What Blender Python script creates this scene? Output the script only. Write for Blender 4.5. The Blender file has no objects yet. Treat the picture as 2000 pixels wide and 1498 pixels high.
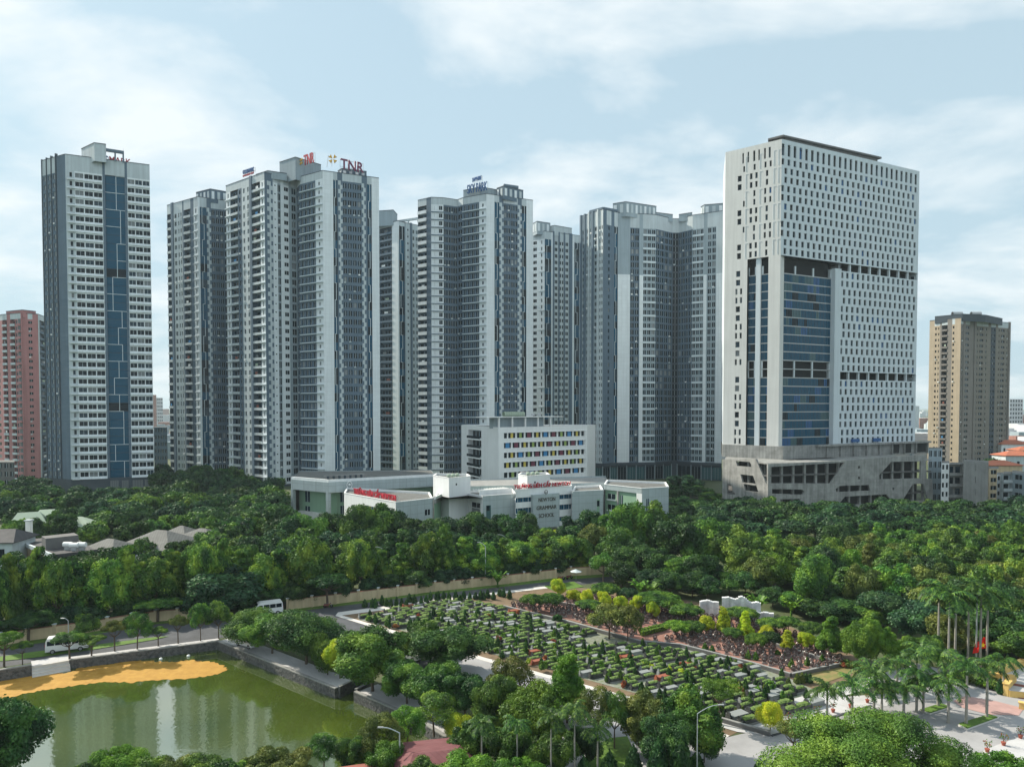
import bpy, math, random
import numpy as np
from mathutils import Vector
from mathutils.geometry import tessellate_polygon
random.seed(7)
SC = bpy.context.scene
COL = SC.collection
# ---------------------------------------------------------------- camera
CH, FP, PITCH, PPY = 37.0, 1400.0, math.radians(1.75), 837.8
cam = bpy.data.cameras.new("camera"); camo = bpy.data.objects.new("camera", cam); COL.objects.link(camo)
camo.location = (0, 0, CH); camo.rotation_euler = (math.radians(90) - PITCH, 0, 0)
cam.sensor_width = 36; cam.lens = FP / 2000 * 36; cam.shift_y = (PPY - 749) / 2000
cam.clip_start = 0.5; cam.clip_end = 40000
SC.camera = camo
# ---------------------------------------------------------------- light
SUN_AZ = math.radians(150)      # direction to the sun, counter-clockwise from +X
SUN_EL = math.radians(38)
sd = Vector((math.cos(SUN_AZ) * math.cos(SUN_EL), math.sin(SUN_AZ) * math.cos(SUN_EL), math.sin(SUN_EL)))
sl = bpy.data.lights.new("sun", 'SUN'); sl.energy = 5.0; sl.angle = math.radians(0.6); sl.color = (1.0, 0.91, 0.76)
so = bpy.data.objects.new("sun", sl); COL.objects.link(so); so.rotation_euler = (-sd).to_track_quat('-Z', 'Y').to_euler()
W = bpy.data.worlds.new("World"); SC.world = W; W.use_nodes = True
def world():
    nt = W.node_tree; N = nt.nodes; L = nt.links; N.clear()
    out = N.new('ShaderNodeOutputWorld')
    sky = N.new('ShaderNodeTexSky'); sky.sky_type = 'NISHITA'; sky.sun_disc = False
    sky.sun_elevation = SUN_EL; sky.sun_rotation = math.pi / 2 - SUN_AZ
    sky.air_density = 1.0; sky.dust_density = 1.6; sky.ozone_density = 1.6
    bg = N.new('ShaderNodeBackground'); bg.inputs[1].default_value = 0.13
    tint = N.new('ShaderNodeMix'); tint.data_type = 'RGBA'; tint.blend_type = 'MULTIPLY'; tint.inputs[0].default_value = 1
    tint.inputs[7].default_value = (0.86, 1.0, 0.98, 1)
    L.new(sky.outputs[0], tint.inputs[6]); L.new(tint.outputs[2], bg.inputs[0])
    tc = N.new('ShaderNodeTexCoord'); sx = N.new('ShaderNodeSeparateXYZ'); L.new(tc.outputs['Generated'], sx.inputs[0])
    mz = N.new('ShaderNodeMath'); mz.operation = 'MAXIMUM'; mz.inputs[1].default_value = 0.0; L.new(sx.outputs[2], mz.inputs[0])
    az = N.new('ShaderNodeMath'); az.operation = 'ADD'; az.inputs[1].default_value = 0.22; L.new(mz.outputs[0], az.inputs[0])
    dx = N.new('ShaderNodeMath'); dx.operation = 'DIVIDE'; L.new(sx.outputs[0], dx.inputs[0]); L.new(az.outputs[0], dx.inputs[1])
    dy = N.new('ShaderNodeMath'); dy.operation = 'DIVIDE'; L.new(sx.outputs[1], dy.inputs[0]); L.new(az.outputs[0], dy.inputs[1])
    cx = N.new('ShaderNodeCombineXYZ'); L.new(dx.outputs[0], cx.inputs[0]); L.new(dy.outputs[0], cx.inputs[1])
    mp = N.new('ShaderNodeMapping'); mp.inputs[1].default_value = (3.1, 0.4, 0.0); mp.inputs[3].default_value = (0.8, 1.0, 1)
    L.new(cx.outputs[0], mp.inputs[0])
    nz = N.new('ShaderNodeTexNoise'); nz.inputs['Scale'].default_value = 1.9; nz.inputs['Detail'].default_value = 9
    nz.inputs['Roughness'].default_value = 0.56; nz.inputs['Distortion'].default_value = 0.25; L.new(mp.outputs[0], nz.inputs['Vector'])
    rp = N.new('ShaderNodeValToRGB'); rp.color_ramp.elements[0].position = 0.43; rp.color_ramp.elements[1].position = 0.60
    L.new(nz.outputs[0], rp.inputs[0])
    # thin veil, thicker towards the horizon
    vr = N.new('ShaderNodeMapRange'); vr.inputs[1].default_value = 0.0; vr.inputs[2].default_value = 0.55
    vr.inputs[3].default_value = 0.95; vr.inputs[4].default_value = 0.80; L.new(sx.outputs[2], vr.inputs[0])
    veil = N.new('ShaderNodeBackground'); veil.inputs[0].default_value = (0.425, 0.555, 0.625, 1); veil.inputs[1].default_value = 1.0
    cl = N.new('ShaderNodeBackground'); cl.inputs[0].default_value = (0.69, 0.735, 0.75, 1); cl.inputs[1].default_value = 1.05
    m1 = N.new('ShaderNodeMixShader'); L.new(vr.outputs[0], m1.inputs[0]); L.new(bg.outputs[0], m1.inputs[1]); L.new(veil.outputs[0], m1.inputs[2])
    cf = N.new('ShaderNodeMath'); cf.operation = 'MULTIPLY'; cf.inputs[1].default_value = 0.85; L.new(rp.outputs[0], cf.inputs[0])
    m2 = N.new('ShaderNodeMixShader'); L.new(cf.outputs[0], m2.inputs[0]); L.new(m1.outputs[0], m2.inputs[1]); L.new(cl.outputs[0], m2.inputs[2])
    L.new(m2.outputs[0], out.inputs[0])
world()
SC.view_settings.view_transform = 'Standard'; SC.view_settings.look = 'None'
SC.view_settings.exposure = 0.44; SC.view_settings.gamma = 1
SC.render.engine = 'CYCLES'
SC.cycles.max_bounces = 5; SC.cycles.diffuse_bounces = 2; SC.cycles.glossy_bounces = 2; SC.cycles.transmission_bounces = 2
SC.cycles.transparent_max_bounces = 4; SC.cycles.volume_bounces = 0; SC.cycles.use_denoising = True
SC.cycles.caustics_reflective = False; SC.cycles.caustics_refractive = False

# ---------------------------------------------------------------- geometry of the view (used to read ground positions off the photo)
sp_, cp_ = math.sin(PITCH), math.cos(PITCH)
def ray(px, py):
    a = (px - 1000) / FP; b = (PPY - py) / FP
    return Vector((a, cp_ + b * sp_, -sp_ + b * cp_))
def G(px, py, z=0.0):
    d = ray(px, py); t = (z - CH) / d.z
    return Vector((d.x * t, d.y * t, z))
def G2(px, py): g = G(px, py); return (g.x, g.y)
def XY(px, Y): d = ray(px, 795); return Vector((d.x / d.y * Y, Y))
def ZY(py, Y): d = ray(1000, py); return CH + d.z / d.y * Y
def PLN(px, py, A, B):
    d = ray(px, py); n = (B[1] - A[1], -(B[0] - A[0]))
    t = (A[0] * n[0] + A[1] * n[1]) / (d.x * n[0] + d.y * n[1])
    return Vector((d.x * t, d.y * t, CH + d.z * t))
def proj(x, y, z):
    dz = z - CH; dep = y * cp_ - dz * sp_; v = y * sp_ + dz * cp_
    return 1000 + FP * x / dep, PPY - FP * v / dep

# ---------------------------------------------------------------- materials
MATS = {}
def mat(name, col, rough=0.8, noise=0.0, nscale=0.3, metal=0.0, spec=0.3, col2=None, bump=0.0, bscale=2.0, joints=None, streak=0.0, fres=None):
    if name in MATS: return MATS[name]
    m = bpy.data.materials.new(name); m.use_nodes = True; nt = m.node_tree; N = nt.nodes; L = nt.links
    p = N['Principled BSDF']; p.inputs['Roughness'].default_value = rough; p.inputs['Metallic'].default_value = metal
    p.inputs['Specular IOR Level'].default_value = spec; p.inputs['Base Color'].default_value = (*col, 1)
    tc = N.new('ShaderNodeTexCoord'); cur = None
    if noise or col2:
        nz = N.new('ShaderNodeTexNoise'); nz.inputs['Scale'].default_value = nscale; nz.inputs['Detail'].default_value = 6
        nz.inputs['Roughness'].default_value = 0.65; L.new(tc.outputs['Object'], nz.inputs['Vector'])
        mr = N.new('ShaderNodeMapRange'); mr.inputs[1].default_value = 0.3; mr.inputs[2].default_value = 0.7; L.new(nz.outputs[0], mr.inputs[0])
        mx = N.new('ShaderNodeMix'); mx.data_type = 'RGBA'; L.new(mr.outputs[0], mx.inputs[0])
        c2 = col2 or tuple(c * (1 + noise) for c in col)
        mx.inputs[6].default_value = (*(col if col2 else tuple(c * (1 - noise) for c in col)), 1); mx.inputs[7].default_value = (*c2, 1)
        cur = mx.outputs[2]
    if streak:      # rain streaks and soot on the walls: long vertical noise
        mp = N.new('ShaderNodeMapping'); mp.inputs[3].default_value = (1.1, 1.1, 0.05); L.new(tc.outputs['Object'], mp.inputs[0])
        n2 = N.new('ShaderNodeTexNoise'); n2.inputs['Scale'].default_value = 1.0; n2.inputs['Detail'].default_value = 5; L.new(mp.outputs[0], n2.inputs['Vector'])
        m2 = N.new('ShaderNodeMapRange'); m2.inputs[1].default_value = 0.35; m2.inputs[2].default_value = 0.75
        m2.inputs[3].default_value = 1.0; m2.inputs[4].default_value = 1 - streak; L.new(n2.outputs[0], m2.inputs[0])
        mu = N.new('ShaderNodeMix'); mu.data_type = 'RGBA'; mu.blend_type = 'MULTIPLY'; mu.inputs[0].default_value = 1
        if cur: L.new(cur, mu.inputs[6])
        else: mu.inputs[6].default_value = (*col, 1)
        L.new(m2.outputs[0], mu.inputs[7]); cur = mu.outputs[2]
    if joints:      # panel joints: (width, height, line colour factor, line size)
        jw, jh, jf, js = joints
        sx = N.new('ShaderNodeSeparateXYZ'); L.new(tc.outputs['Object'], sx.inputs[0])
        a = N.new('ShaderNodeMath'); a.operation = 'MULTIPLY'; a.inputs[1].default_value = 0.85; L.new(sx.outputs[0], a.inputs[0])
        b = N.new('ShaderNodeMath'); b.operation = 'MULTIPLY'; b.inputs[1].default_value = 0.52; L.new(sx.outputs[1], b.inputs[0])
        s = N.new('ShaderNodeMath'); s.operation = 'ADD'; L.new(a.outputs[0], s.inputs[0]); L.new(b.outputs[0], s.inputs[1])
        cb = N.new('ShaderNodeCombineXYZ'); L.new(s.outputs[0], cb.inputs[0]); L.new(sx.outputs[2], cb.inputs[1])
        bt = N.new('ShaderNodeTexBrick'); bt.offset = 0; bt.inputs['Scale'].default_value = 1; bt.inputs['Brick Width'].default_value = jw
        bt.inputs['Row Height'].default_value = jh; bt.inputs['Mortar Size'].default_value = js
        bt.inputs['Color1'].default_value = (1, 1, 1, 1); bt.inputs['Color2'].default_value = (0.95, 0.95, 0.95, 1); bt.inputs['Mortar'].default_value = (jf, jf, jf, 1)
        L.new(cb.outputs[0], bt.inputs['Vector'])
        mu = N.new('ShaderNodeMix'); mu.data_type = 'RGBA'; mu.blend_type = 'MULTIPLY'; mu.inputs[0].default_value = 1
        if cur: L.new(cur, mu.inputs[6])
        else: mu.inputs[6].default_value = (*col, 1)
        L.new(bt.outputs[0], mu.inputs[7]); cur = mu.outputs[2]
    if cur: L.new(cur, p.inputs['Base Color'])
    if bump:
        n3 = N.new('ShaderNodeTexNoise'); n3.inputs['Scale'].default_value = bscale; n3.inputs['Detail'].default_value = 5; L.new(tc.outputs['Object'], n3.inputs['Vector'])
        bp = N.new('ShaderNodeBump'); bp.inputs['Strength'].default_value = bump; bp.inputs['Distance'].default_value = 0.3
        L.new(n3.outputs[0], bp.inputs['Height']); L.new(bp.outputs[0], p.inputs['Normal'])
    MATS[name] = m; return m
def leafmat(name, ca, cb, cc, tip=None):
    m = bpy.data.materials.new(name); m.use_nodes = True; nt = m.node_tree; N = nt.nodes; L = nt.links
    N.remove(N['Principled BSDF']); out = N['Material Output']
    tc = N.new('ShaderNodeTexCoord'); oi = N.new('ShaderNodeObjectInfo')
    ad = N.new('ShaderNodeVectorMath'); ad.operation = 'ADD'; L.new(tc.outputs['Object'], ad.inputs[0]); L.new(oi.outputs['Random'], ad.inputs[1])
    nz = N.new('ShaderNodeTexNoise'); nz.inputs['Scale'].default_value = 3.2; nz.inputs['Detail'].default_value = 4; L.new(ad.outputs[0], nz.inputs['Vector'])
    rp = N.new('ShaderNodeValToRGB'); e = rp.color_ramp.elements
    e[0].position = 0.34; e[0].color = (*ca, 1); e[1].position = 0.66; e[1].color = (*cc, 1)
    x = rp.color_ramp.elements.new(0.5); x.color = (*cb, 1); L.new(nz.outputs[0], rp.inputs[0])
    hs = N.new('ShaderNodeHueSaturation'); mr = N.new('ShaderNodeMapRange'); mr.inputs[3].default_value = 0.78; mr.inputs[4].default_value = 1.32
    L.new(oi.outputs['Random'], mr.inputs[0]); L.new(mr.outputs[0], hs.inputs['Value']); L.new(rp.outputs[0], hs.inputs['Color'])
    m3 = N.new('ShaderNodeMath'); m3.operation = 'MULTIPLY_ADD'; m3.inputs[1].default_value = 7.31; m3.inputs[2].default_value = 0.0; L.new(oi.outputs['Random'], m3.inputs[0])
    fr = N.new('ShaderNodeMath'); fr.operation = 'FRACT'; L.new(m3.outputs[0], fr.inputs[0])
    mh = N.new('ShaderNodeMapRange'); mh.inputs[3].default_value = 0.482; mh.inputs[4].default_value = 0.512; L.new(fr.outputs[0], mh.inputs[0]); L.new(mh.outputs[0], hs.inputs['Hue'])
    df = N.new('ShaderNodeBsdfDiffuse'); tr = N.new('ShaderNodeBsdfTranslucent'); mx = N.new('ShaderNodeMixShader'); mx.inputs[0].default_value = 0.20
    cur = hs.outputs[0]
    L.new(cur, df.inputs[0]); L.new(cur, tr.inputs[0])
    L.new(df.outputs[0], mx.inputs[1]); L.new(tr.outputs[0], mx.inputs[2])
    gl = N.new('ShaderNodeBsdfGlossy'); gl.inputs['Roughness'].default_value = 0.5; gl.inputs[0].default_value = (0.6, 0.65, 0.6, 1)
    m4 = N.new('ShaderNodeMixShader'); m4.inputs[0].default_value = 0.03; L.new(mx.outputs[0], m4.inputs[1]); L.new(gl.outputs[0], m4.inputs[2])
    L.new(m4.outputs[0], out.inputs[0]); MATS[name] = m; return m
leafmat('leaf_dark', (0.010, 0.034, 0.014), (0.028, 0.082, 0.022), (0.075, 0.165, 0.03))
leafmat('leaf_mid', (0.016, 0.052, 0.014), (0.062, 0.15, 0.024), (0.17, 0.29, 0.035))
leafmat('leaf_tip', (0.016, 0.06, 0.015), (0.075, 0.18, 0.024), (0.27, 0.39, 0.045))
leafmat('leaf_lush', (0.030, 0.095, 0.012), (0.080, 0.185, 0.018), (0.16, 0.29, 0.03))
leafmat('leaf_lime', (0.20, 0.32, 0.015), (0.38, 0.48, 0.022), (0.52, 0.56, 0.035))
leafmat('leaf_olive', (0.05, 0.085, 0.018), (0.10, 0.14, 0.028), (0.20, 0.23, 0.045))
leafmat('leaf_blue', (0.010, 0.036, 0.02), (0.026, 0.075, 0.032), (0.06, 0.135, 0.04))
leafmat('leaf_red', (0.15, 0.05, 0.02), (0.25, 0.08, 0.03), (0.3, 0.12, 0.04))
mat('bark', (0.11, 0.085, 0.065), noise=0.35, nscale=3)
mat('palm_bark', (0.29, 0.28, 0.25), noise=0.2, nscale=3)
mat('white_wall', (0.78, 0.84, 0.87), noise=0.03, nscale=0.15, streak=0.12, joints=(2.6, 1.93, 0.85, 0.05))
mat('pale_wall', (0.53, 0.60, 0.63), noise=0.06, nscale=0.2, streak=0.2)
mat('grey_wall', (0.115, 0.17, 0.225), noise=0.08, nscale=0.2, streak=0.15)
mat('mid_wall', (0.32, 0.395, 0.44), noise=0.07, nscale=0.2, streak=0.18)
mat('dark_wall', (0.06, 0.08, 0.10), noise=0.1, nscale=0.3)
mat('line_white', (0.60, 0.68, 0.72), rough=0.5)
mat('concrete', (0.30, 0.305, 0.30), noise=0.16, nscale=0.25, streak=0.25)
mat('concrete_dark', (0.13, 0.13, 0.13), noise=0.2, nscale=0.3)
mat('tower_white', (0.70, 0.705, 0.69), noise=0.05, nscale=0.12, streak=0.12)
mat('tower_shaded', (0.62, 0.69, 0.735), noise=0.04, nscale=0.12, streak=0.1)  # bluish copy of the tower white: cool shade of the right face put into colour
mat('paint_white', (0.80, 0.82, 0.82), rough=0.55, noise=0.03)
mat('school_white', (0.80, 0.825, 0.835), rough=0.6, noise=0.04, nscale=0.15, streak=0.1)
mat('school_panel', (0.40, 0.47, 0.49), rough=0.45, noise=0.06, nscale=0.4, joints=(2.4, 2.4, 0.72, 0.06), streak=0.1)
mat('school_green', (0.27, 0.44, 0.31), noise=0.06, nscale=0.3, streak=0.12)
mat('pink_wall', (0.42, 0.20, 0.205), noise=0.1, nscale=0.2, streak=0.2)
mat('tan_wall', (0.44, 0.365, 0.27), noise=0.08, nscale=0.2, streak=0.2)
mat('tan_shaded', (0.215, 0.20, 0.175), noise=0.08, nscale=0.2, streak=0.2)  # greyer copy of the tan wall: shade on the front put into its colour
mat('tan_dark', (0.22, 0.205, 0.19), noise=0.08, nscale=0.2, streak=0.2)
mat('beige_wall', (0.62, 0.50, 0.33), noise=0.1, nscale=0.6, streak=0.3)
mat('wall_cap', (0.26, 0.13, 0.09), noise=0.2)
mat('glass_dark', (0.005, 0.014, 0.022), rough=0.15, spec=0.15)
mat('glass_mid', (0.012, 0.036, 0.056), rough=0.15, spec=0.3)
mat('glass_curtain', (0.16, 0.18, 0.19), rough=0.3, spec=0.4)
mat('glass_blue', (0.005, 0.075, 0.14), rough=0.15, spec=0.2)
mat('glass_film', (0.004, 0.085, 0.24), rough=0.3, spec=0.4)
mat('glass_teal', (0.04, 0.11, 0.125), rough=0.2, spec=0.5)
mat('void_shade', (0.02, 0.022, 0.025), rough=0.9)  # near-black colour standing in for the shade inside openings and open floors
mat('metal_grey', (0.42, 0.44, 0.45), rough=0.45, metal=0.4)
mat('red_sign', (0.45, 0.03, 0.05), rough=0.4); mat('blue_sign', (0.02, 0.10, 0.28), rough=0.4)
mat('maroon_sign', (0.16, 0.02, 0.07), rough=0.4); mat('gold_sign', (0.75, 0.42, 0.03), rough=0.4); mat('dark_sign', (0.06, 0.055, 0.04), rough=0.5)
mat('asphalt', (0.075, 0.08, 0.09), noise=0.25, nscale=0.5)
mat('paving_pale', (0.50, 0.50, 0.51), noise=0.12, nscale=0.4, joints=(1.2, 1.2, 0.85, 0.03))
mat('road_pale', (0.33, 0.33, 0.34), noise=0.14, nscale=0.25)
mat('kerb', (0.60, 0.58, 0.55), noise=0.1)
mat('plaza_red', (0.42, 0.27, 0.25), noise=0.15, nscale=0.5)
mat('podium_concrete', (0.33, 0.335, 0.325), noise=0.28, nscale=0.35, streak=0.4, joints=(1.6, 1.2, .86, .05))
mat('paving_red', (0.28, 0.145, 0.115), noise=0.22, nscale=0.8)
mat('earth', (0.10, 0.11, 0.055), noise=0.35, nscale=0.15, col2=(0.05, 0.085, 0.03))
mat('soil', (0.17, 0.12, 0.075), noise=0.3, nscale=0.8)
mat('plot_ground', (0.14, 0.17, 0.08), nscale=1.3, col2=(0.27, 0.28, 0.27))
mat('lawn', (0.09, 0.17, 0.025), noise=0.25, nscale=1.2)
mat('lawn_dry', (0.28, 0.20, 0.09), nscale=0.9, col2=(0.13, 0.17, 0.05))
mat('stone_wall', (0.045, 0.047, 0.05), nscale=2.2, col2=(0.17, 0.17, 0.17), bump=0.8, bscale=2.5)
mat('algae', (0.33, 0.17, 0.025), rough=0.8, nscale=0.9, col2=(0.47, 0.27, 0.05), bump=0.1)
mat('grave_stone', (0.055, 0.06, 0.06), rough=0.3, noise=0.3, nscale=1.5); mat('grave_pale', (0.26, 0.28, 0.28), rough=0.4, noise=0.1)
mat('grave_red', (0.30, 0.10, 0.06), rough=0.4, noise=0.1); mat('grave_grass', (0.06, 0.12, 0.03), nscale=0.6, col2=(0.20, 0.28, 0.07), bump=0.6, bscale=6)
mat('black_stone', (0.125, 0.092, 0.088), rough=0.35, noise=0.3, nscale=4)
mat('urn_stone', (0.24, 0.21, 0.20), rough=0.6, noise=0.3, nscale=4)
mat('car_white', (0.78, 0.80, 0.80), rough=0.25, spec=0.6); mat('tyre', (0.02, 0.02, 0.02)); mat('rim', (0.35, 0.36, 0.37), metal=0.5, rough=0.4)
mat('lamp_glass', (0.8, 0.8, 0.76), rough=0.2); mat('pole_grey', (0.45, 0.50, 0.52), rough=0.4, metal=0.3)
mat('roof_grey', (0.15, 0.155, 0.15), noise=0.2, nscale=0.6, streak=.2, joints=(.6, 90, .8, .08)); mat('roof_dark', (0.07, 0.07, 0.075), noise=0.25, nscale=0.8)
mat('roof_green', (0.34, 0.42, 0.33), noise=0.1); mat('roof_maroon', (0.15, 0.05, 0.055), noise=0.14, nscale=0.6, col2=(0.20, 0.085, 0.09), streak=.2, joints=(.5, 50, .8, .04))
mat('roof_red', (0.42, 0.14, 0.08), noise=0.15); mat('yellow_paint', (0.72, 0.49, 0.17), noise=0.06, nscale=0.8)
mat('step_red', (0.25, 0.09, 0.07)); mat('terracotta', (0.32, 0.09, 0.06)); mat('flag_red', (0.80, 0.02, 0.01), rough=0.7); mat('flag_yellow', (0.95, 0.62, 0.02), rough=0.7)
mat('monument', (0.80, 0.81, 0.82), nscale=1.2, col2=(0.58, 0.60, 0.62), streak=0.4, bump=1.0, bscale=1.2)
for nm, c in (('shutter_yellow', (0.62, 0.50, 0.10)), ('shutter_green', (0.30, 0.42, 0.12)), ('shutter_maroon', (0.17, 0.04, 0.07)), ('shutter_blue', (0.05, 0.24, 0.50)), ('shutter_cyan', (0.2, 0.6, 0.75))):
    mat(nm, c, rough=0.5)
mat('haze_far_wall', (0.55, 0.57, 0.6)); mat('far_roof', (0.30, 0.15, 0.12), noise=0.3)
def watermat():
    m = bpy.data.materials.new('pond_water'); m.use_nodes = True; nt = m.node_tree; N = nt.nodes; L = nt.links
    p = N['Principled BSDF']; p.inputs['Base Color'].default_value = (0.115, 0.155, 0.028, 1); p.inputs['Roughness'].default_value = 0.04; p.inputs['IOR'].default_value = 4.2
    tc = N.new('ShaderNodeTexCoord'); nz = N.new('ShaderNodeTexNoise'); nz.inputs['Scale'].default_value = 1.6; nz.inputs['Detail'].default_value = 3
    L.new(tc.outputs['Object'], nz.inputs['Vector']); b = N.new('ShaderNodeBump'); b.inputs['Strength'].default_value = 0.05; b.inputs['Distance'].default_value = 0.1
    L.new(nz.outputs[0], b.inputs['Height']); L.new(b.outputs[0], p.inputs['Normal'])
    n2 = N.new('ShaderNodeTexNoise'); n2.inputs['Scale'].default_value = 0.08; n2.inputs['Detail'].default_value = 3; L.new(tc.outputs['Object'], n2.inputs['Vector'])
    rp = N.new('ShaderNodeValToRGB'); rp.color_ramp.elements[0].position = 0.35; rp.color_ramp.elements[1].position = 0.7
    rp.color_ramp.elements[0].color = (0.048, 0.076, 0.012, 1); rp.color_ramp.elements[1].color = (0.078, 0.108, 0.022, 1)
    L.new(n2.outputs[0], rp.inputs[0]); L.new(rp.outputs[0], p.inputs['Base Color']); MATS['pond_water'] = m
watermat()

# ---------------------------------------------------------------- object helpers
def tag(o, label=None, cat=None, group=None, kind=None):
    if label: o['label'] = label
    if cat: o['category'] = cat
    if group: o['group'] = group
    if kind: o['kind'] = kind
    return o
def link(name, data, parent=None, loc=None):
    o = bpy.data.objects.new(name, data); COL.objects.link(o)
    if parent: o.parent = parent
    if loc is not None: o.location = loc
    return o
PENDING = []      # things whose labels are made unique at the end
def thing(name, label, cat, loc=(0, 0, 0), rz=0.0, group=None):
    o = link(name, None); o.location = loc; o.rotation_euler = (0, 0, rz); o.empty_display_size = 0.1
    tag(o, label, cat, group); return o
def later(o, base):
    PENDING.append((o, base)); o['label'] = base
class MB:
    def __init__(s): s.v = []; s.f = []; s.m = []; s.names = []
    def mi(s, m):
        if m not in s.names: s.names.append(m)
        return s.names.index(m)
    def poly(s, pts, m):
        n = len(s.v); s.v.extend([tuple(p) for p in pts]); s.f.append(tuple(range(n, n + len(pts)))); s.m.append(s.mi(m))
    def box(s, x0, x1, y0, y1, z0, z1, m):
        s.hexa([(x0, y0), (x1, y0), (x1, y1), (x0, y1)], z0, z1, m)
    def hexa(s, p, z0, z1, m, bottom=True):      # prism on a plan polygon (counter-clockwise)
        n = len(p)
        for i in range(n):
            a, b = p[i], p[(i + 1) % n]
            s.poly([(a[0], a[1], z0), (b[0], b[1], z0), (b[0], b[1], z1), (a[0], a[1], z1)], m)
        s.poly([(q[0], q[1], z1) for q in p], m)
        if bottom: s.poly([(q[0], q[1], z0) for q in reversed(p)], m)
    def tube(s, a, b, r0, r1, m, n=6, cap=True):
        a = Vector(a); b = Vector(b); d = (b - a).normalized(); t = d.orthogonal().normalized(); u = d.cross(t)
        k = len(s.v)
        for c, r in ((a, r0), (b, r1)):
            for i in range(n):
                w = 2 * math.pi * i / n; s.v.append(tuple(c + t * (r * math.cos(w)) + u * (r * math.sin(w))))
        for i in range(n):
            j = (i + 1) % n; s.f.append((k + i, k + j, k + n + j, k + n + i)); s.m.append(s.mi(m))
        if cap: s.f.append(tuple(k + n + i for i in range(n))); s.m.append(s.mi(m))
    def ball(s, c, r, m, n=8, k=5, sz=1.0):
        c = Vector(c); base = len(s.v); rows = []
        for j in range(k + 1):
            ph = math.pi * j / k; rows.append([])
            for i in range(n):
                w = 2 * math.pi * i / n; s.v.append((c.x + r * math.sin(ph) * math.cos(w), c.y + r * math.sin(ph) * math.sin(w), c.z + r * sz * math.cos(ph)))
        for j in range(k):
            for i in range(n):
                i2 = (i + 1) % n; s.f.append((base + j * n + i, base + (j + 1) * n + i, base + (j + 1) * n + i2, base + j * n + i2)); s.m.append(s.mi(m))
    def mesh(s, name, org=(0, 0, 0), smooth=False):
        me = bpy.data.meshes.new(name)
        o = org; vs = [(a - o[0], b - o[1], c - o[2]) for a, b, c in s.v]
        me.from_pydata(vs, [], s.f)
        for nm in s.names: me.materials.append(MATS[nm])
        if len(s.names) > 1: me.polygons.foreach_set('material_index', s.m)
        if smooth: me.polygons.foreach_set('use_smooth', [True] * len(s.f))
        me.update(); return me
    def obj(s, name, parent=None, smooth=False):
        if not s.f: return None
        org = tuple(parent.location) if parent else (0, 0, 0)
        return link(name, s.mesh(name, org, smooth), parent)
class Fr:      # a vertical facade frame: u along the wall (left to right as seen from outside), d outwards, z up
    def __init__(s, A, B):
        s.A = Vector((A[0], A[1])); s.B = Vector((B[0], B[1])); s.L = (s.B - s.A).length; s.u = (s.B - s.A) / s.L; s.n = Vector((s.u.y, -s.u.x))
    def p(s, u, d, z): q = s.A + s.u * u + s.n * d; return (q.x, q.y, z)
    def quad(s, mb, u0, u1, z0, z1, d, m): mb.poly([s.p(u0, d, z0), s.p(u1, d, z0), s.p(u1, d, z1), s.p(u0, d, z1)], m)
    def box(s, mb, u0, u1, d0, d1, z0, z1, m, back=False):      # d1 > d0 outwards
        P = s.p
        mb.poly([P(u0, d1, z0), P(u1, d1, z0), P(u1, d1, z1), P(u0, d1, z1)], m)
        mb.poly([P(u0, d0, z0), P(u0, d1, z0), P(u0, d1, z1), P(u0, d0, z1)], m)
        mb.poly([P(u1, d1, z0), P(u1, d0, z0), P(u1, d0, z1), P(u1, d1, z1)], m)
        mb.poly([P(u0, d1, z1), P(u1, d1, z1), P(u1, d0, z1), P(u0, d0, z1)], m)
        mb.poly([P(u0, d0, z0), P(u1, d0, z0), P(u1, d1, z0), P(u0, d1, z0)], m)
        if back: mb.poly([P(u1, d0, z0), P(u0, d0, z0), P(u0, d0, z1), P(u1, d0, z1)], m)
    def hole(s, mb, a, b, c, e, dep, m, d=0.0):      # the four reveals of an opening u a..b, z c..e
        P = s.p
        mb.poly([P(a, d, c), P(b, d, c), P(b, d - dep, c), P(a, d - dep, c)], m)
        mb.poly([P(b, d, e), P(a, d, e), P(a, d - dep, e), P(b, d - dep, e)], m)
        mb.poly([P(a, d, e), P(a, d, c), P(a, d - dep, c), P(a, d - dep, e)], m)
        mb.poly([P(b, d, c), P(b, d, e), P(b, d - dep, e), P(b, d - dep, c)], m)
CAP = 100
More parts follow.
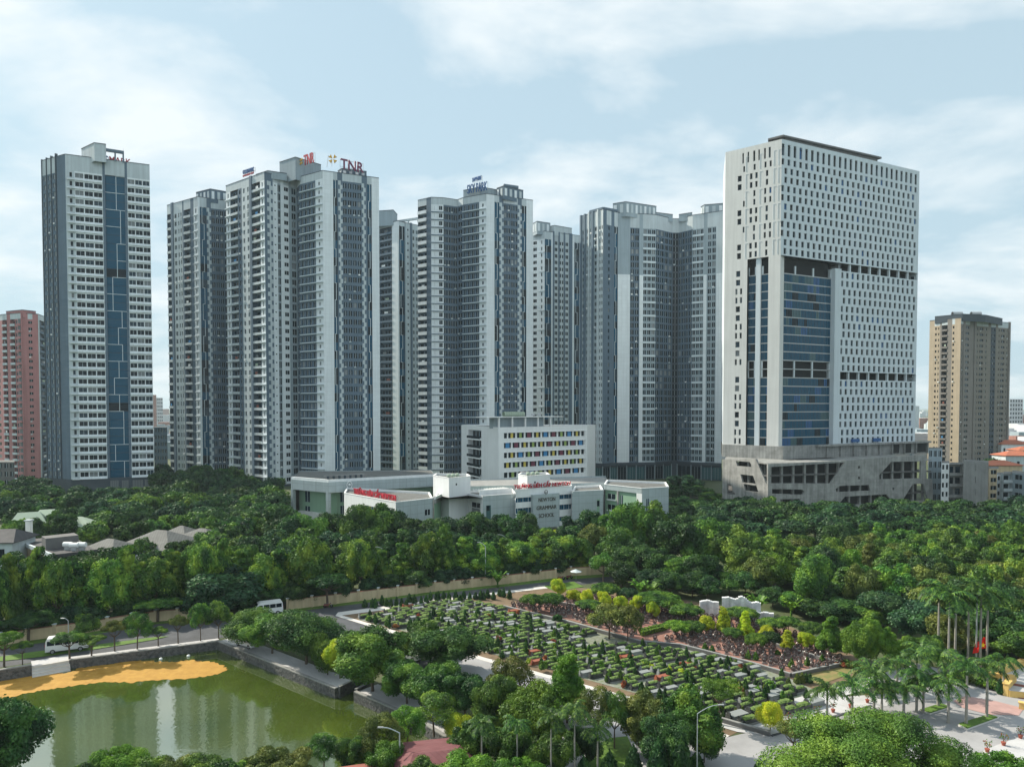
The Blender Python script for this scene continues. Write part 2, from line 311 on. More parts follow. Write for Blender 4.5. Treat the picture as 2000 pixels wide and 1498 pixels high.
class Bldg:
    def __init__(s, name, label, cat, loc, group=None):
        s.root = thing(name, label, cat, loc, 0, group); s.wall = MB(); s.parts = {}; s.rng = random.Random(label)
    def part(s, name):
        mb = MB(); s.parts.setdefault(name, []).append(mb); return mb
    def glass(s, opts=(('glass_dark', 6), ('glass_mid', 3), ('glass_curtain', 1))):
        t = s.rng.random() * sum(w for _, w in opts)
        for n, w in opts:
            t -= w
            if t <= 0: return n
        return opts[0][0]
    def window(s, f, a, b, c, e, dep, d=0.0, g=None, bar=True, frame='line_white', nbar=1):
        mb = s.part('window'); gm = g or s.glass()
        f.quad(mb, a, b, c, e, d - dep, gm)
        if bar:
            for k in range(nbar):
                x = a + (b - a) * (k + 1) / (nbar + 1); f.box(mb, x - 0.05, x + 0.05, d - dep, d - dep + 0.08, c, e, frame)
    def finish(s, wallname='wall'):
        s.wall.obj(wallname, s.root)
        for nm, lst in s.parts.items():
            def size(mb):
                v = mb.v; y = v[0][1] + 1e-3
                dx = max(abs(v[0][i] - v[2][i]) for i in range(2)); dz = abs(v[0][2] - v[2][2])
                return (dx + 0.2) * (dz + 0.2) / (y * y)
            if len(lst) > CAP: lst.sort(key=size, reverse=True)
            for mb in lst[:CAP]: mb.obj(nm, s.root)
            if len(lst) > CAP:
                al = MB()
                for mb in lst[CAP:]:
                    k = len(al.v); al.v.extend(mb.v)
                    for fc, mi in zip(mb.f, mb.m): al.f.append(tuple(i + k for i in fc)); al.m.append(al.mi(mb.names[mi]))
                o = al.obj(nm, s.root); o['kind'] = 'stuff'; o['label'] = f"the smaller, farther {nm}s of the building"
        return s.root
def facade(B, P0, P1, z0, nf, fh, ztop, bays, top='pale_wall', d0=0.0):
    f = Fr(P0, P1); tot = sum(b[0] for b in bays); u = 0.0; zt = z0 + nf * fh; w = B.wall
    for b in bays:
        du = b[0] / tot * f.L; a, e = u, u + du; u = e; k = b[1]; m = b[2] if len(b) > 2 else 'mid_wall'; o = b[3] if len(b) > 3 else {}
        tm = o.get('top', top)
        if k == 'p': f.quad(w, a, e, z0, ztop, d0, m); continue
        if k == 'f':
            f.box(w, a, e, d0 - 0.6, d0 + o.get('d', 0.8), z0, ztop + o.get('up', 0.6), m, True); continue
        if k == 'c':
            f.quad(w, a, e, z0, ztop, d0, o.get('bg', 'grey_wall'))
            for i in range(nf * 2):
                zz = z0 + i * fh / 2; lo = a if i % 2 else a + du * 0.38; hi = e - du * 0.38 if i % 2 else e
                f.box(w, lo, hi, d0, d0 + 0.15, zz, zz + fh / 2, m)
            continue
        if ztop > zt: f.quad(w, a, e, zt, ztop, d0, tm)
        if k in ('w', 'l', 'n'):
            n = o.get('n', 1); ww = o.get('ww', 0.6); s0 = o.get('s', 0.28); s1 = o.get('h', 0.82); cell = du / n; xs = []
            for i in range(n):
                c = a + cell * (i + 0.5); xs.append((c - cell * ww / 2, c + cell * ww / 2))
            prev = a
            for (x0, x1) in xs: f.quad(w, prev, x0, z0, zt, d0, m); prev = x1
            f.quad(w, prev, e, z0, zt, d0, m)
            for j in range(nf):
                zz = z0 + j * fh; c0, c1 = zz + fh * s0, zz + fh * s1
                for (x0, x1) in xs:
                    f.quad(w, x0, x1, zz, c0, d0, m); f.quad(w, x0, x1, c1, zz + fh, d0, m)
                    f.hole(w, x0, x1, c0, c1, 0.3, m, d0)
                    B.window(f, x0, x1, c0, c1, 0.3, d0, o.get('g'), bar=(x1 - x0) > 1.0, nbar=o.get('bars', 1))
                    if k != 'l' and ztop > 60 and B.rng.random() < .10:
                        mb = B.part('air_conditioner'); f.box(mb, x0 + .1, x0 + .95, d0 + .02, d0 + .42, zz + .15, zz + .75, B.rng.choice(('pale_wall', 'paint_white')))
                if k == 'l' and (j % o.get('every', 1) == 0):
                    mb = B.part('ledge'); t = o.get('t', 0.35)
                    f.box(mb, a + o.get('in', 0), e, d0 + 0.002, d0 + o.get('d', 0.7), zz - t / 2, zz + t / 2, o.get('lm', 'line_white'))
        elif k == 'b':
            dp = o.get('d', 1.4); n = o.get('n', 2); rm = o.get('rail', 'pale_wall'); rh = o.get('rh', 1.0)
            f.quad(w, a, e, z0, zt, d0 - dp, m)
            w.poly([f.p(a, d0, z0), f.p(a, d0 - dp, z0), f.p(a, d0 - dp, zt), f.p(a, d0, zt)], m)
            w.poly([f.p(e, d0 - dp, z0), f.p(e, d0, z0), f.p(e, d0, zt), f.p(e, d0 - dp, zt)], m)
            cell = du / n
            for j in range(nf):
                zz = z0 + j * fh
                for i in range(n):
                    c = a + cell * (i + 0.5); B.window(f, c - cell * 0.34, c + cell * 0.34, zz + 0.5, zz + fh * 0.78, -0.03, d0 - dp, o.get('g'), bar=False)
                if B.rng.random() < .16:
                    mb = B.part('laundry'); x0 = a + du * B.rng.uniform(.1, .5); f.box(mb, x0, x0 + du * .3, d0 - .1, d0 - .05, zz + 1.2, zz + 2.3, B.rng.choice(('paint_white', 'shutter_blue', 'step_red', 'glass_curtain', 'roof_green')))
                mb = B.part('balcony'); f.box(mb, a, e, d0 - dp, d0 + 0.3, zz - 0.14, zz + 0.14, rm)
                f.box(mb, a, e, d0 + 0.14, d0 + 0.3, zz + 0.14, zz + rh, rm)
        elif k == 'g':
            rc = o.get('rc', 0.35); lm = o.get('lm', 'line_white'); lw = 0.11
            f.quad(w, a, e, z0, zt, d0 - rc - 0.1, 'dark_wall')
            w.poly([f.p(a, d0, z0), f.p(a, d0 - rc, z0), f.p(a, d0 - rc, zt), f.p(a, d0, zt)], m); w.poly([f.p(e, d0 - rc, z0), f.p(e, d0, z0), f.p(e, d0, zt), f.p(e, d0 - rc, zt)], m)
            step = o.get('step', 2); hi = True; zmb = MB()
            for j in range(nf):
                zz = z0 + j * fh
                mb = B.part('window'); f.quad(mb, a, e, zz + 0.12, zz + fh - 0.06, d0 - rc, B.glass(o.get('g', (('glass_blue', 5), ('glass_dark', 3), ('glass_mid', 2)))))
                if o.get('grid'):
                    if j % 2 == 0:
                        z2 = min(zz + 2 * fh, zt); q0 = B.rng.choice((.3, .55, .75)); f.box(zmb, a + du * q0 - lw, a + du * q0 + lw, d0 - rc, d0 - rc + .2, zz, z2, lm); s0, s1 = B.rng.choice(((0, 1), (0, q0), (q0, 1), (0, 1)))
                        f.box(zmb, a + du * s0, a + du * s1, d0 - rc, d0 - rc + .2, z2 - lw, z2 + lw, lm)
                elif j % step == 0:
                    x0 = a + du * (0.33 if hi else 0.62); x1 = a + du * (0.62 if hi else 0.33); hi = not hi
                    z2 = min(zz + step * fh, zt)
                    f.box(zmb, x0 - lw, x0 + lw, d0 - rc, d0 - rc + 0.2, zz, z2, lm); q = sorted((x0, x1)); f.box(zmb, q[0], q[1], d0 - rc, d0 - rc + 0.2, z2 - lw, z2 + lw, lm)
            B.parts.setdefault('facade_trim', []).append(zmb)
    return f
def shell(B, pts, z0, z1, m, cap='roof_dark'):      # plain back walls along pts (open polyline, left-to-right as seen from outside) 
    for a, b in zip(pts, pts[1:]): Fr(a, b).quad(B.wall, 0, Fr(a, b).L, z0, z1, 0, m)
def roof(B, pts, z, m='roof_dark'):
    mb = MB(); tri = tessellate_polygon([[Vector((p[0], p[1], 0)) for p in pts]])
    for t in tri: mb.poly([(pts[i][0], pts[i][1], z) for i in t], m)
    mb.obj('roof', B.root)
def seg(pxa, ya, pxb, yb): return XY(pxa, ya), XY(pxb, yb)
def text_mesh(s, size, m, ext=0.15, bold=0.0):
    cu = bpy.data.curves.new('lettering', 'FONT'); cu.body = s; cu.size = size; cu.extrude = ext; cu.offset = bold; cu.align_x = 'LEFT'; cu.resolution_u = 3
    o = bpy.data.objects.new('lettering', cu); COL.objects.link(o); dg = bpy.context.evaluated_depsgraph_get(); dg.update()
    me = bpy.data.meshes.new_from_object(o.evaluated_get(dg)); me.name = 'lettering'; bpy.data.objects.remove(o); bpy.data.curves.remove(cu)
    me.materials.clear(); me.materials.append(MATS[m]); return me
def text_on(s, A, B, z, h, m, parent, name='lettering', ext=0.15, d=0.2, bold=0.02, tilt=0.0):
    """letters standing between plan points A and B, base at z, capital height h"""
    me = text_mesh(s, h / 0.70, m, ext, bold); f = Fr(A, B); xs = [v.co.x for v in me.vertices]; w0, w1 = min(xs), max(xs); k = f.L / (w1 - w0)
    for v in me.vertices:
        x, y, zz = v.co; q = f.p((x - w0) * k, d + zz, z + y); o = parent.location
        v.co = (q[0] - o.x, q[1] - o.y, q[2] - o.z)
    me.update(); return link(name, me, parent)
def ordinal(n):
    ones = ['', 'first', 'second', 'third', 'fourth', 'fifth', 'sixth', 'seventh', 'eighth', 'ninth', 'tenth', 'eleventh', 'twelfth', 'thirteenth', 'fourteenth', 'fifteenth', 'sixteenth', 'seventeenth', 'eighteenth', 'nineteenth']
    tens = ['', '', 'twenty', 'thirty', 'forty', 'fifty', 'sixty', 'seventy', 'eighty', 'ninety']
    if n < 20: return ones[n]
    if n % 10 == 0: return tens[n // 10][:-1] + 'ieth'
    return tens[n // 10] + '-' + ones[n % 10]

# ================================================================ THE HIGH-RISES
def back(pts, dx, dy): return [(p[0] + dx, p[1] + dy) for p in reversed(pts)]
def tower(label, tops, H, segbays, nf, fh, z0, depth=(6, 30), ptop=None, podium='dark_wall', side_m='mid_wall', name='apartment_tower', cat='apartment tower', group='grey high-rise apartment towers'):
    P = [G(x, y, H) for x, y in tops]; P = [Vector((p.x, p.y)) for p in P]
    mid = sum((p for p in P), Vector((0, 0))) / len(P)
    B = Bldg(name, label, cat, (mid.x, mid.y, 0), group)
    for i, bays in enumerate(segbays):
        facade(B, P[i], P[i + 1], z0, nf, fh, H, bays)
        Fr(P[i], P[i + 1]).quad(B.wall, 0, Fr(P[i], P[i + 1]).L, 0, z0, 0.0, podium)
    dy = depth[1]; e0, e1 = P[0], P[-1]
    bk = [Vector((e1.x + e1.x / e1.y * dy - 2.5, e1.y + dy)), Vector((e0.x + e0.x / e0.y * dy + 2.5, e0.y + dy))]; allp = P + bk; B.P = P; B.H = H
    rs = [(6, 'p', side_m), (10, 'w', side_m, {'n': 3, 'ww': .5}), (6, 'p', side_m)]
    facade(B, P[-1], bk[0], z0, nf, fh, H, rs); Fr(P[-1], bk[0]).quad(B.wall, 0, Fr(P[-1], bk[0]).L, 0, z0, 0, podium)
    shell(B, [bk[0], bk[-1], P[0]], 0, H, side_m)
    roof(B, [tuple(p) for p in allp], H - 0.5)
    # parapet coping
    cp = MB()
    for a, b in zip(P, P[1:]): f = Fr(a, b); f.box(cp, 0, f.L, -0.3, 0.12, H, H + 0.25, 'dark_wall', True)
    cp.obj('coping', B.root)
    return B
def penthouse(B, tops, Hp, depth=(2, 12), m='mid_wall', name='roof_housing', stripes=False, z0=None):
    P = [G(x, y, Hp) for x, y in tops]; P = [(p.x, p.y) for p in P]; mb = MB(); dy = depth[1]; e0, e1 = P[0], P[-1]; allp = P + [(e1[0] + e1[0] / e1[1] * dy - 1.5, e1[1] + dy), (e0[0] + e0[0] / e0[1] * dy + 1.5, e0[1] + dy)]
    for i in range(len(allp)):
        a, b = allp[i], allp[(i + 1) % len(allp)]; f = Fr(a, b); f.quad(mb, 0, f.L, z0 or B.H - 2, Hp, 0, m)
    tri = tessellate_polygon([[Vector((p[0], p[1], 0)) for p in allp]])
    for t in tri: mb.poly([(allp[i][0], allp[i][1], Hp) for i in t], 'roof_dark')
    for a, b in zip(P, P[1:]):
        f = Fr(a, b); f.box(mb, 0, f.L, -0.2, 0.15, Hp, Hp + 0.3, 'dark_wall', True)
        if stripes:
            n = max(2, int(f.L / 2.6))
            for k in range(n): f.box(mb, f.L * k / n + 0.5, f.L * (k + 0.5) / n + 0.4, 0, 0.2, (z0 or B.H), Hp - 0.8, 'pale_wall' if k % 2 else 'white_wall')
    return mb.obj(name, B.root)
def antennas(B, pts, z, h=5):
    for x, y in pts:
        mb = MB(); mb.tube((x, y, z), (x, y, z + h), 0.09, 0.04, 'metal_grey', 5); mb.obj('antenna', B.root)

# white tower with the blue glass band
LW = {'n': 3, 'ww': .88, 's': .26, 'h': .80, 'd': .5, 't': .3, 'lm': 'white_wall'}
A = tower('white apartment tower with a blue glass band down its front, leftmost tall tower', [(81, 315), (127, 302), (292, 323)], 143,
  [[(1.4, 'f', 'dark_wall', {'d': .25}), (8, 'w', 'grey_wall', {'n': 1, 'ww': .5, 'g': 'glass_curtain'}), (1.4, 'f', 'dark_wall', {'d': .25, 'up': .8}), (8, 'w', 'grey_wall', {'n': 1, 'ww': .5, 'g': 'glass_curtain'}), (1.4, 'f', 'dark_wall', {'d': .3, 'up': 1}),
    (8, 'w', 'grey_wall', {'n': 1, 'ww': .5, 'g': 'glass_curtain'}), (1.4, 'f', 'dark_wall', {'d': .4, 'up': 1.4}), (17, 'p', 'grey_wall')],
   [(3, 'p', 'pale_wall'), (14, 'l', 'pale_wall', {'n': 1, 'ww': .35, 'd': .9, 'lm': 'white_wall'}), (54, 'l', 'white_wall', LW), (5, 'p', 'grey_wall'), (39, 'g', 'grey_wall', {'step': 2, 'rc': .6, 'grid': 1, 'g': (('glass_blue', 8), ('glass_dark', 1))}), (5, 'p', 'grey_wall'), (46, 'l', 'white_wall', LW)]],
  36, 3.62, 6.2, depth=(10, 30), side_m='pale_wall')
penthouse(A, [(159, 292), (184, 280), (207, 283)], 148.5, (3, 10), 'pale_wall')
def frame_beam(B, tops, Hp, z0, m='grey_wall'):
    P = [G(x, y, Hp) for x, y in tops]; mb = MB()
    for a, b in zip(P, P[1:]):
        f = Fr(a, b); f.box(mb, 0, f.L, -0.5, 0.5, Hp - 1.2, Hp, m, True)
        for u in (0, f.L * .5, f.L - 0.6): f.box(mb, u, u + 0.6, -0.3, 0.3, z0, Hp - 1.2, m, True)
    return mb.obj('roof_frame', B.root)
frame_beam(A, [(204, 290), (242, 296)], 147.3, 142.5)
antennas(A, [(A.P[0].x + 18, A.P[0].y + 8), (A.P[0].x + 30, A.P[0].y + 10)], 148, 4)
# podium windows of the white tower
f = Fr(A.P[1], A.P[2])
for a, b in ((.46, .56), (.60, .68), (.73, .86), (.88, .99)):
    A.window(f, f.L * a, f.L * b, 1.6, 5.0, -0.05, 0, 'glass_curtain', True, 'dark_wall', 3)
A.finish()
# pink tower
P_ = tower('pink apartment tower cut by the left edge, behind the white tower', [(-60, 628), (4, 615), (40, 612), (74, 614), (92, 621)], 84,
  [[(20, 'w', 'pink_wall', {'n': 3, 'ww': .5})], [(8, 'b', 'pink_wall', {'rail': 'pale_wall', 'n': 2}), (6, 'p', 'pink_wall'), (8, 'b', 'pink_wall', {'rail': 'pale_wall', 'n': 2}), (5, 'w', 'pink_wall', {'g': 'glass_dark'}), (5, 'b', 'pale_wall', {'rail': 'pink_wall', 'n': 1})],
   [(3, 'f', 'pink_wall', {'d': .7}), (12, 'p', 'pink_wall'), (10, 'w', 'pink_wall', {'ww': .8, 's': .3, 'h': .7, 'g': 'glass_dark'}), (12, 'p', 'pink_wall')], [(2, 'p', 'pale_wall'), (12, 'b', 'grey_wall', {'rail': 'grey_wall', 'n': 2})]],
  25, 3.25, 0, podium='pink_wall', side_m='grey_wall', group='lower apartment towers')
penthouse(P_, [(12, 609), (44, 606), (70, 609)], 85.5, (0, 12), 'pink_wall'); P_.finish()
# slim grey tower behind
Bt = tower('slim grey apartment tower between the white tower and the towers with the red TNR signs', [(326, 402), (386, 385), (452, 394)], 140,
  [[(9, 'b', 'grey_wall', {'rail': 'pale_wall', 'n': 2}), (4, 'f', 'grey_wall', {'d': .5}), (8, 'w', 'pale_wall', {'n': 1, 'ww': .5}), (9, 'w', 'pale_wall', {'n': 2, 'ww': .5}), (3, 'p', 'grey_wall'), (13, 'b', 'grey_wall', {'rail': 'pale_wall', 'n': 2}), (6, 'p', 'grey_wall'), (8, 'l', 'white_wall', {'ww': .3, 'd': .4})],
   [(3, 'p', 'white_wall'), (11, 'g', 'grey_wall'), (7, 'c', 'pale_wall'), (28, 'w', 'grey_wall', {'n': 4, 'ww': .7, 's': .2, 'h': .8}), (6, 'c', 'pale_wall')]],
  34, 3.95, 1.0)
penthouse(Bt, [(383, 377), (411, 370), (445, 376)], 144.5, (3, 12), 'grey_wall', stripes=True); Bt.finish()
# the tower pair with the red TNR signs
TN = tower('largest grey tower group in the middle left, carrying the red letters on its roof', [(441, 364), (516, 337), (579, 354), (586, 346), (630, 334), (740, 348.5)], 143,
  [[(9, 'l', 'white_wall', {'ww': .3, 'd': .8}), (15, 'b', 'grey_wall', {'rail': 'pale_wall', 'n': 3}), (8, 'w', 'grey_wall', {'ww': .45, 'g': 'glass_dark'}), (16, 'w', 'pale_wall', {'n': 2, 'ww': .4}), (4, 'f', 'grey_wall', {'d': .5, 'up': .4}), (15, 'b', 'grey_wall', {'rail': 'pale_wall', 'n': 2, 'd': 1.8}), (8, 'l', 'white_wall', {'ww': .3, 'd': .9})],
   [(5, 'p', 'grey_wall'), (11, 'c', 'pale_wall'), (9, 'w', 'white_wall', {'ww': .35, 's': .62, 'h': .76}), (6, 'w', 'mid_wall', {'ww': .85, 's': .04, 'h': .82, 'g': 'glass_dark'}), (6, 'p', 'white_wall'), (10, 'w', 'white_wall', {'ww': .85, 's': .3, 'h': .78, 'g': 'glass_dark'}), (4, 'p', 'mid_wall'), (12, 'w', 'mid_wall', {'ww': .7, 's': .15, 'h': .85})],
   [(7, 'w', 'grey_wall', {'ww': .6})],
   [(30, 'l', 'grey_wall', {'n': 4, 'ww': .6, 's': .16, 'h': .8, 'd': .9}), (14, 'l', 'white_wall', {'ww': .22, 's': .3, 'h': .7, 'd': .9, 'in': 0})],
   [(20, 'p', 'white_wall'), (8, 'g', 'grey_wall'), (2, 'p', 'grey_wall'), (8, 'c', 'pale_wall'), (38, 'w', 'grey_wall', {'n': 4, 'ww': .72, 's': .18, 'h': .78}), (8, 'c', 'pale_wall'), (3, 'p', 'grey_wall'), (9, 'g', 'grey_wall'), (15, 'p', 'white_wall')]],
  36, 3.85, 1.0, depth=(14, 34))
penthouse(TN, [(546, 318), (577, 308), (627, 323)], 151, (4, 14), 'mid_wall'); penthouse(TN, [(660, 335), (668, 330), (716, 336)], 146.5, (3, 10), 'grey_wall', stripes=True)
penthouse(TN, [(500, 342), (523, 334.5), (560, 340)], 144.2, (6, 14), 'mid_wall')
TN.finish()
# tower partly hidden behind
Ct = tower('dark narrow apartment tower half hidden behind the group with the red letters', [(736, 441), (777, 432), (817, 441)], 142,
  [[(3, 'f', 'dark_wall', {'d': .4}), (3, 'w', 'grey_wall'), (24, 'b', 'grey_wall', {'n': 4, 'rail': 'grey_wall'}), (12, 'p', 'white_wall')],
   [(2, 'p', 'white_wall'), (10, 'g', 'grey_wall'), (2, 'p', 'mid_wall'), (8, 'w', 'pale_wall', {'ww': .3, 's': .5, 'h': .8}), (3, 'f', 'grey_wall', {'d': .4}), (12, 'w', 'pale_wall', {'n': 2, 'ww': .5})]],
  36, 3.85, 1.0)
penthouse(Ct, [(738, 413), (768, 411), (776, 420)], 148.5, (2, 12), 'mid_wall'); frame_beam(Ct, [(777, 431), (817, 425)], 143.8, 141.5, 'pale_wall'); Ct.finish()
# sky park tower
Dt = tower('grey tower group in the centre with the blue SKY PARK letters on its roof', [(816, 392), (842, 386), (866, 387), (893, 391), (904, 387), (950, 379), (1041, 392)], 143,
  [[(17, 'b', 'grey_wall', {'rail': 'white_wall', 'n': 2, 'rh': 1.5}), (9, 'p', 'grey_wall')], [(13, 'l', 'white_wall', {'ww': .02, 'd': .5, 'lm': 'grey_wall'}), (11, 'l', 'white_wall', {'ww': .6, 'd': .5, 'lm': 'grey_wall', 'g': 'glass_dark'})],
   [(27, 'w', 'grey_wall', {'n': 4, 'ww': .84, 's': .14, 'h': .8, 'g': 'glass_dark'})], [(10, 'w', 'grey_wall', {'n': 1, 'ww': .7, 'g': 'glass_dark'})],
   [(32, 'l', 'grey_wall', {'n': 4, 'ww': .6, 's': .16, 'h': .8, 'd': .9}), (14, 'l', 'white_wall', {'ww': .25, 's': .3, 'h': .7, 'd': .9})],
   [(15, 'p', 'white_wall'), (9, 'g', 'grey_wall'), (8, 'c', 'pale_wall'), (27, 'w', 'grey_wall', {'n': 4, 'ww': .72, 's': .18, 'h': .78}), (8, 'c', 'pale_wall'), (9, 'g', 'grey_wall'), (13, 'p', 'white_wall')]],
  36, 3.85, 1.0, depth=(12, 32))
penthouse(Dt, [(905, 373), (938, 366), (972, 372)], 147, (3, 12), 'mid_wall'); penthouse(Dt, [(970, 369), (984, 364), (1022, 373)], 147.5, (3, 8), 'grey_wall', stripes=True)
frame_beam(Dt, [(984, 360), (1012, 364)], 149.5, 147.5); antennas(Dt, [(Dt.P[4].x + 5, Dt.P[4].y + 8)], 147, 5); Dt.finish()
Et = tower('white edged tower right of the SKY PARK tower, partly hidden behind it', [(1038, 456), (1064, 452), (1132, 461)], 143,
  [[(14, 'w', 'white_wall', {'n': 1, 'ww': .5, 's': .3, 'h': .8, 'g': 'glass_dark'}), (12, 'l', 'white_wall', {'ww': .2, 'd': .3, 'every': 3})],
   [(12, 'g', 'pale_wall'), (3, 'p', 'white_wall'), (2, 'f', 'grey_wall', {'d': .6}), (8, 'w', 'pale_wall', {'g': 'glass_dark'}), (2, 'f', 'grey_wall', {'d': .6}), (8, 'w', 'pale_wall', {'g': 'glass_dark', 'n': 2}), (2, 'f', 'grey_wall', {'d': .6}), (8, 'w', 'pale_wall', {'g': 'glass_dark'}), (6, 'f', 'grey_wall', {'d': .3}), (4, 'p', 'white_wall'), (10, 'g', 'pale_wall')]],
  35, 3.9, 2.0)
penthouse(Et, [(1040, 438), (1049, 433), (1075, 437)], 148.5, (2, 10), 'mid_wall', stripes=True); penthouse(Et, [(1064, 445), (1083, 441), (1117, 447)], 147, (2, 6), 'pale_wall'); Et.finish()
# twin tower with the dark podium
W2 = {'n': 2, 'ww': .72, 's': .16, 'h': .86}
Ft = tower('broad grey tower with white lower piers on a dark shop podium, beside the unfinished tower', [(1134, 424), (1178, 409), (1207, 416), (1281, 420), (1314, 428), (1326, 428), (1353, 421), (1414, 412)], 134,
  [[(3, 'f', 'grey_wall', {'d': .6}), (5, 'w', 'mid_wall', {'ww': .5}), (3, 'f', 'grey_wall', {'d': .6}), (6, 'w', 'mid_wall', {'ww': .55}), (2, 'f', 'pale_wall', {'d': .7}), (5, 'w', 'pale_wall', {'n': 2, 'ww': .5}), (3, 'f', 'grey_wall', {'d': .6}), (8, 'w', 'mid_wall', {'ww': .6, 'g': 'glass_dark'}), (2, 'f', 'pale_wall', {'d': .7}), (8, 'w', 'pale_wall', {'n': 2, 'ww': .5})],
   [(7, 'p', 'grey_wall'), (9, 'w', 'grey_wall', {'ww': .3}), (6, 'p', 'grey_wall'), (7, 'g', 'grey_wall')],
   [(24, 'p', 'mid_wall'), (18, 'w', 'grey_wall', dict(W2, g=None)), (7, 'p', 'mid_wall'), (25, 'l', 'mid_wall', {'n': 3, 'ww': .72, 's': .22, 'h': .84, 'd': .35, 't': .9, 'every': 2})],
   [(33, 'w', 'grey_wall', {'n': 4, 'ww': .74, 's': .14, 'h': .86})], [(12, 'w', 'dark_wall', {'n': 1, 'ww': .8, 's': .1, 'h': .85, 'g': 'glass_dark'})], [(27, 'w', 'grey_wall', {'n': 4, 'ww': .72, 's': .14, 'h': .86})],
   [(22, 'l', 'mid_wall', {'n': 3, 'ww': .7, 's': .2, 'h': .84, 'd': .35, 't': .9, 'every': 2}), (7, 'p', 'mid_wall'), (17, 'w', 'mid_wall', W2), (14, 'p', 'pale_wall')]],
  35, 3.37, 9.0, depth=(0, 26))
pm = MB()
for s_, a, b in ((2, .0, .32), (2, .57, .67), (6, .37, .47), (6, .78, 1.0)):
    f = Fr(Ft.P[s_], Ft.P[s_ + 1]); f.box(pm, f.L * a, f.L * b, 0, 0.25, 9.0, 103.5, 'white_wall', False)
pm.obj('facade_pier', Ft.root)
pm = MB()
for i in range(len(Ft.P) - 1):
    f = Fr(Ft.P[i], Ft.P[i + 1]); f.box(pm, 0, f.L, 0, 0.8, 7.6, 9.0, 'dark_wall')
    n = max(1, int(f.L / 5))
    for k in range(n):
        f.box(pm, f.L * k / n, f.L * k / n + 0.35, 0, 0.4, 0, 7.6, 'mid_wall')
        if f.L > 6: Ft.window(f, f.L * k / n + 0.6, f.L * (k + 1) / n - 0.3, 0.6, 6.6, -0.1, 0, 'glass_teal' if k % 3 else 'glass_dark', True, 'mid_wall', 2)
pm.obj('shop_podium', Ft.root)
penthouse(Ft, [(1197, 399), (1222, 395), (1282, 404)], 139, (2, 10), 'mid_wall', stripes=True); penthouse(Ft, [(1369, 405), (1376, 401), (1416, 398)], 139, (2, 10), 'mid_wall', stripes=True)
penthouse(Ft, [(1281, 416), (1314, 420)], 135.8, (1, 10), 'mid_wall'); penthouse(Ft, [(1326, 420), (1352, 416)], 135.6, (1, 10), 'mid_wall')
frame_beam(Ft, [(1152, 412), (1178, 405), (1205, 410)], 135.8, 134)
Ft.finish()
# tan tower at the right
tw = {'ww': .55, 's': .3, 'h': .72, 'g': 'glass_dark'}
Tt = tower('tan concrete apartment tower standing alone at the far right', [(1816, 627), (1877, 621), (1903, 625), (1973, 631)], 92,
  [[(9, 'p', 'tan_wall'), (5, 'w', 'tan_wall', tw), (5, 'w', 'tan_wall', dict(tw, ww=.35)), (3, 'p', 'tan_dark'), (10, 'b', 'tan_dark', {'rail': 'tan_dark', 'n': 1, 'd': 2.5}), (8, 'p', 'tan_dark'), (5, 'w', 'tan_wall', tw), (10, 'p', 'tan_wall')],
   [(5, 'w', 'tan_dark', dict(tw, ww=.3)), (3, 'f', 'tan_dark', {'d': .4}), (10, 'w', 'tan_dark', dict(tw, ww=.7)), (8, 'p', 'tan_dark')],
   [(3, 'f', 'tan_dark', {'d': .5}), (6, 'w', 'tan_shaded', dict(tw, ww=.3)), (9, 'w', 'tan_shaded', dict(tw, ww=.75)), (8, 'w', 'tan_shaded', dict(tw, ww=.25)), (5, 'p', 'tan_shaded'), (9, 'w', 'dark_wall', dict(tw, ww=.8)), (4, 'p', 'tan_shaded'), (5, 'w', 'tan_shaded', dict(tw, ww=.3)), (9, 'w', 'tan_shaded', dict(tw, ww=.75)), (6, 'w', 'tan_shaded', dict(tw, ww=.3)), (3, 'f', 'tan_dark', {'d': .5})]],
  24, 3.6, 2.0, podium='tan_dark', side_m='tan_dark', depth=(4, 24), group='lower apartment towers')
penthouse(Tt, [(1826, 619), (1880, 614), (1925, 616), (1958, 623)], 94.2, (2, 14), 'dark_wall')
for px in (1879, 1916):
    mb = MB(); c = G(px, 610, 96); mb.tube((c.x - 3, c.y + 5, 95.6), (c.x + 3, c.y + 5, 95.6), 1.4, 1.4, 'metal_grey', 10); mb.box(c.x - 2.4, c.x - 1.6, c.y + 4.4, c.y + 5.6, 94.2, 95.2, 'metal_grey'); mb.box(c.x + 1.6, c.x + 2.4, c.y + 4.4, c.y + 5.6, 94.2, 95.2, 'metal_grey'); mb.obj('water_tank', Tt.root)
Tt.finish()

# ================================================================ THE UNFINISHED WHITE TOWER
H = 137.0
gl, gn, gr = [Vector(G(*q, H)[:2]) for q in ((1417, 298), (1527, 272), (1796, 335))]
GT = Bldg('unfinished_tower', 'unfinished white tower with small windows in a grid, blue glass recess and bare concrete podium', 'unfinished tower', (gn.x, gn.y, 0))
w = GT.wall; fr, fl = Fr(gn, gr), Fr(gl, gn)
def rowed(f, u0, u1, z0, z1, wins, m, d=0.0, dep=0.45, gs=None, frame='metal_grey'):
    """a strip of wall u0..u1, z0..z1 with openings given as (a,b,c,e); openings of a strip share c,e"""
    wins = sorted(wins); c, e = (wins[0][2], wins[0][3]) if wins else (z1, z1)
    if not wins: f.quad(w, u0, u1, z0, z1, d, m); return
    f.quad(w, u0, u1, z0, c, d, m); f.quad(w, u0, u1, e, z1, d, m); p = u0
    for a, b, _, _ in wins:
        f.quad(w, p, a, c, e, d, m); p = b; f.hole(w, a, b, c, e, dep, m, d)
        GT.window(f, a, b, c, e, dep, d, GT.glass(gs or (('glass_dark', 5), ('glass_mid', 2), ('void_shade', 2), ('glass_film', .5))), False)
    f.quad(w, p, u1, c, e, d, m)
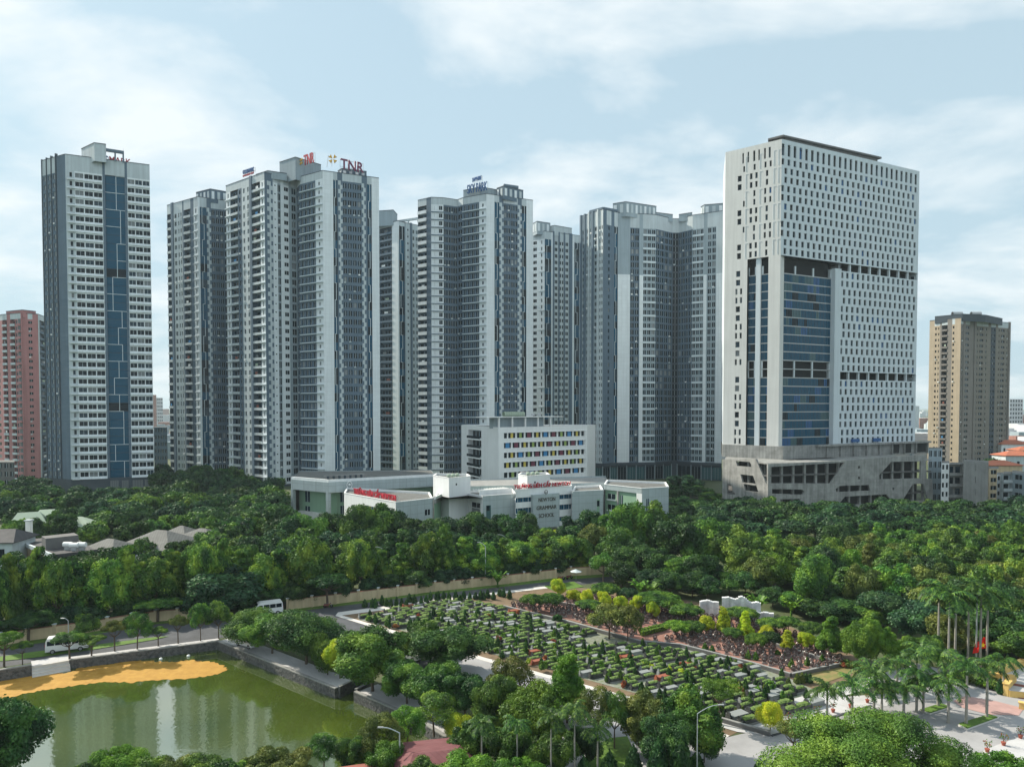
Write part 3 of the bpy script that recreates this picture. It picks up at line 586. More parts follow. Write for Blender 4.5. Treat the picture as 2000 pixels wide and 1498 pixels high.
def u_of(f, px, py=600):
    q = PLN(px, py, f.A, f.B); return (Vector((q.x, q.y)) - f.A).dot(f.u)
zg0, zg1 = 91.0, 94.0; rh = (133.8 - zg1) / 12; nc = 26; cw = fr.L / nc
for k in range(12):
    z = zg1 + k * rh; off = 0.25 if (k // 2) % 2 else 0.5 + 0.25; top = k == 11
    ws = [(cw * (i + off) - 0.72, cw * (i + off) + 0.72, z + 0.55, z + (rh + 1.6 if top else rh - 0.5)) for i in range(nc) if cw * (i + off) + 0.72 < fr.L - 0.3]
    rowed(fr, 0, fr.L, z, z + rh + (3.2 if top else 0), ws, 'tower_shaded')
uR = u_of(fr, 1641); uP = u_of(fr, 1629)
def rows_right(z0, z1, n):
    r = (z1 - z0) / n; m = int((fr.L - uR) / cw)
    for k in range(n):
        z = z0 + k * r; off = 0.3 if (k // 2) % 2 else 0.72
        ws = [(uR + cw * (i + off) - 0.72, uR + cw * (i + off) + 0.72, z + 0.5, z + r - 0.55) for i in range(m + 1) if uR + cw * (i + off) + 0.72 < fr.L - 0.2]
        rowed(fr, uR, fr.L, z, z + r, ws, 'tower_shaded')
rows_right(51.0, zg0, 12); rows_right(22.0, 48.0, 8)
for z0, z1 in ((zg0, zg1), (48.0, 51.0)):      # open storeys: columns, with a near-black sheet painting the shade behind
    for i in range(9):
        u = uR + (fr.L - uR) * i / 8; fr.box(GT.part('column'), max(uR, u - 0.35), min(fr.L, u + 0.35), -1.2, -0.3, z0, z1, 'tower_shaded')
    fr.quad(w, uR, fr.L, z0, z1, -5.0, 'void_shade'); fr.hole(w, uR, fr.L, z0, z1, 5.0, 'concrete_dark', 0)
# pilaster
fr.box(w, uP, uR, -4, 0.4, 22.0, zg0 + 0.6, 'tower_shaded')
# glass recess on the right face
nz = 21; zr = (zg0 - 22.0) / nz; cols = [0, .2, .36, .54, .72, .86, 1.0]
def recess(f, u0, u1, dep, nx, open_rows):
    f.quad(w, u0, u1, 22.0, zg1, -dep - 1.5, 'void_shade')
    for k in range(nz):
        z = 22.0 + k * zr; f.box(GT.part('floor_slab'), u0, u1, -dep - 0.6, -dep + 0.12, z - 0.18, z + 0.18, 'metal_grey')
        if k in open_rows:
            for i in range(4): uu = u0 + (u1 - u0) * i / 3.0; f.box(GT.part('column'), max(u0, uu - 0.3), min(u1, uu + 0.3), -dep - 0.5, -dep, z, z + zr, 'tower_shaded')
            continue
        i = 0
        while i < nx:
            step = GT.rng.choice((1, 2, 2, 3)); j = min(nx, i + step); a, b = u0 + (u1 - u0) * i / nx, u0 + (u1 - u0) * j / nx
            GT.window(f, a + 0.05, b - 0.05, z + 0.2, z + zr - 0.2, dep, 0, GT.glass((('glass_blue', 10), ('glass_film', 1.2), ('glass_teal', 1), ('glass_dark', 1))), True, 'dark_wall', max(1, (j - i) * 2 - 1)); i = j
recess(fr, 0.0, uP, 1.6, 18, (8, 9, 20)); 
# left face
rowsL = []
def L(px): return u_of(fl, px)
for k in range(12):
    z = zg1 + k * rh; top = k == 11; pat = (k // 2) % 2
    ws = [(1449, 1452.5), (1469, 1473), (1490, 1494), (1500, 1504)] if pat else [(1438.5, 1446), (1462, 1467), (1472.5, 1477), (1493, 1497.5)]
    if top: ws = [(1447, 1450), (1457, 1460), (1468, 1472), (1478, 1481), (1489, 1492.5), (1498, 1502)]
    if k in (2, 7): ws = [x for x in ws if x[0] > 1450]
    rowed(fl, 0, fl.L, z, z + rh + (3.2 if top else 0), [(L(a), L(b), z + 0.6, z + (rh + 1.3 if top else rh - 0.5)) for a, b in ws], 'tower_white')
    if k % 2 == 0 and not top:
        for a, b in ((1454, 1459), (1481, 1486), (1508, 1513), (1517, 1522)):     # shallow blind panels, a raised rim each
            fl.box(w, L(a), L(a) + 0.12, 0, 0.1, z + .5, z + 2 * rh - .6, 'tower_shaded'); fl.box(w, L(a), L(b), 0, 0.1, z + 2 * rh - .6, z + 2 * rh - .5, 'tower_shaded')
uA, uB_ = L(1459), L(1500)
rl = (zg1 - 22.0) / 21
for k in range(21):
    z = 22.0 + k * rl; pat = (k // 2) % 2
    ws = [(1437, 1445)] if pat else [(1436, 1440), (1445, 1449)]
    if k in (8, 20): ws = []
    rowed(fl, 0, uA, z, z + rl, [(L(a), L(b), z + 0.6, z + rl - 0.6) for a, b in ws], 'tower_white', gs=(('glass_mid', 3), ('glass_curtain', 1), ('glass_dark', 2)))
fl.box(w, uB_, fl.L, -4, 0.003, 22.0, zg1, 'tower_white')
fl.box(w, (uA + uB_) / 2 - .9, (uA + uB_) / 2 + .9, -1.6, -0.5, 22, zg1, 'tower_shaded')
recess(fl, uA, uB_, 1.4, 8, (8, 9, 20))
gb = (gr.x - 14, gr.y + 24); gc = (gl.x + 8, gl.y + 30)
f2 = Fr(gr, gb)
for k in range(34): rowed(f2, 0, f2.L, 22 + k * 3.4 if k < 33 else 134.2, 22 + (k + 1) * 3.4 if k < 33 else H, [(f2.L * (i + .5) / 7 - .7, f2.L * (i + .5) / 7 + .7, 22 + k * 3.4 + .6, 22 + k * 3.4 + 2.8) for i in range(7)] if k < 33 else [], 'tower_shaded')
shell(GT, [gb, gc, gl], 22, H, 'tower_shaded')
roof(GT, [tuple(gl), tuple(gn), tuple(gr), gb, gc], H - 2.5)
# roof canopy: a thin slab on set-back walls
cm = MB(); q = [G(1500, 272, 140.3), G(1530, 264.5, 140.3), G(1722, 308, 140.3)]; q = [(p.x, p.y) for p in q]; q2 = q + [(q[2][0] - 8, q[2][1] + 12), (q[0][0] + 6, q[0][1] + 14)]
cm.hexa(q2, 139.8, 140.5, 'concrete_dark'); q3 = [((x * 0.94 + (q2[3][0] + q2[0][0]) * .03), y * .94 + (q2[3][1] + q2[0][1]) * .03) for x, y in q2]
cm.hexa(q3, H - 2.4, 139.8, 'concrete_dark'); cm.obj('roof_canopy', GT.root)
# ---- the bare concrete podium
pl, pn, pr_ = [Vector(G(*q)[:2]) for q in ((1411, 985), (1500, 1001), (1822, 987))]
def plate(A, B, outer, holes, m, thick=0.7, name='podium_screen'):
    """a concrete screen with openings: outlines read on its own plane, extruded to a real thickness"""
    f = Fr(A, B); n3 = Vector((f.n.x, f.n.y, 0)); loops = [[PLN(x, y, A, B) for x, y in lp] for lp in [outer] + holes]
    ins = [[Vector((((p.x - f.A.x) * f.u.x + (p.y - f.A.y) * f.u.y), p.z, 0)) for p in lp] for lp in loops]
    tri = tessellate_polygon(ins); flat = [p for lp in loops for p in lp]; mb = MB()
    for t in tri: mb.poly([flat[i] for i in t], m)
    for lp in loops:
        for i in range(len(lp)):
            a, b = lp[i], lp[(i + 1) % len(lp)]; mb.poly([a, b, b - n3 * thick, a - n3 * thick], m)
    return mb.obj(name, GT.root)
zq = lambda x: 1008
R_out = [(1500, 906), (1660, 899), (1700, 895), (1808, 888), (1810, 935), (1821, 936), (1823, 990), (1500, 1004)]
R_h = [[(1504, 912), (1650, 903), (1622, 944), (1504, 944)], [(1741, 902), (1799, 901), (1798, 934), (1718, 936), (1717, 928)], [(1640, 949), (1697, 947), (1700, 958), (1634, 961), (1632, 955)],
       [(1650, 970), (1731, 965), (1747, 983), (1637, 986)], [(1508, 955), (1567, 956), (1571, 961), (1567, 966), (1508, 964)], [(1524, 975), (1564, 974), (1556, 991), (1524, 991)],
       [(1783, 945), (1804, 945), (1813, 978), (1763, 977)], [(1597, 983), (1632, 979), (1628, 988), (1587, 993)], [(1676, 910), (1680, 910), (1680, 915), (1676, 915)], [(1676, 931), (1680, 931), (1680, 936), (1676, 936)], [(1743, 952), (1747, 952), (1747, 957), (1743, 957)]]
plate(pn, pr_, R_out, R_h, 'podium_concrete')
L_out = [(1411, 897), (1476, 896), (1496, 944), (1500, 946), (1500, 1002), (1411, 985)]
L_h = [[(1437, 900), (1464, 902), (1467, 907), (1467, 912), (1440, 910)], [(1446, 926), (1471, 929), (1476, 945), (1450, 942)], [(1452, 945), (1477, 948), (1481, 961), (1456, 958)], [(1420, 945), (1428, 946), (1436, 966), (1420, 965)]]
plate(pl, pn, L_out, L_h, 'podium_concrete')
pb = MB(); un = Fr(pn, pr_).n; ul = Fr(pl, pn).n
core = [tuple(pl - ul * 1.0), tuple(pn - un * 1.0), tuple(pr_ - un * 1.0), (pr_.x - 6, pr_.y + 34), (pl.x + 14, pl.y + 40)]
for z in (0.3, 4.6, 8.6, 12.6): pb.hexa(core, z, z + 0.4, 'concrete_dark')  # interior shade put into the slabs by a darker concrete
pb.hexa(core, 16.9, 17.3, 'podium_concrete')
inner = [tuple(pl - ul * 4 + Vector((3, 0))), tuple(pn - un * 4), tuple(pr_ - un * 4 - Vector((3, 0))), (pr_.x - 14, pr_.y + 26), (pl.x + 20, pl.y + 34)]
pb.hexa(inner, 0, 17, 'void_shade')  # near-black block standing in for the shaded interior
f = Fr(pn, pr_)
for k in range(15): u = f.L * (k + .4) / 15; f.box(pb, u - .4, u + .4, -2.4, -1.6, 0, 17, 'podium_concrete', True)
f = Fr(pl, pn)
for k in range(3): u = f.L * (k + .5) / 3; f.box(pb, u - .35, u + .35, -2.4, -1.6, 0, 17, 'podium_concrete', True)
# set-back upper tier flush with the tower
ut = [tuple(gl - fl.n * -0.5), tuple(gn + fr.n * 2.5 + fl.n * 0.5), tuple(gr + fr.n * 2.5 + fr.u * 5), (gr.x - 4, gr.y + 26), gc]
pb.hexa(ut, 17.3, 22.2, 'podium_concrete'); f = Fr(ut[1], ut[2])
for k in range(9):
    u = f.L * (.27 + .72 * k / 8); f.box(pb, u - .3, u + .3, 0, 0.8, 17.3, 21.8, 'podium_concrete')
f.box(pb, f.L * .2, f.L, 0, 1.6, 21.8, 22.5, 'podium_concrete')
for a, b in ((.72, .78), (.81, .87), (.90, .985)): f.box(pb, f.L * a, f.L * b, 0, 0.05, 17.8, 21.5, 'void_shade')  # near-black panels painting shaded openings onto the tier wall
f.box(pb, 0, f.L * .3, 0, 3.4, 16.2, 17.3, 'podium_concrete')
pb.obj('concrete_podium', GT.root)
for px in (1660, 1702):      # building cradles hanging at the foot of the facade
    mb = MB(); u = u_of(fr, px, 860); fr.box(mb, u, u + 4.2, 0.5, 1.3, 22.9, 24.2, 'blue_sign', True); mb.obj('work_cradle', GT.root)
GT.finish()

# ================================================================ ROOFTOP SIGNS
def sign_frame(A_, B_, z0, z1, root, n=6, d=-0.35):
    f = Fr(A_, B_); mb = MB()
    for k in range(n + 1): u = f.L * k / n; f.box(mb, u - .06, u + .06, d - .1, d, z0, z1, 'metal_grey', True)
    for z in (z0 + .3 * (z1 - z0), z1 - .3): f.box(mb, 0, f.L, d - .1, d, z - .06, z + .06, 'metal_grey', True)
    mb.obj('support_frame', root)
def sign(label, text, pxa, pya, pxb, pyb, Hb, h, m, z0=None, **k):
    A_, B_ = Vector(G(pxa, pya, Hb)[:2]), Vector(G(pxb, pyb, Hb)[:2]); r = thing('roof_sign', label, 'sign', (A_.x, A_.y, Hb), 0, 'letter signs on the tower roofs')
    text_on(text, A_, B_, Hb, h, m, r, **k); sign_frame(A_, B_, (z0 or Hb) - .5, Hb + h, r); return r, A_, B_
sign('big maroon TNR letters above the front right edge of the tower roof', 'TNR', 665, 329, 710, 338, 144.6, 4.4, 'maroon_sign', bold=0.12)
sign('red TNR letters facing left on the roof housing', 'TNR', 594, 324, 614, 317, 147.6, 4.6, 'red_sign', bold=0.10)
def emblem(label, px, py, Hb, s, rot, m1):
    c = G(px, py, Hb); r = thing('roof_emblem', label, 'sign', tuple(c), rot, 'letter signs on the tower roofs'); mb = MB()
    for i in range(4):
        a = math.pi / 4 + i * math.pi / 2; cx, cz = math.cos(a) * s * .52, math.sin(a) * s * .52
        for da in (-.42, .42):
            t = a + da; tx, tz = math.cos(t) * s, math.sin(t) * s; ox, oz = math.cos(a) * s * .16, math.sin(a) * s * .16; ex, ez = math.cos(a + da * .3) * s * .95, math.sin(a + da * .3) * s * .95
            mb.poly([(c.x + ox, c.y - .2, c.z + oz), (c.x + tx, c.y - .2, c.z + tz), (c.x + ex, c.y - .2, c.z + ez)], m1); mb.poly([(c.x + ox, c.y + .1, c.z + oz), (c.x + ex, c.y + .1, c.z + ez), (c.x + tx, c.y + .1, c.z + tz)], 'dark_sign')
        mb.tube((c.x + cx * .5, c.y, c.z + cz * .5), (c.x + cx * 1.6, c.y, c.z + cz * 1.6), .12 * s, .2 * s, m1, 6)
    me = mb.mesh('petal_cross', tuple(c)); link('petal_cross', me, r)
    mb = MB(); mb.tube((c.x - .5, c.y + .4, c.z - s * 1.6), (c.x - .5, c.y + .3, c.z), .08, .08, 'metal_grey'); mb.tube((c.x - 3.0, c.y + 1.2, c.z - s * 1.6), (c.x - 2.2, c.y + .6, c.z + .8 * s), .1, .1, 'metal_grey'); mb.tube((c.x - 2.2, c.y + .6, c.z + .8 * s), (c.x - .2, c.y + .4, c.z + .4), .08, .08, 'metal_grey')
    link('support_frame', mb.mesh('support_frame', tuple(c)), r); return r
emblem('golden four petal cross emblem beside the maroon letters', 650, 311, 149.5, 2.1, 0, 'gold_sign')
emblem('small golden petal emblem beside the red letters on the roof housing', 588.5, 316, 149.4, 1.7, math.radians(-50), 'gold_sign')
sign('large blue SKY PARK letters on the roof edge of the middle tower', 'SKY PARK', 913, 379, 952, 371.5, 144.3, 4.3, 'blue_sign', bold=0.08)
sign('small dark blue letters above the SKY PARK sign', 'SAPPHIRE', 923, 356, 941, 351, 150.3, 1.9, 'blue_sign', z0=145.5, bold=0.08)
r_, a_, b_ = sign('small blue and red letters on the left corner of the tower roof', 'GOLDMARK', 475, 341, 497, 334, 145.6, 1.7, 'blue_sign', bold=0.08)
text_on('SAPPHIRE CITY', a_, b_, 144.3, .8, 'red_sign', r_, bold=0.05)
r_, a_, b_ = sign('blue and red letters on the roof of the white tower', 'GOLD', 190, 313, 212, 316.5, 143.3, 2.4, 'blue_sign', bold=0.08)
c_ = Vector(G(256, 323, 143.3)[:2]); text_on('MARK', b_ + (c_ - b_) * .03, c_, 143.3, 2.4, 'red_sign', r_, bold=0.08)

# ================================================================ THE SCHOOL
SG = 'buildings of the school'
def wallbox(B, front, z1, depth, mats, z0=0.0, roofm='roof_grey', coping=None, name='block'):
    """front: plan points left to right; extruded back to a block"""
    P = [Vector(p[:2]) for p in front]; e0, e1 = P[0], P[-1]
    bk = [Vector((e1.x + e1.x / e1.y * depth - 1, e1.y + depth)), Vector((e0.x + e0.x / e0.y * depth + 1, e0.y + depth))]
    mb = MB()
    for i, (a, b) in enumerate(zip(P, P[1:])):
        if mats[i]: f = Fr(a, b); f.quad(mb, 0, f.L, z0, z1, 0, mats[i])
    for a, b in ((P[-1], bk[0]), (bk[0], bk[1]), (bk[1], P[0])): f = Fr(a, b); f.quad(mb, 0, f.L, z0, z1, 0, mats[0] or 'school_white')
    mb.obj(name, B.root)
    rm = MB(); allp = P + bk; tri = tessellate_polygon([[Vector((p[0], p[1], 0)) for p in allp]])
    for t in tri: rm.poly([(allp[i][0], allp[i][1], z1 - 0.5) for i in t], roofm)
    rm.obj('roof', B.root)
    if coping:
        cm = MB()
        for a, b in zip(P, P[1:]): f = Fr(a, b); f.box(cm, 0, f.L, -0.35, 0.08, z1 - 0.02, z1 + 0.14, coping, True)
        for a, b in ((P[-1], bk[0]), (bk[0], bk[1]), (bk[1], P[0])): f = Fr(a, b); f.box(cm, 0, f.L, -0.35, 0.08, z1 - 0.5, z1 + 0.14, coping, True)
        cm.obj('coping', B.root)
    return P + bk
V2 = lambda px, py, z: Vector(G(px, py, z)[:2])
# six-storey classroom slab
sl_, sn, sr = V2(901, 830, 29), V2(974, 834.5, 29), V2(1147, 831, 29)
S = Bldg('school_tower', 'white seven storey school block with rows of yellow, green, blue and maroon window shutters', 'school building', (sn.x, sn.y, 0), SG)
f1, f2 = Fr(sl_, sn), Fr(sn, sr); w = S.wall
seqs = ['-YGMYBMGBY-', 'BMYGYMYGMB', '-YBGMBYMYG-', 'YGYMBGMYGY', '-GMBGYBMB-', 'BYGMYGMGYB']
CN = {'Y': 'shutter_yellow', 'G': 'shutter_green', 'M': 'shutter_maroon', 'B': 'shutter_blue'}
ua, ub = f2.L * .055, f2.L * .975; f2.quad(w, 0, ua, 0, 29, 0, 'school_white'); f2.quad(w, ub, f2.L, 0, 29, 0, 'school_white'); zprev = 29.0
for k, sq in enumerate(seqs):
    zc = 25.6 - 3.95 * k; c, e = zc - 1.1, zc + 1.1; f2.quad(w, ua, ub, e, zprev, 0, 'school_white'); zprev = c
    f2.hole(w, ua, ub, c, e, 0.35, 'school_white'); f2.quad(w, ua, ub, c, e, -0.35, 'school_white')
    full = sum(.5 if ch == '-' else 1 for ch in sq); u = ua; cell = (ub - ua) / full
    for ch in sq:
        cc = cell * (.5 if ch == '-' else 1)
        a, b = u + cell * .05, u + cc - cell * (.17 if ch != '-' else .12); S.window(f2, a, b, c + .05, e - .05, -0.02, -0.35, 'glass_dark', False)
        if ch != '-':
            d = (b - a); p0, p1 = (a + d * .33, b - d * .33) if ch in 'YG' else (a + d * .22, b - d * .22)
            mb = S.part('shutter'); f2.box(mb, p0, p1, -0.33, -0.22, c + .06, e - .06, CN[ch])
        u += cc
f2.quad(w, ua, ub, 0, zprev, 0, 'school_white')
for k in range(6):      # sun-shade lines over each band
    f2.box(w, ua - .4, ub + .4, 0, 0.25, 25.6 - 3.95 * k + 1.1, 25.6 - 3.95 * k + 1.25, 'paint_white')
b0, b1 = u_of(f1, 914.5, 860), u_of(f1, 940, 860); f1.quad(w, 0, b0, 0, 29, 0, 'school_white'); f1.quad(w, b1, f1.L, 0, 29, 0, 'school_white')
f1.quad(w, b0, b1, 27.2, 29, 0, 'school_white'); f1.quad(w, b0, b1, 27.2 - 24, 0, 0, 'school_white'); f1.quad(w, b0, b1, 0, 4.0, 0, 'school_white')
f1.hole(w, b0, b1, 4.0, 27.2, 2.2, 'school_white'); f1.quad(w, b0, b1, 4.0, 27.2, -2.2, 'mid_wall')
for k in range(6):
    z = 23.6 - 3.95 * k
    if z < 3.5: continue
    mb = S.part('balcony'); f1.box(mb, b0 - .3, b1, -2.2, 0.9, z - .55, z, 'school_white', True); f1.box(mb, b0, b1 - .2, 0.6, 0.75, z, z + 1.15, 'glass_dark')
    for q in range(4): a = b0 + (b1 - b0) * (q + .1) / 4; S.window(f1, a, a + (b1 - b0) / 4 * .8, z + .3, z + 3.0, -0.03, -2.2, 'glass_dark', False)
shell(S, [sr, sr + Vector((sr.x / sr.y * 16 + 4, 18)), sl_ + Vector((2, 8)), sl_], 0, 29, 'school_white'); roof(S, [tuple(sl_), tuple(sn), tuple(sr), tuple(sr + Vector((sr.x / sr.y * 16 + 4, 18))), tuple(sl_ + Vector((2, 8)))], 28.4, 'roof_grey')
mb = MB(); pu = lambda px: u_of(f2, px, 820)
f2.box(mb, -5, f2.L * .74, -9, -1.5, 32.8, 33.1, 'paint_white', True)
for k in range(5): f2.box(mb, f2.L * .03 + k * 6.6, f2.L * .03 + k * 6.6 + .6, -2.6, -2.0, 28.4, 32.8, 'paint_white', True)
f2.box(mb, 1.0, f2.L * .55, -8, -4, 28.4, 32.8, 'mid_wall', True); mb.obj('roof_pergola', S.root)
mb = MB()
for k in range(9): a = f2.p(5.5 + k * 1.15, -4.5, 34.1); b = f2.p(6.6 + k * 1.15, -4.5, 34.1); mb.tube(a, b, 1.05, 1.0, 'roof_green', 10)
mb.obj('water_tank', S.root)
mb = MB()
for k in range(4):
    c = f2.p(20 + k * 1.6, -4 - (k % 2), 33.9); mb.ball(c, .55, 'metal_grey', 6, 4)
mb.obj('water_tank', S.root); S.finish()
# low wings
# left hall
l0, l1, l2 = V2(568, 931, 14), V2(641, 937, 14), V2(853, 926, 14)
Lh = Bldg('school_hall', 'low pale school hall with deep panelled fascia and green walls, at the left end', 'school building', (l1.x, l1.y, 0), SG)
for a, b in ((l0, l1), (l1, l2)):
    f = Fr(a, b); f.box(Lh.wall, 0, f.L, -0.8, 0, 9.9, 13.2, 'school_panel', True); f.box(Lh.wall, 0, f.L, -0.9, -0.2, 13.2, 14.0, 'school_white', True)
    f.box(Lh.wall, 0.2, f.L - .2, -3.4, -0.8, 9.7, 9.9, 'school_white'); f.quad(Lh.wall, 0, f.L, 0, 9.9, -3.4, 'school_green')
f = Fr(l0, l1)
for u in (0.0, f.L - 1.1): mb = Lh.part('column'); f.box(mb, u, u + 1.1, -1.1, 0.05, 0, 9.9, 'school_panel', True)
for u0, u1, z0, z1 in ((.17, .30, 1.8, 4.2), (.17, .30, 5.6, 9.2)): Lh.window(f, f.L * u0, f.L * u1, z0, z1, -0.05, -3.4, 'glass_mid')
f.box(Lh.wall, f.L * .05, f.L * .9, -3.2, -1.8, 0, 2.6, 'school_white', True)
f = Fr(l1, l2)
for u0, u1, z0, z1 in ((.02, .04, 6, 9.2), (.02, .04, 2, 5.2), (.13, .17, 6.2, 9.4), (.13, .17, 2.0, 5.0), (.2, .24, 6.2, 9.4)): Lh.window(f, f.L * u0, f.L * u1, z0, z1, -0.05, -3.4, 'glass_mid')
bk = [Vector((l2.x - 5, l2.y + 26)), Vector((l0.x - 6, l0.y + 30))]
shell(Lh, [l2, bk[0], bk[1], l0], 0, 13.2, 'school_panel'); roof(Lh, [tuple(l0), tuple(l1), tuple(l2), tuple(bk[0]), tuple(bk[1])], 13.0, 'roof_grey')
mb = MB(); f.box(mb, f.L * .03, f.L * .4, -9, -8, 13, 14.6, 'concrete', True)
for k in range(7): f.box(mb, f.L * (.05 + .05 * k), f.L * (.065 + .05 * k), -7.9, -7.4, 13, 14.4, 'dark_wall', True)
mb.obj('roof_duct', Lh.root)
c = PLN(682, 947, l1, l2); mb = MB(); 
for k in range(16):
    a0, a1 = 2 * math.pi * k / 16, 2 * math.pi * (k + 1) / 16; o_ = u_of(f, 682, 947)
    mb.tube(f.p(o_ + math.cos(a0) * .85, .25, c.z + math.sin(a0) * 1.15), f.p(o_ + math.cos(a1) * .85, .25, c.z + math.sin(a1) * 1.15), .13, .13, 'paint_white', 5)
mb.ball(f.p(o_, .2, c.z + .1), .42, 'paint_white', 8, 6); mb.obj('round_emblem', Lh.root); Lh.finish()
# middle left block with coloured blinds
m0, m1, m2 = V2(672, 963, 11), V2(773, 981, 11), V2(845, 973, 11)
Mb = Bldg('school_wing', 'low white school wing with coloured vertical blinds and the red roof letters above its edge', 'school building', (m1.x, m1.y, 0), SG)
allp = wallbox(Mb, [m0, m1, m2], 11, 14, [None, 'school_panel'], coping='paint_white')
f = Fr(m0, m1); w = Mb.wall; f.quad(w, 0, f.L, 8.6, 11, 0, 'school_white'); f.quad(w, 0, f.L * .3, 0, 8.6, 0, 'school_white'); f.quad(w, f.L * .95, f.L, 0, 8.6, 0, 'school_white'); f.quad(w, f.L * .3, f.L * .95, 0, 2, 0, 'school_white')
f.hole(w, f.L * .3, f.L * .95, 2, 8.6, .6, 'school_white'); f.quad(w, f.L * .3, f.L * .95, 2, 8.6, -.6, 'school_white')
for k, cn in enumerate(['paint_white', 'shutter_green', 'step_red', 'shutter_cyan', 'shutter_yellow', 'shutter_cyan']):
    a = f.L * (.31 + .107 * k); Mb.window(f, a, a + f.L * .062, 2.1, 8.5, -.02, -.6, 'glass_blue', True); mb = Mb.part('blind'); f.box(mb, a + f.L * .066, a + f.L * .1, -.58, -.3, 2.2, 8.5, cn)
Mb.window(f, f.L * .17, f.L * .21, 6, 8, -.02, 0, 'glass_dark')
f = Fr(m1, m2); Mb.window(f, f.L * .78, f.L * .92, 6.4, 8.0, -.02, 0, 'glass_dark'); Mb.window(f, f.L * .78, f.L * .92, 2.4, 5.0, -.02, 0, 'school_green', False)
Mb.finish()
# green recess + white windowed wing + grey panels
g0, g1, g2, g3 = m2 + Vector((0.3, 1.0)), V2(877, 958, 11), V2(943, 969, 11), V2(1007, 964, 11)
Wn = Bldg('school_wing', 'low school wing with white window bays and a grey panelled end with slot window', 'school building', (g2.x, g2.y, 0), SG)
wallbox(Wn, [g0, g1, g2, g3], 11, 12, ['school_green', None, 'school_panel'], coping='school_white'); w = Wn.wall
f = Fr(g0, g1); f.box(w, 0, f.L, 0, .5, 9.3, 10.6, 'concrete'); f = Fr(g1, g2); f.quad(w, 0, f.L, 9.2, 11, 0, 'school_white'); f.quad(w, 0, f.L, 0, 9.2, -.8, 'school_white'); f.hole(w, 0, f.L, 0, 9.2, .8, 'school_white')
for a, b in ((.0, .06), (.28, .34), (.55, .60), (.93, 1.0)): f.box(w, f.L * a, f.L * b, -.8, 0.002, 0, 9.2, 'school_white')
for a, b in ((.20, .28), (.50, .55)): f.box(w, f.L * a, f.L * b, -.8, -.3, 0, 9.2, 'school_green')
for a, b in ((.07, .19), (.36, .49), (.63, .91)):
    for z in (1.0, 5.2): Wn.window(f, f.L * a, f.L * b, z + 1.9, z + 3.4, -.02, -.8, 'glass_dark'); Wn.window(f, f.L * a, f.L * b, z - .5, z + 1.7, -.02, -.8, 'glass_curtain', False)
f = Fr(g2, g3); Wn.window(f, f.L * .1, f.L * .24, 2.5, 8.2, -.02, 0, 'glass_teal', False); Wn.window(f, f.L * .1, f.L * .2, 6.6, 8.1, -.06, 0, 'glass_dark', False)
# louvre frame on the roof
mb = MB(); f = Fr(g2, g3)
for k in range(12): f.box(mb, f.L * k / 12, f.L * k / 12 + .12, -6, -2, 12.2, 12.5, 'paint_white', True)
f.box(mb, 0, f.L, -2.1, -1.9, 10.5, 12.5, 'school_white', True); mb.obj('roof_pergola', Wn.root); Wn.finish()
# the centre with the name panel
c0, c1 = V2(1007, 957, 12.4), V2(1117, 949.5, 12.4)
Ce = Bldg('school_entrance_block', 'white centre of the school with the tall grey NEWTON GRAMMAR SCHOOL name panel', 'school building', ((c0.x + c1.x) / 2, c0.y, 0), SG)
wallbox(Ce, [c0, c1], 12.4, 14, [None], coping='paint_white'); f = Fr(c0, c1); w = Ce.wall; pz = 12.4
for z0, z1 in ((8.6, 10.0), (5.3, 6.9), (1.8, 3.2)):
    f.quad(w, 0, f.L, z1, pz, 0, 'school_white'); pz = z0; f.hole(w, 0, f.L, z0, z1, .4, 'school_white'); f.quad(w, 0, f.L, z0, z1, -.42, 'dark_wall')
    for k in range(11):
        a = f.L * k / 11; Ce.window(f, a + .1, a + f.L / 11 - .1, z0 + .05, z1 - .05, .4, 0, 'glass_blue', True)
f.quad(w, 0, f.L, 0, pz, 0, 'school_white')
up0, up1 = u_of(f, 1037, 1000), u_of(f, 1088.5, 1000); mb = MB(); f.box(mb, up0, up1, 0, 1.2, 0.6, 10.7, 'school_panel'); pan = mb.obj('name_panel', Ce.root)
A_, B_ = Vector(f.p(up0, 1.2, 0)[:2]), Vector(f.p(up1, 1.2, 0)[:2])
for s, a, b, z in (('NEWTON', .20, .83, 8.55), ('GRAMMAR', .13, .88, 6.15), ('SCHOOL', .21, .79, 3.75)):
    t = text_on(s, A_ + (B_ - A_) * a, A_ + (B_ - A_) * b, z, 1.15, 'dark_sign', Ce.root, ext=.06, d=.08, bold=0)
mb = MB(); uc = (up0 + up1) / 2
for k in range(14):
    a0, a1 = 2 * math.pi * k / 14, 2 * math.pi * (k + 1) / 14; mb.tube(f.p(uc + math.cos(a0) * .55, 1.0, 11.3 + math.sin(a0) * .6), f.p(uc + math.cos(a1) * .55, 1.0, 11.3 + math.sin(a1) * .6), .1, .1, 'dark_sign', 5)
mb.ball(f.p(uc, .9, 11.2), .35, 'metal_grey', 6, 4); mb.obj('round_emblem', Ce.root); Ce.finish()
A_, B_ = Vector(f.p(-.3, -.6, 0)[:2]), Vector(f.p(f.L * .985, -.6, 0)[:2])
r = thing('roof_sign', 'long red TRUONG LIEN CAP NEWTON letters above the white centre of the school', 'sign', (A_.x, A_.y, 12.4), 0, 'red letter signs of the school')
text_on('TRƯỜNG LIÊN CẤP NEWTON', A_, B_, 12.75, 1.15, 'red_sign', r, bold=.03); sign_frame(A_, B_, 12.2, 13.6, r, 10, -.3)
f = Fr(m0, m1); A_, B_ = Vector(f.p(f.L * .16, -.9, 0)[:2]), Vector(f.p(f.L * .965, -.9, 0)[:2])
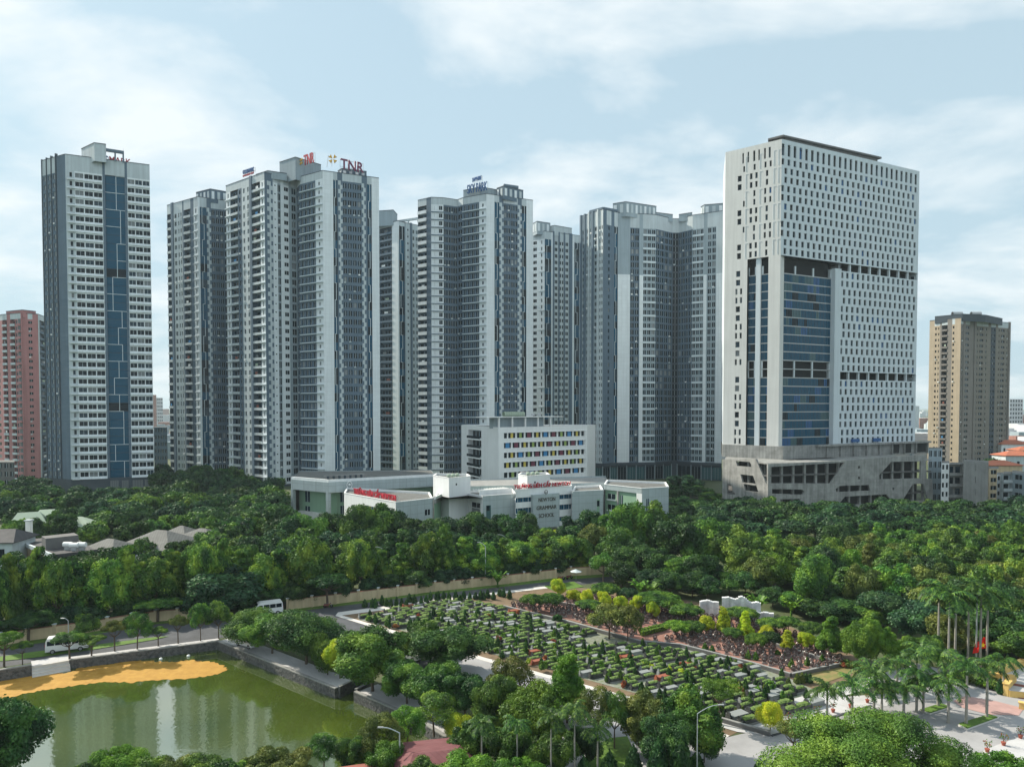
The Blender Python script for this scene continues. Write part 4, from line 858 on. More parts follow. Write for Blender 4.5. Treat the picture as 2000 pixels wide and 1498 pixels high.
r = thing('roof_sign', 'crowded red TRUONG LIEN CAP NEWTON letters running along the edge of the left school wing', 'sign', (A_.x, A_.y, 11), 0, 'red letter signs of the school')
text_on('TRƯỜNG LIÊN CẤP NEWTON', A_, B_, 11.3, 1.5, 'red_sign', r, bold=.06); sign_frame(A_, B_, 10.8, 12.8, r, 12, -.3)
# right wing
r0, r1 = V2(1117, 960, 11), V2(1178, 957, 11)
Rw = Bldg('school_wing', 'grey panelled school wing right of the name panel, with a narrow green slot', 'school building', (r0.x, r0.y, 0), SG)
wallbox(Rw, [r0, r1], 11, 14, ['school_panel'], coping='school_white'); f = Fr(r0, r1)
Rw.window(f, f.L * .80, f.L * .88, 1.5, 8.2, -.02, 0, 'school_green', False); Rw.window(f, f.L * .80, f.L * .88, 6.0, 7.8, -.06, 0, 'glass_dark', False); Rw.window(f, f.L * .80, f.L * .88, 1.8, 3.6, -.06, 0, 'glass_dark', False); Rw.finish()
e0, e1, e2 = V2(1180, 946, 12.4), V2(1254, 954, 12.4), V2(1306, 951, 12.4)
Re = Bldg('school_wing', 'right end of the school with a pale green side wall and grey panelled front', 'school building', (e1.x, e1.y, 0), SG)
wallbox(Re, [e0, e1, e2], 12.4, 14, [None, 'school_panel'], coping='school_white'); f = Fr(e0, e1); w = Re.wall
f.quad(w, 0, f.L, 10.8, 12.4, 0, 'school_panel'); f.quad(w, 0, f.L, 0, 10.8, -.5, 'school_green'); f.quad(w, f.L * .86, f.L, 0, 10.8, 0, 'school_white')
for z in (1.2, 4.6, 8.0): Re.window(f, f.L * .08, f.L * .28, z, z + 1.6, -.04, -.5, 'glass_dark'); f.box(w, f.L * .06, f.L * .3, -.5, -.1, z - .5, z - .1, 'school_white')
Re.window(f, f.L * .42, f.L * .48, 3, 9.5, -.04, -.5, 'glass_mid'); f.box(w, f.L * .34, f.L * .38, -.5, -.05, 0, 10.8, 'concrete')
f = Fr(e1, e2); Re.window(f, f.L * .16, f.L * .26, 4.5, 9.2, -.02, 0, 'glass_mid'); Re.finish()
# stair housings on the low roofs
for lab, q in (('white stair housing on the school roof, left of the tall block', ((846, 929), (877, 934), (919, 930))), ('white stair housing on the school roof behind the red letters', ((1012, 927), (1030, 930), (1074, 927)))):
    P = [V2(x, y, 16.2) for x, y in q]; B = Bldg('stair_housing', lab, 'roof housing', (P[1].x, P[1].y, 0), 'stair housings of the school')
    wallbox(B, P, 16.2, 7, ['school_white', 'school_white'], z0=0, coping='paint_white')
    f = Fr(P[1], P[2]); B.window(f, f.L * .3, f.L * .36, 13.9, 14.5, -.03, 0, 'glass_dark', False)
    mb = MB(); 
    for k in range(3): c = f.p(f.L * (.3 + .2 * k), -3, 16.5); mb.ball((c[0], c[1], 16.5), .7, 'roof_green', 8, 5)
    mb.obj('water_tank', B.root); B.finish()
# grey mass behind (large flat roof linking the wings)
B = Bldg('school_rear_hall', 'flat grey roofed hall behind the low school wings', 'school building', (10, 262, 0), SG)
q = [V2(877, 950, 11.6), V2(1010, 948, 11.6), V2(1188, 941.5, 11.6)]; wallbox(B, q, 11.6, 22, ['school_panel', 'school_panel'], roofm='concrete'); B.finish()

# ================================================================ SMALL HOUSES
def house(label, px, Y, wd, dp, hw, hr, rz, wm, rm, hip=True, name='small_house', group='low houses among the trees', wins=True):
    c = XY(px, Y); r = thing(name, label, 'house', (c.x, c.y, 0), rz, group); mb = MB(); x, y = wd / 2, dp / 2
    mb.hexa([(-x, -y), (x, -y), (x, y), (-x, y)], 0, hw, wm); o = link('wall', mb.mesh('wall'), r)
    rb = MB(); X, Yy = x + .6, y + .6; k = X - Yy if hip and X > Yy else (X * .55 if hip else X)
    rp = [(-X, -Yy, hw), (X, -Yy, hw), (X, Yy, hw), (-X, Yy, hw), (-k, 0, hw + hr), (k, 0, hw + hr)]
    for q in ((0, 1, 5, 4), (2, 3, 4, 5), (1, 2, 5), (3, 0, 4)): rb.poly([rp[i] for i in q], rm)
    rb.poly([rp[0], rp[3], rp[2], rp[1]], rm)
    rb.box(-X, X, -Yy - .02, Yy + .02, hw - .2, hw - 0.004, rm); link('roof', rb.mesh('roof'), r)
    if wins:
        for i in range(max(1, int(wd / 4))):
            xx = -x + (i + .5) * wd / max(1, int(wd / 4)); m = MB(); m.box(xx - .6, xx + .6, -y - .05, -y + .1, hw * .35, hw * .8, 'glass_dark'); link('window', m.mesh('window'), r)
    return r
house('grey hipped roof house nearest the flat dark roof', 212, 165, 11, 9, 4, 2.6, -.35, 'mid_wall', 'roof_grey')
house('largest grey hipped roof house left of centre', 312, 172, 15, 12, 4, 3.4, -.3, 'mid_wall', 'roof_grey')
house('small grey hipped roof showing behind the large grey roof', 352, 182, 10, 9, 4.0, 2.8, -.3, 'mid_wall', 'roof_grey')
house('grey hipped roof house farthest right among the low roofs', 393, 178, 12, 10, 4.2, 2.6, -.3, 'mid_wall', 'roof_grey')
house('pale gabled shed beside the largest grey roof', 272, 158, 7, 6, 3, 1.2, -.3, 'school_white', 'metal_grey', False)
house('long low pale metal shed roof behind the street trees', 492, 178, 13, 6, 3.2, .8, -.3, 'mid_wall', 'metal_grey', False)
house('pale green pyramid roof pavilion left of the palm', 52, 196, 8, 8, 5.2, 3.0, .5, 'pale_wall', 'roof_green')
house('pale green roof half hidden by trees behind the flat dark roof', 92, 205, 7, 7, 5.2, 2.5, .4, 'pale_wall', 'roof_green')
house('pale green lean roof right of the dark flat roof', 152, 190, 8, 7, 5.5, 2.4, .2, 'roof_green', 'roof_green')
house('pale villa with a brown roof at the left edge', 0, 160, 9, 9, 7.5, 2.2, .1, 'pale_wall', 'roof_dark')
q = [G(34, 1053, 6.2), G(106, 1083, 6.2), G(188, 1073, 6.2), G(140, 1044, 6.2)]; q = [(p.x, p.y) for p in q]
fr_ = Bldg('flat_roof_building', 'cream building with a broad dark flat roof and white tanks, among the left trees', 'building', (q[1][0], q[1][1], 0), 'low houses among the trees')
fr_.wall.hexa(q, 0, 5.2, 'beige_wall'); fr_.wall.hexa([(x * 1.0, y) for x, y in q], 5.204, 6.0, 'roof_dark')
for a, b, m in ((0, 1, 'pale_wall'), (1, 2, 'roof_dark')): f = Fr(q[a], q[b]); f.box(fr_.wall, -.3, f.L + .3, 0.0, 0.5, 5.5, 6.3, m, True)
f = Fr(q[1], q[2]); fr_.window(f, f.L * .45, f.L * .7, 3.4, 4.4, -.04, 0, 'glass_dark')
for u, d in ((.55, -3), (.72, -2.5), (.45, -5)):
    c = f.p(f.L * u, d, 7.1); mb = MB(); mb.tube((c[0] - .9, c[1], 7.2), (c[0] + .9, c[1], 7.2), .55, .55, 'paint_white', 10); mb.box(c[0] - .6, c[0] + .6, c[1] - .3, c[1] + .3, 6.0, 6.7, 'metal_grey'); mb.obj('water_tank', fr_.root)
mb = MB(); f.box(mb, 0, f.L * .8, -12, -8, 6, 8.5, 'concrete_dark', True); mb.obj('roof_shed', fr_.root); fr_.finish()
c = G(58, 1090, 0); t = thing('water_tower', 'slender square white tower beside the flat dark roof', 'tower', tuple(c), 0); mb = MB(); mb.box(-.55, .55, -.55, .55, 0, 9.2, 'school_white'); link('shaft', mb.mesh('shaft'), t); mb = MB(); mb.box(-.75, .75, -.75, .75, 9.2, 9.5, 'pale_wall'); link('cap', mb.mesh('cap'), t)
# right-hand cluster of town houses
def block(label, pxa, pxb, Y, ztop, m, floors, ncol, wm='glass_dark', slope=0.0, group='town houses beyond the trees on the right', bal=False, name='town_house', wr=0.6):
    a, b = XY(pxa, Y), XY(pxb, Y * (1 + slope)); B = Bldg(name, label, 'house', (a.x, a.y, 0), group); fh = ztop / floors
    facade(B, a, b, 0, floors, fh, ztop, [(10, 'b' if bal else 'w', m, {'n': ncol, 'ww': wr, 'rail': m, 'g': wm if not bal else None})])
    P = [a, b, Vector((b.x + b.x / b.y * 10, b.y + 10)), Vector((a.x + a.x / a.y * 10, a.y + 10))]
    shell(B, [P[1], P[2], P[3], P[0]], 0, ztop, m); roof(B, [tuple(p) for p in P], ztop, 'roof_grey'); B.finish(); return B
block('narrow white house with stacked windows, left of the bare grey block', 1841, 1856, 262, 16.5, 'school_white', 5, 2)
block('grey skeleton house with open floors beside the bare grey block', 1857, 1884, 262, 16.0, 'concrete', 4, 2, bal=True)
block('bare grey block house with a blank wall', 1884, 1933, 258, 17.5, 'concrete', 4, 1, 'concrete_dark', -.03, wr=.02)
block('low pale house at the foot of the tan tower', 1815, 1842, 275, 21, 'mid_wall', 5, 3)
block('small orange and cream house right of the bare grey block', 1934, 1953, 285, 12.5, 'beige_wall', 4, 1)
block('pale blue narrow house with a white front', 1950, 1966, 270, 11.5, 'school_white', 4, 2)
block('cream balcony house at the right edge', 1963, 1980, 262, 12.5, 'pale_wall', 4, 1, bal=True)
block('grey blank sided house cut by the right edge', 1980, 2030, 262, 13.0, 'mid_wall', 4, 2, slope=-.04)
house('house with an orange red roof behind the bare grey block', 1952, 300, 14, 9, 13, 1.8, 0, 'beige_wall', 'roof_red', group='town houses beyond the trees on the right')
house('house with a red roof close to the tan tower', 1985, 345, 16, 10, 14, 2, 0, 'pale_wall', 'roof_red', group='town houses beyond the trees on the right')
house('house with a dark red roof at the right edge, far behind', 2010, 420, 18, 10, 12, 2, 0, 'pale_wall', 'roof_red', group='town houses beyond the trees on the right')
house('white house with red roofs far right near the horizon', 1975, 470, 20, 12, 13, 2.5, 0, 'school_white', 'roof_red', group='town houses beyond the trees on the right')
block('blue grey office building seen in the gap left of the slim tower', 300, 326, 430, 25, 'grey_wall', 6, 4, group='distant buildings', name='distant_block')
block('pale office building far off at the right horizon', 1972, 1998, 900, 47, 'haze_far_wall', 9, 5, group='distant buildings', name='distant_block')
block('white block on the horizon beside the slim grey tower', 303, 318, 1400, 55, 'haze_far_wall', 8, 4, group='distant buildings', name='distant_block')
block('low grey block cut by the left edge in front of the pink tower', -30, 26, 300, 14, 'concrete_dark', 4, 5, group='low houses among the trees')
# far city: countless houses to the horizon
mb = MB(); rg = random.Random(5)
for i in range(2600):
    Y = 520 * (1 + rg.random() ** 2 * 9); px = rg.uniform(-300, 2300); x = (px - 1000) / 1400 * Y; s = rg.uniform(6, 22); h = rg.choice((6, 9, 12, 14, 18)) * (1 + (rg.random() > .97) * 2.2)
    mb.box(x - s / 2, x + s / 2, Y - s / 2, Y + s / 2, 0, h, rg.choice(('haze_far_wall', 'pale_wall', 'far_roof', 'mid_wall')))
tag(mb.obj('far_city_haze_houses'), 'countless pale and red roofed houses spreading to the horizon', 'far city', kind='stuff')

# ================================================================ GROUND, ROADS, POND
def sheet(name, pts, z, m, holes=(), kind='structure'):
    loops = [[Vector((p[0], p[1], 0)) for p in pts]] + [[Vector((p[0], p[1], 0)) for p in h] for h in holes]
    flat = [p for l in loops for p in l]; tri = tessellate_polygon(loops); mb = MB(); mb.v = [(p.x, p.y, z) for p in flat]
    for t in tri:
        a, b, c = (flat[i] for i in t)
        if ((b - a).cross(c - a)).z < 0: t = (t[0], t[2], t[1])
        mb.f.append(tuple(t)); mb.m.append(mb.mi(m))
    o = mb.obj(name); 
    if kind: o['kind'] = kind
    return o
g = lambda pts: [G2(x, y) for x, y in pts]
WZ = -1.15
pond = g([(-260, 1352), (-60, 1322), (62, 1302), (136, 1289), (428, 1252), (660, 1345), (709, 1322), (722, 1338), (697, 1351), (815, 1402), (900, 1455), (760, 1520), (560, 1545), (300, 1570), (-60, 1590), (-420, 1560)])
sheet('ground', [(-9000, -250), (9000, -250), (9000, 15000), (-9000, 15000)], 0.0, 'earth', [pond])
water = sheet('pond_water', pond, WZ, 'pond_water')
def offset_line(pts, d):      # shift an open or closed line sideways (to its right)
    out = []
    for i, p in enumerate(pts):
        a = Vector(pts[max(0, i - 1)]); b = Vector(pts[min(len(pts) - 1, i + 1)]); t = (b - a).normalized(); out.append((p[0] + t.y * d, p[1] - t.x * d))
    return out
def ribbon(name, line, width, z, m, side=-1, kind='structure'):
    return sheet(name, list(line) + list(reversed(offset_line(line, side * width))), z, m, kind=kind)
def wall_run(label, line, z0, z1, th, m, cap=None, name='retaining_wall', cat='wall', group=None, side=1, capm='concrete'):
    a = line[0]; r = thing(name, label, cat, (a[0], a[1], 0), 0, group); mb = MB(); cb = MB()
    off = offset_line(line, side * th)
    for i in range(len(line) - 1):
        p, q, q2, p2 = line[i], line[i + 1], off[i + 1], off[i]; quad = [p, q, q2, p2]
        if (Vector(q) - Vector(p)).cross(Vector(q2) - Vector(p)) < 0: quad = [p, p2, q2, q]
        mb.hexa(quad, z0, z1, m)
        if cap: cb.hexa(quad, z1 + 0.001, z1 + cap, capm)
    mb.obj('wall_face', r)
    if cap: cb.obj('coping', r)
    return r
PW = 'stone walls of the pond'
wall_run('dark rubble stone pond wall at the left edge, left of the steps', pond[0:3], WZ - .6, 0.35, .5, 'stone_wall', .12, group=PW)
wall_run('long dark stone pond wall under the roadside trees', pond[3:5], WZ - .6, 0.12, .5, 'stone_wall', .12, group=PW)
wall_run('grey stone pond wall slanting down from the far corner of the pond', pond[4:6], WZ - .6, 0.12, .5, 'stone_wall', .12, group=PW)
wall_run('short stone wall round the little inlet of the pond', pond[5:9], WZ - .6, 0.3, .4, 'stone_wall', .1, group=PW)
wall_run('stone pond wall nearest the red roof', pond[8:11], WZ - .6, 0.12, .5, 'stone_wall', .12, group=PW)
wall_run('near bank wall of the pond below the foreground trees', pond[10:16] + [pond[0]], WZ - .6, 0.2, .5, 'stone_wall', group=PW)
st = thing('pond_steps', 'pale stone steps leading down into the pond beside the road', 'steps', (*pond[2], 0)); A_, B_ = Vector(pond[2]), Vector(pond[3]); f = Fr(A_, B_)
for k in range(5): mb = MB(); f.box(mb, 0, f.L, -.2, .35 * (k + 1), -.35 * (k + 1), -.35 * k + (.12 if k == 0 else 0), 'kerb', True); mb.obj('step', st)
sheet('landing', [f.p(0, 0, 0)[:2], f.p(f.L, 0, 0)[:2], f.p(f.L, -2.4, 0)[:2], f.p(0, -2.4, 0)[:2]], 0.13, 'paving_pale')
# orange algae on the water
alg = [G2(x, y) for x, y in [(-200, 1330), (0, 1323), (60, 1318), (100, 1312), (130, 1314), (160, 1303), (215, 1297), (240, 1290), (290, 1290), (330, 1293), (380, 1288), (420, 1294), (448, 1306), (425, 1317), (380, 1324), (300, 1328), (250, 1333), (205, 1331), (150, 1338), (100, 1345), (50, 1354), (0, 1366), (-200, 1410)]]
alg = [(x * (CH - WZ) / CH, y * (CH - WZ) / CH) for x, y in alg]
def jag(pts, amp, n, rg):
    out = []
    for i, p in enumerate(pts):
        q = pts[(i + 1) % len(pts)]; d = Vector(q) - Vector(p); nn = Vector((d.y, -d.x)).normalized()
        for k in range(n): t = k / n; o = rg.uniform(-amp, amp) if k else 0; out.append((p[0] + d.x * t + nn.x * o, p[1] + d.y * t + nn.y * o))
    return out
o = sheet('algae_mat', jag(alg, .34, 9, random.Random(3)), WZ + .02, 'algae', kind='stuff'); tag(o, 'orange yellow algae floating in a long patch on the green pond', 'algae')
# roads
WL = [(-260, 1288), (0, 1262), (51, 1252), (160, 1237), (304, 1214), (430, 1204), (562, 1191), (700, 1174), (850, 1155), (992, 1140), (1115, 1125), (1190, 1121)]     # foot of the cream wall
wl = g(WL)
verge = wl + list(reversed(g([(-260, 1296), (0, 1268), (160, 1243), (304, 1219), (430, 1209), (562, 1196), (700, 1179), (850, 1160), (992, 1145), (1115, 1131), (1190, 1126)])))
sheet('verge', verge, .04, 'lawn')
sheet('road', g([(-260, 1296), (0, 1268), (160, 1243), (304, 1219), (430, 1209), (562, 1196), (700, 1179), (850, 1160), (1000, 1144), (1115, 1131), (1200, 1126), (1200, 1135), (1085, 1147), (960, 1162), (850, 1178), (655, 1203), (790, 1243), (935, 1287), (1235, 1368), (1420, 1442), (1700, 1560), (1200, 1620), (1130, 1440), (1000, 1380), (870, 1322), (720, 1275), (640, 1256), (600, 1262), (470, 1243), (428, 1246), (136, 1283), (-260, 1342)]), .02, 'asphalt')
sheet('pavement', g([(655, 1203), (660, 1196), (850, 1171), (1075, 1144), (1085, 1147), (960, 1162), (850, 1178), (668, 1202), (800, 1240), (945, 1284), (1245, 1365), (1425, 1437), (1418, 1441), (1235, 1369), (935, 1288), (790, 1244)]), .06, 'kerb')
ribbon('pavement', [pond[3], pond[4]], 1.5, .05, 'paving_pale', -1)
ribbon('pavement', [pond[4], pond[5]], 3.2, .055, 'paving_pale', -1)
ribbon('pavement', [pond[8], pond[9], pond[10]], 3.4, .055, 'paving_pale', -1)
sheet('median_grass', g([(-260, 1312), (0, 1283), (70, 1273), (170, 1262), (300, 1245), (330, 1243), (300, 1250), (170, 1271), (75, 1284), (0, 1292), (-260, 1325)]), .1, 'lawn')
sheet('road', g([(870, 1322), (790, 1244), (935, 1288), (1235, 1369), (1418, 1441), (1560, 1500), (1800, 1600), (1200, 1640), (1160, 1460), (1000, 1385)]), .05, 'road_pale')
# plaza
sheet('plaza', g([(1418, 1441), (1700, 1375), (1780, 1352), (1850, 1330), (1900, 1335), (2060, 1385), (2300, 1480), (2100, 1640), (1560, 1580)]), .07, 'road_pale')
sheet('plaza_paving', g([(1400, 1418), (1420, 1400), (1600, 1352), (1790, 1296), (1850, 1310), (1700, 1345), (1640, 1362), (1780, 1352), (1840, 1340), (1850, 1360), (1640, 1394), (1505, 1437), (1440, 1430)]), .09, 'paving_pale')
sheet('red_paving', g([(1862, 1370), (1885, 1360), (1945, 1370), (2000, 1384), (1990, 1398), (1930, 1396), (1880, 1383)]), .10, 'plaza_red')
sheet('plaza_paving', g([(1914, 1470), (1950, 1455), (2060, 1415), (2200, 1480), (2100, 1560)]), .11, 'paving_pale')
# garden beds in front of the unseen building, lower centre
sheet('lawn', g([(1150, 1465), (1190, 1442), (1225, 1438), (1240, 1470), (1215, 1500), (1140, 1510)]), .08, 'lawn')
sheet('park_path', g([(1020, 1455), (1100, 1440), (1150, 1465), (1140, 1510), (1040, 1530)]), .09, 'paving_pale')
# cemetery floors
GREEN = [(700, 1210), (800, 1183), (890, 1166), (985, 1187), (1110, 1216), (1250, 1256), (1330, 1264), (1470, 1300), (1545, 1326), (1600, 1352), (1420, 1398), (1235, 1352), (1040, 1298), (790, 1233)]
DARK = [(985, 1186), (1060, 1166), (1150, 1160), (1290, 1178), (1370, 1195), (1480, 1215), (1600, 1262), (1660, 1300), (1640, 1308), (1545, 1318), (1470, 1294), (1330, 1258), (1250, 1250), (1120, 1212)]
sheet('cemetery_ground', g([(668, 1202), (850, 1178), (960, 1162), (1085, 1147), (1180, 1150), (1300, 1165), (1480, 1195), (1690, 1290), (1660, 1330), (1425, 1437), (1245, 1365), (945, 1284), (800, 1240)]), .03, 'soil')
sheet('cemetery_ground', g(GREEN), .045, 'plot_ground')
sheet('red_paving', g(DARK), .06, 'paving_red')
sheet('lawn_bed', g([(1548, 1322), (1640, 1300), (1690, 1306), (1600, 1338)]), .08, 'lawn_dry')
sheet('lawn_bed', g([(1062, 1145), (1120, 1136), (1140, 1146), (1085, 1156)]), .08, 'lawn')
for lab, q in (('grass island with palms nearest the plaza corner', [(1870, 1418), (1933, 1398), (1951, 1404), (1888, 1427)]), ('grass island with palms in the middle of the plaza', [(1795, 1390), (1838, 1377), (1857, 1383), (1817, 1396)])):
    q = g(q); t = thing('grass_island', lab, 'planting bed', (*q[0], 0), 0, 'grass islands of the plaza'); mb = MB(); mb.hexa(q, 0.0, .22, 'kerb'); mb.obj('kerb', t)
    c = sum((Vector(p) for p in q), Vector((0, 0))) / 4; mb = MB(); mb.hexa([tuple(c + (Vector(p) - c) * .93) for p in q], .224, .34, 'lawn'); mb.obj('grass_top', t)
CW = 'low kerb walls of the cemetery'
for lab, ln in (('dark kerb wall along the lower edge of the red paved plot', [(985, 1188), (1110, 1218), (1250, 1257), (1330, 1264), (1470, 1300), (1545, 1322)]), ('kerb wall at the right end of the red paved plot', [(1545, 1322), (1640, 1301)]), ('kerb wall crossing the red paved plot', [(1300, 1222), (1390, 1232), (1500, 1258), (1640, 1300)]),
                ('pale kerb wall behind the first dark graves', [(1090, 1180), (1170, 1193)]), ('low wall of the grave plot beside the road junction', [(1404, 1408), (1505, 1437)])):
    wall_run(lab, g(ln), 0, .55, .35, 'concrete_dark', .08, 'kerb_wall', 'wall', CW)
wall_run('thin dark kerb line across the plaza paving', g([(1505, 1437), (1700, 1378)]), 0, .16, .3, 'asphalt', None, 'kerb_line', 'kerb', CW)
# cream boundary wall with pillars
def boundary(label, pts):
    ln = g(pts); r = wall_run(label, ln, 0, 1.75, .22, 'beige_wall', .14, 'boundary_wall', 'wall', 'cream boundary walls behind the road', side=-1, capm='wall_cap')
    for a, b in zip(ln, ln[1:]):
        a, b = Vector(a), Vector(b); n = max(1, int((b - a).length / 3.3))
        for k in range(n):
            c = a + (b - a) * k / n; mb = MB(); mb.box(c.x - .2, c.x + .2, c.y - .22, c.y + .24, 0, 2.1, 'beige_wall'); mb.box(c.x - .26, c.x + .26, c.y - .28, c.y + .3, 2.1, 2.2, 'pale_wall'); mb.obj('pillar', r)
boundary('cream boundary wall left of the parked white minibus', WL[0:6]); boundary('long cream boundary wall with brown coping, right of the white minibus', WL[6:])
hg = thing('hedge', 'clipped yellow green hedge strip between the red paved plots', 'hedge', (*G2(1250, 1236), 0)); mb = MB()
for ln in ([(1250, 1238), (1300, 1226)], [(1252, 1243), (1300, 1231)]):
    a, b = (Vector(G2(*p)) for p in ln); f = Fr(a, b)
    for k in range(14): f.box(mb, f.L * k / 14, f.L * (k + 1) / 14, -.3, .3 + .05 * (k % 3), .2, .8 + .07 * (k % 2), 'leaf_mid', True)
mb.obj('foliage', hg)

# ================================================================ TREES
rng = np.random.default_rng(11)
def quads_mesh(name, V, m, extra=None):
    """V: (n,4,3) leaf faces, extra: list of (verts, faces) lumps"""
    n = len(V); vs = V.reshape(-1, 3); fl = np.arange(n * 4).reshape(-1, 4)
    loops = fl.reshape(-1); starts = np.arange(0, n * 4, 4); tot = np.full(n, 4)
    if extra:
        for ev, ef in extra:
            k = len(vs); vs = np.vstack([vs, ev]); e = np.array(ef) + k; l0 = len(loops); loops = np.concatenate([loops, e.reshape(-1)])
            starts = np.concatenate([starts, l0 + np.arange(0, e.size, e.shape[1])]); tot = np.concatenate([tot, np.full(len(e), e.shape[1])])
    me = bpy.data.meshes.new(name); me.vertices.add(len(vs)); me.vertices.foreach_set('co', vs.astype(np.float32).reshape(-1))
    me.loops.add(len(loops)); me.loops.foreach_set('vertex_index', loops.astype(np.int32)); me.polygons.add(len(starts)); me.polygons.foreach_set('loop_start', starts.astype(np.int32)); me.polygons.foreach_set('loop_total', tot.astype(np.int32))
    me.materials.append(MATS[m]); me.update(calc_edges=True); return me
def ico():
    import bmesh
    b = bmesh.new(); bmesh.ops.create_icosphere(b, subdivisions=2, radius=1); v = np.array([x.co[:] for x in b.verts]); f = [[q.index for q in p.verts] for p in b.faces]; b.free(); return v, f
ICV, ICF = ico()
def leafset(lobes, n, leaf, up=0.35, droop=0.0, inside=0.80, aspect=.62):
    lobes = np.array(lobes, float); c, r = lobes[:, :3], lobes[:, 3:6]; area = (r[:, 0] * r[:, 1]) ** .5 * r[:, 2]; area = (r.prod(1)) ** (2 / 3)
    idx = rng.choice(len(lobes), size=int(n * 1.5), p=area / area.sum()); d = rng.normal(size=(len(idx), 3)); d[:, 2] += up; d /= np.linalg.norm(d, axis=1)[:, None]
    P = c[idx] + d * r[idx] * (rng.uniform(.74, 1.12, size=(len(idx), 1)) + np.abs(rng.normal(size=(len(idx), 1))) * .09); keep = np.ones(len(P), bool)
    for j in range(len(lobes)):
        q = ((P - c[j]) / r[j]); keep &= ~((np.einsum('ij,ij->i', q, q) < inside ** 2) & (idx != j))
    P, d = P[keep][:n], d[keep][:n]; m = len(P)
    N = d * .9 + rng.normal(size=(m, 3)) * .55; N[:, 2] += .25; N /= np.linalg.norm(N, axis=1)[:, None]
    T = np.cross(N, rng.normal(size=(m, 3))); T /= np.linalg.norm(T, axis=1)[:, None]; Bv = np.cross(N, T); s = leaf * rng.uniform(.55, 1.35, size=(m, 1))
    P[:, 2] -= droop * rng.random(m)
    return np.stack([P - T * s, P - Bv * s * aspect, P + T * s, P + Bv * s * aspect], 1)
def core(lobes, k=.78, seed=1):
    out = []; rr = np.random.default_rng(seed)
    for l in lobes:
        v = ICV * (np.array(l[3:6]) * k) * (1 + rr.normal(size=(len(ICV), 1)) * .07) + np.array(l[:3]); out.append((v, ICF))
    return out
def lobes_round(n, R, zc, rz, rl, rr, flat=.0):
    out = []
    for i in range(n):
        ph = math.acos(1 - 1.75 * (i + .5) / n); th = i * 2.39996 + rr.uniform(-.6, .6); s = rl * rr.choice((.55, .8, 1.0, 1.2, 1.45)) * rr.uniform(.85, 1.1); k = rr.uniform(.66, 1.2)
        if n < 40 and rr.random() < .12: continue
        out.append((R * k * math.sin(ph) * math.cos(th), R * k * math.sin(ph) * math.sin(th), zc + rz * k * math.cos(ph), s, s, s * (.8 - flat)))
    out.append((0, 0, zc, R * .62, R * .62, rz * .66)); return out
def trunkmesh(kind, zb, nb, spread, rr, r=.035, m='bark'):
    mb = MB(); top = (rr.uniform(-.02, .02), rr.uniform(-.02, .02), zb); mb.tube((0, 0, -.02), top, r, r * .72, m, 7)
    for i in range(nb):
        a = i * 2 * math.pi / nb + rr.uniform(-.4, .4); k = rr.uniform(.6, 1); e = (math.cos(a) * spread * k, math.sin(a) * spread * k, zb + (1 - zb) * rr.uniform(.3, .6)); mid = ((top[0] + e[0]) * .55, (top[1] + e[1]) * .55, zb + (e[2] - zb) * .4)
        mb.tube(top, mid, r * .6, r * .42, m, 5); mb.tube(mid, e, r * .42, r * .15, m, 5)
    return mb.mesh('trunk')
TREES = {}
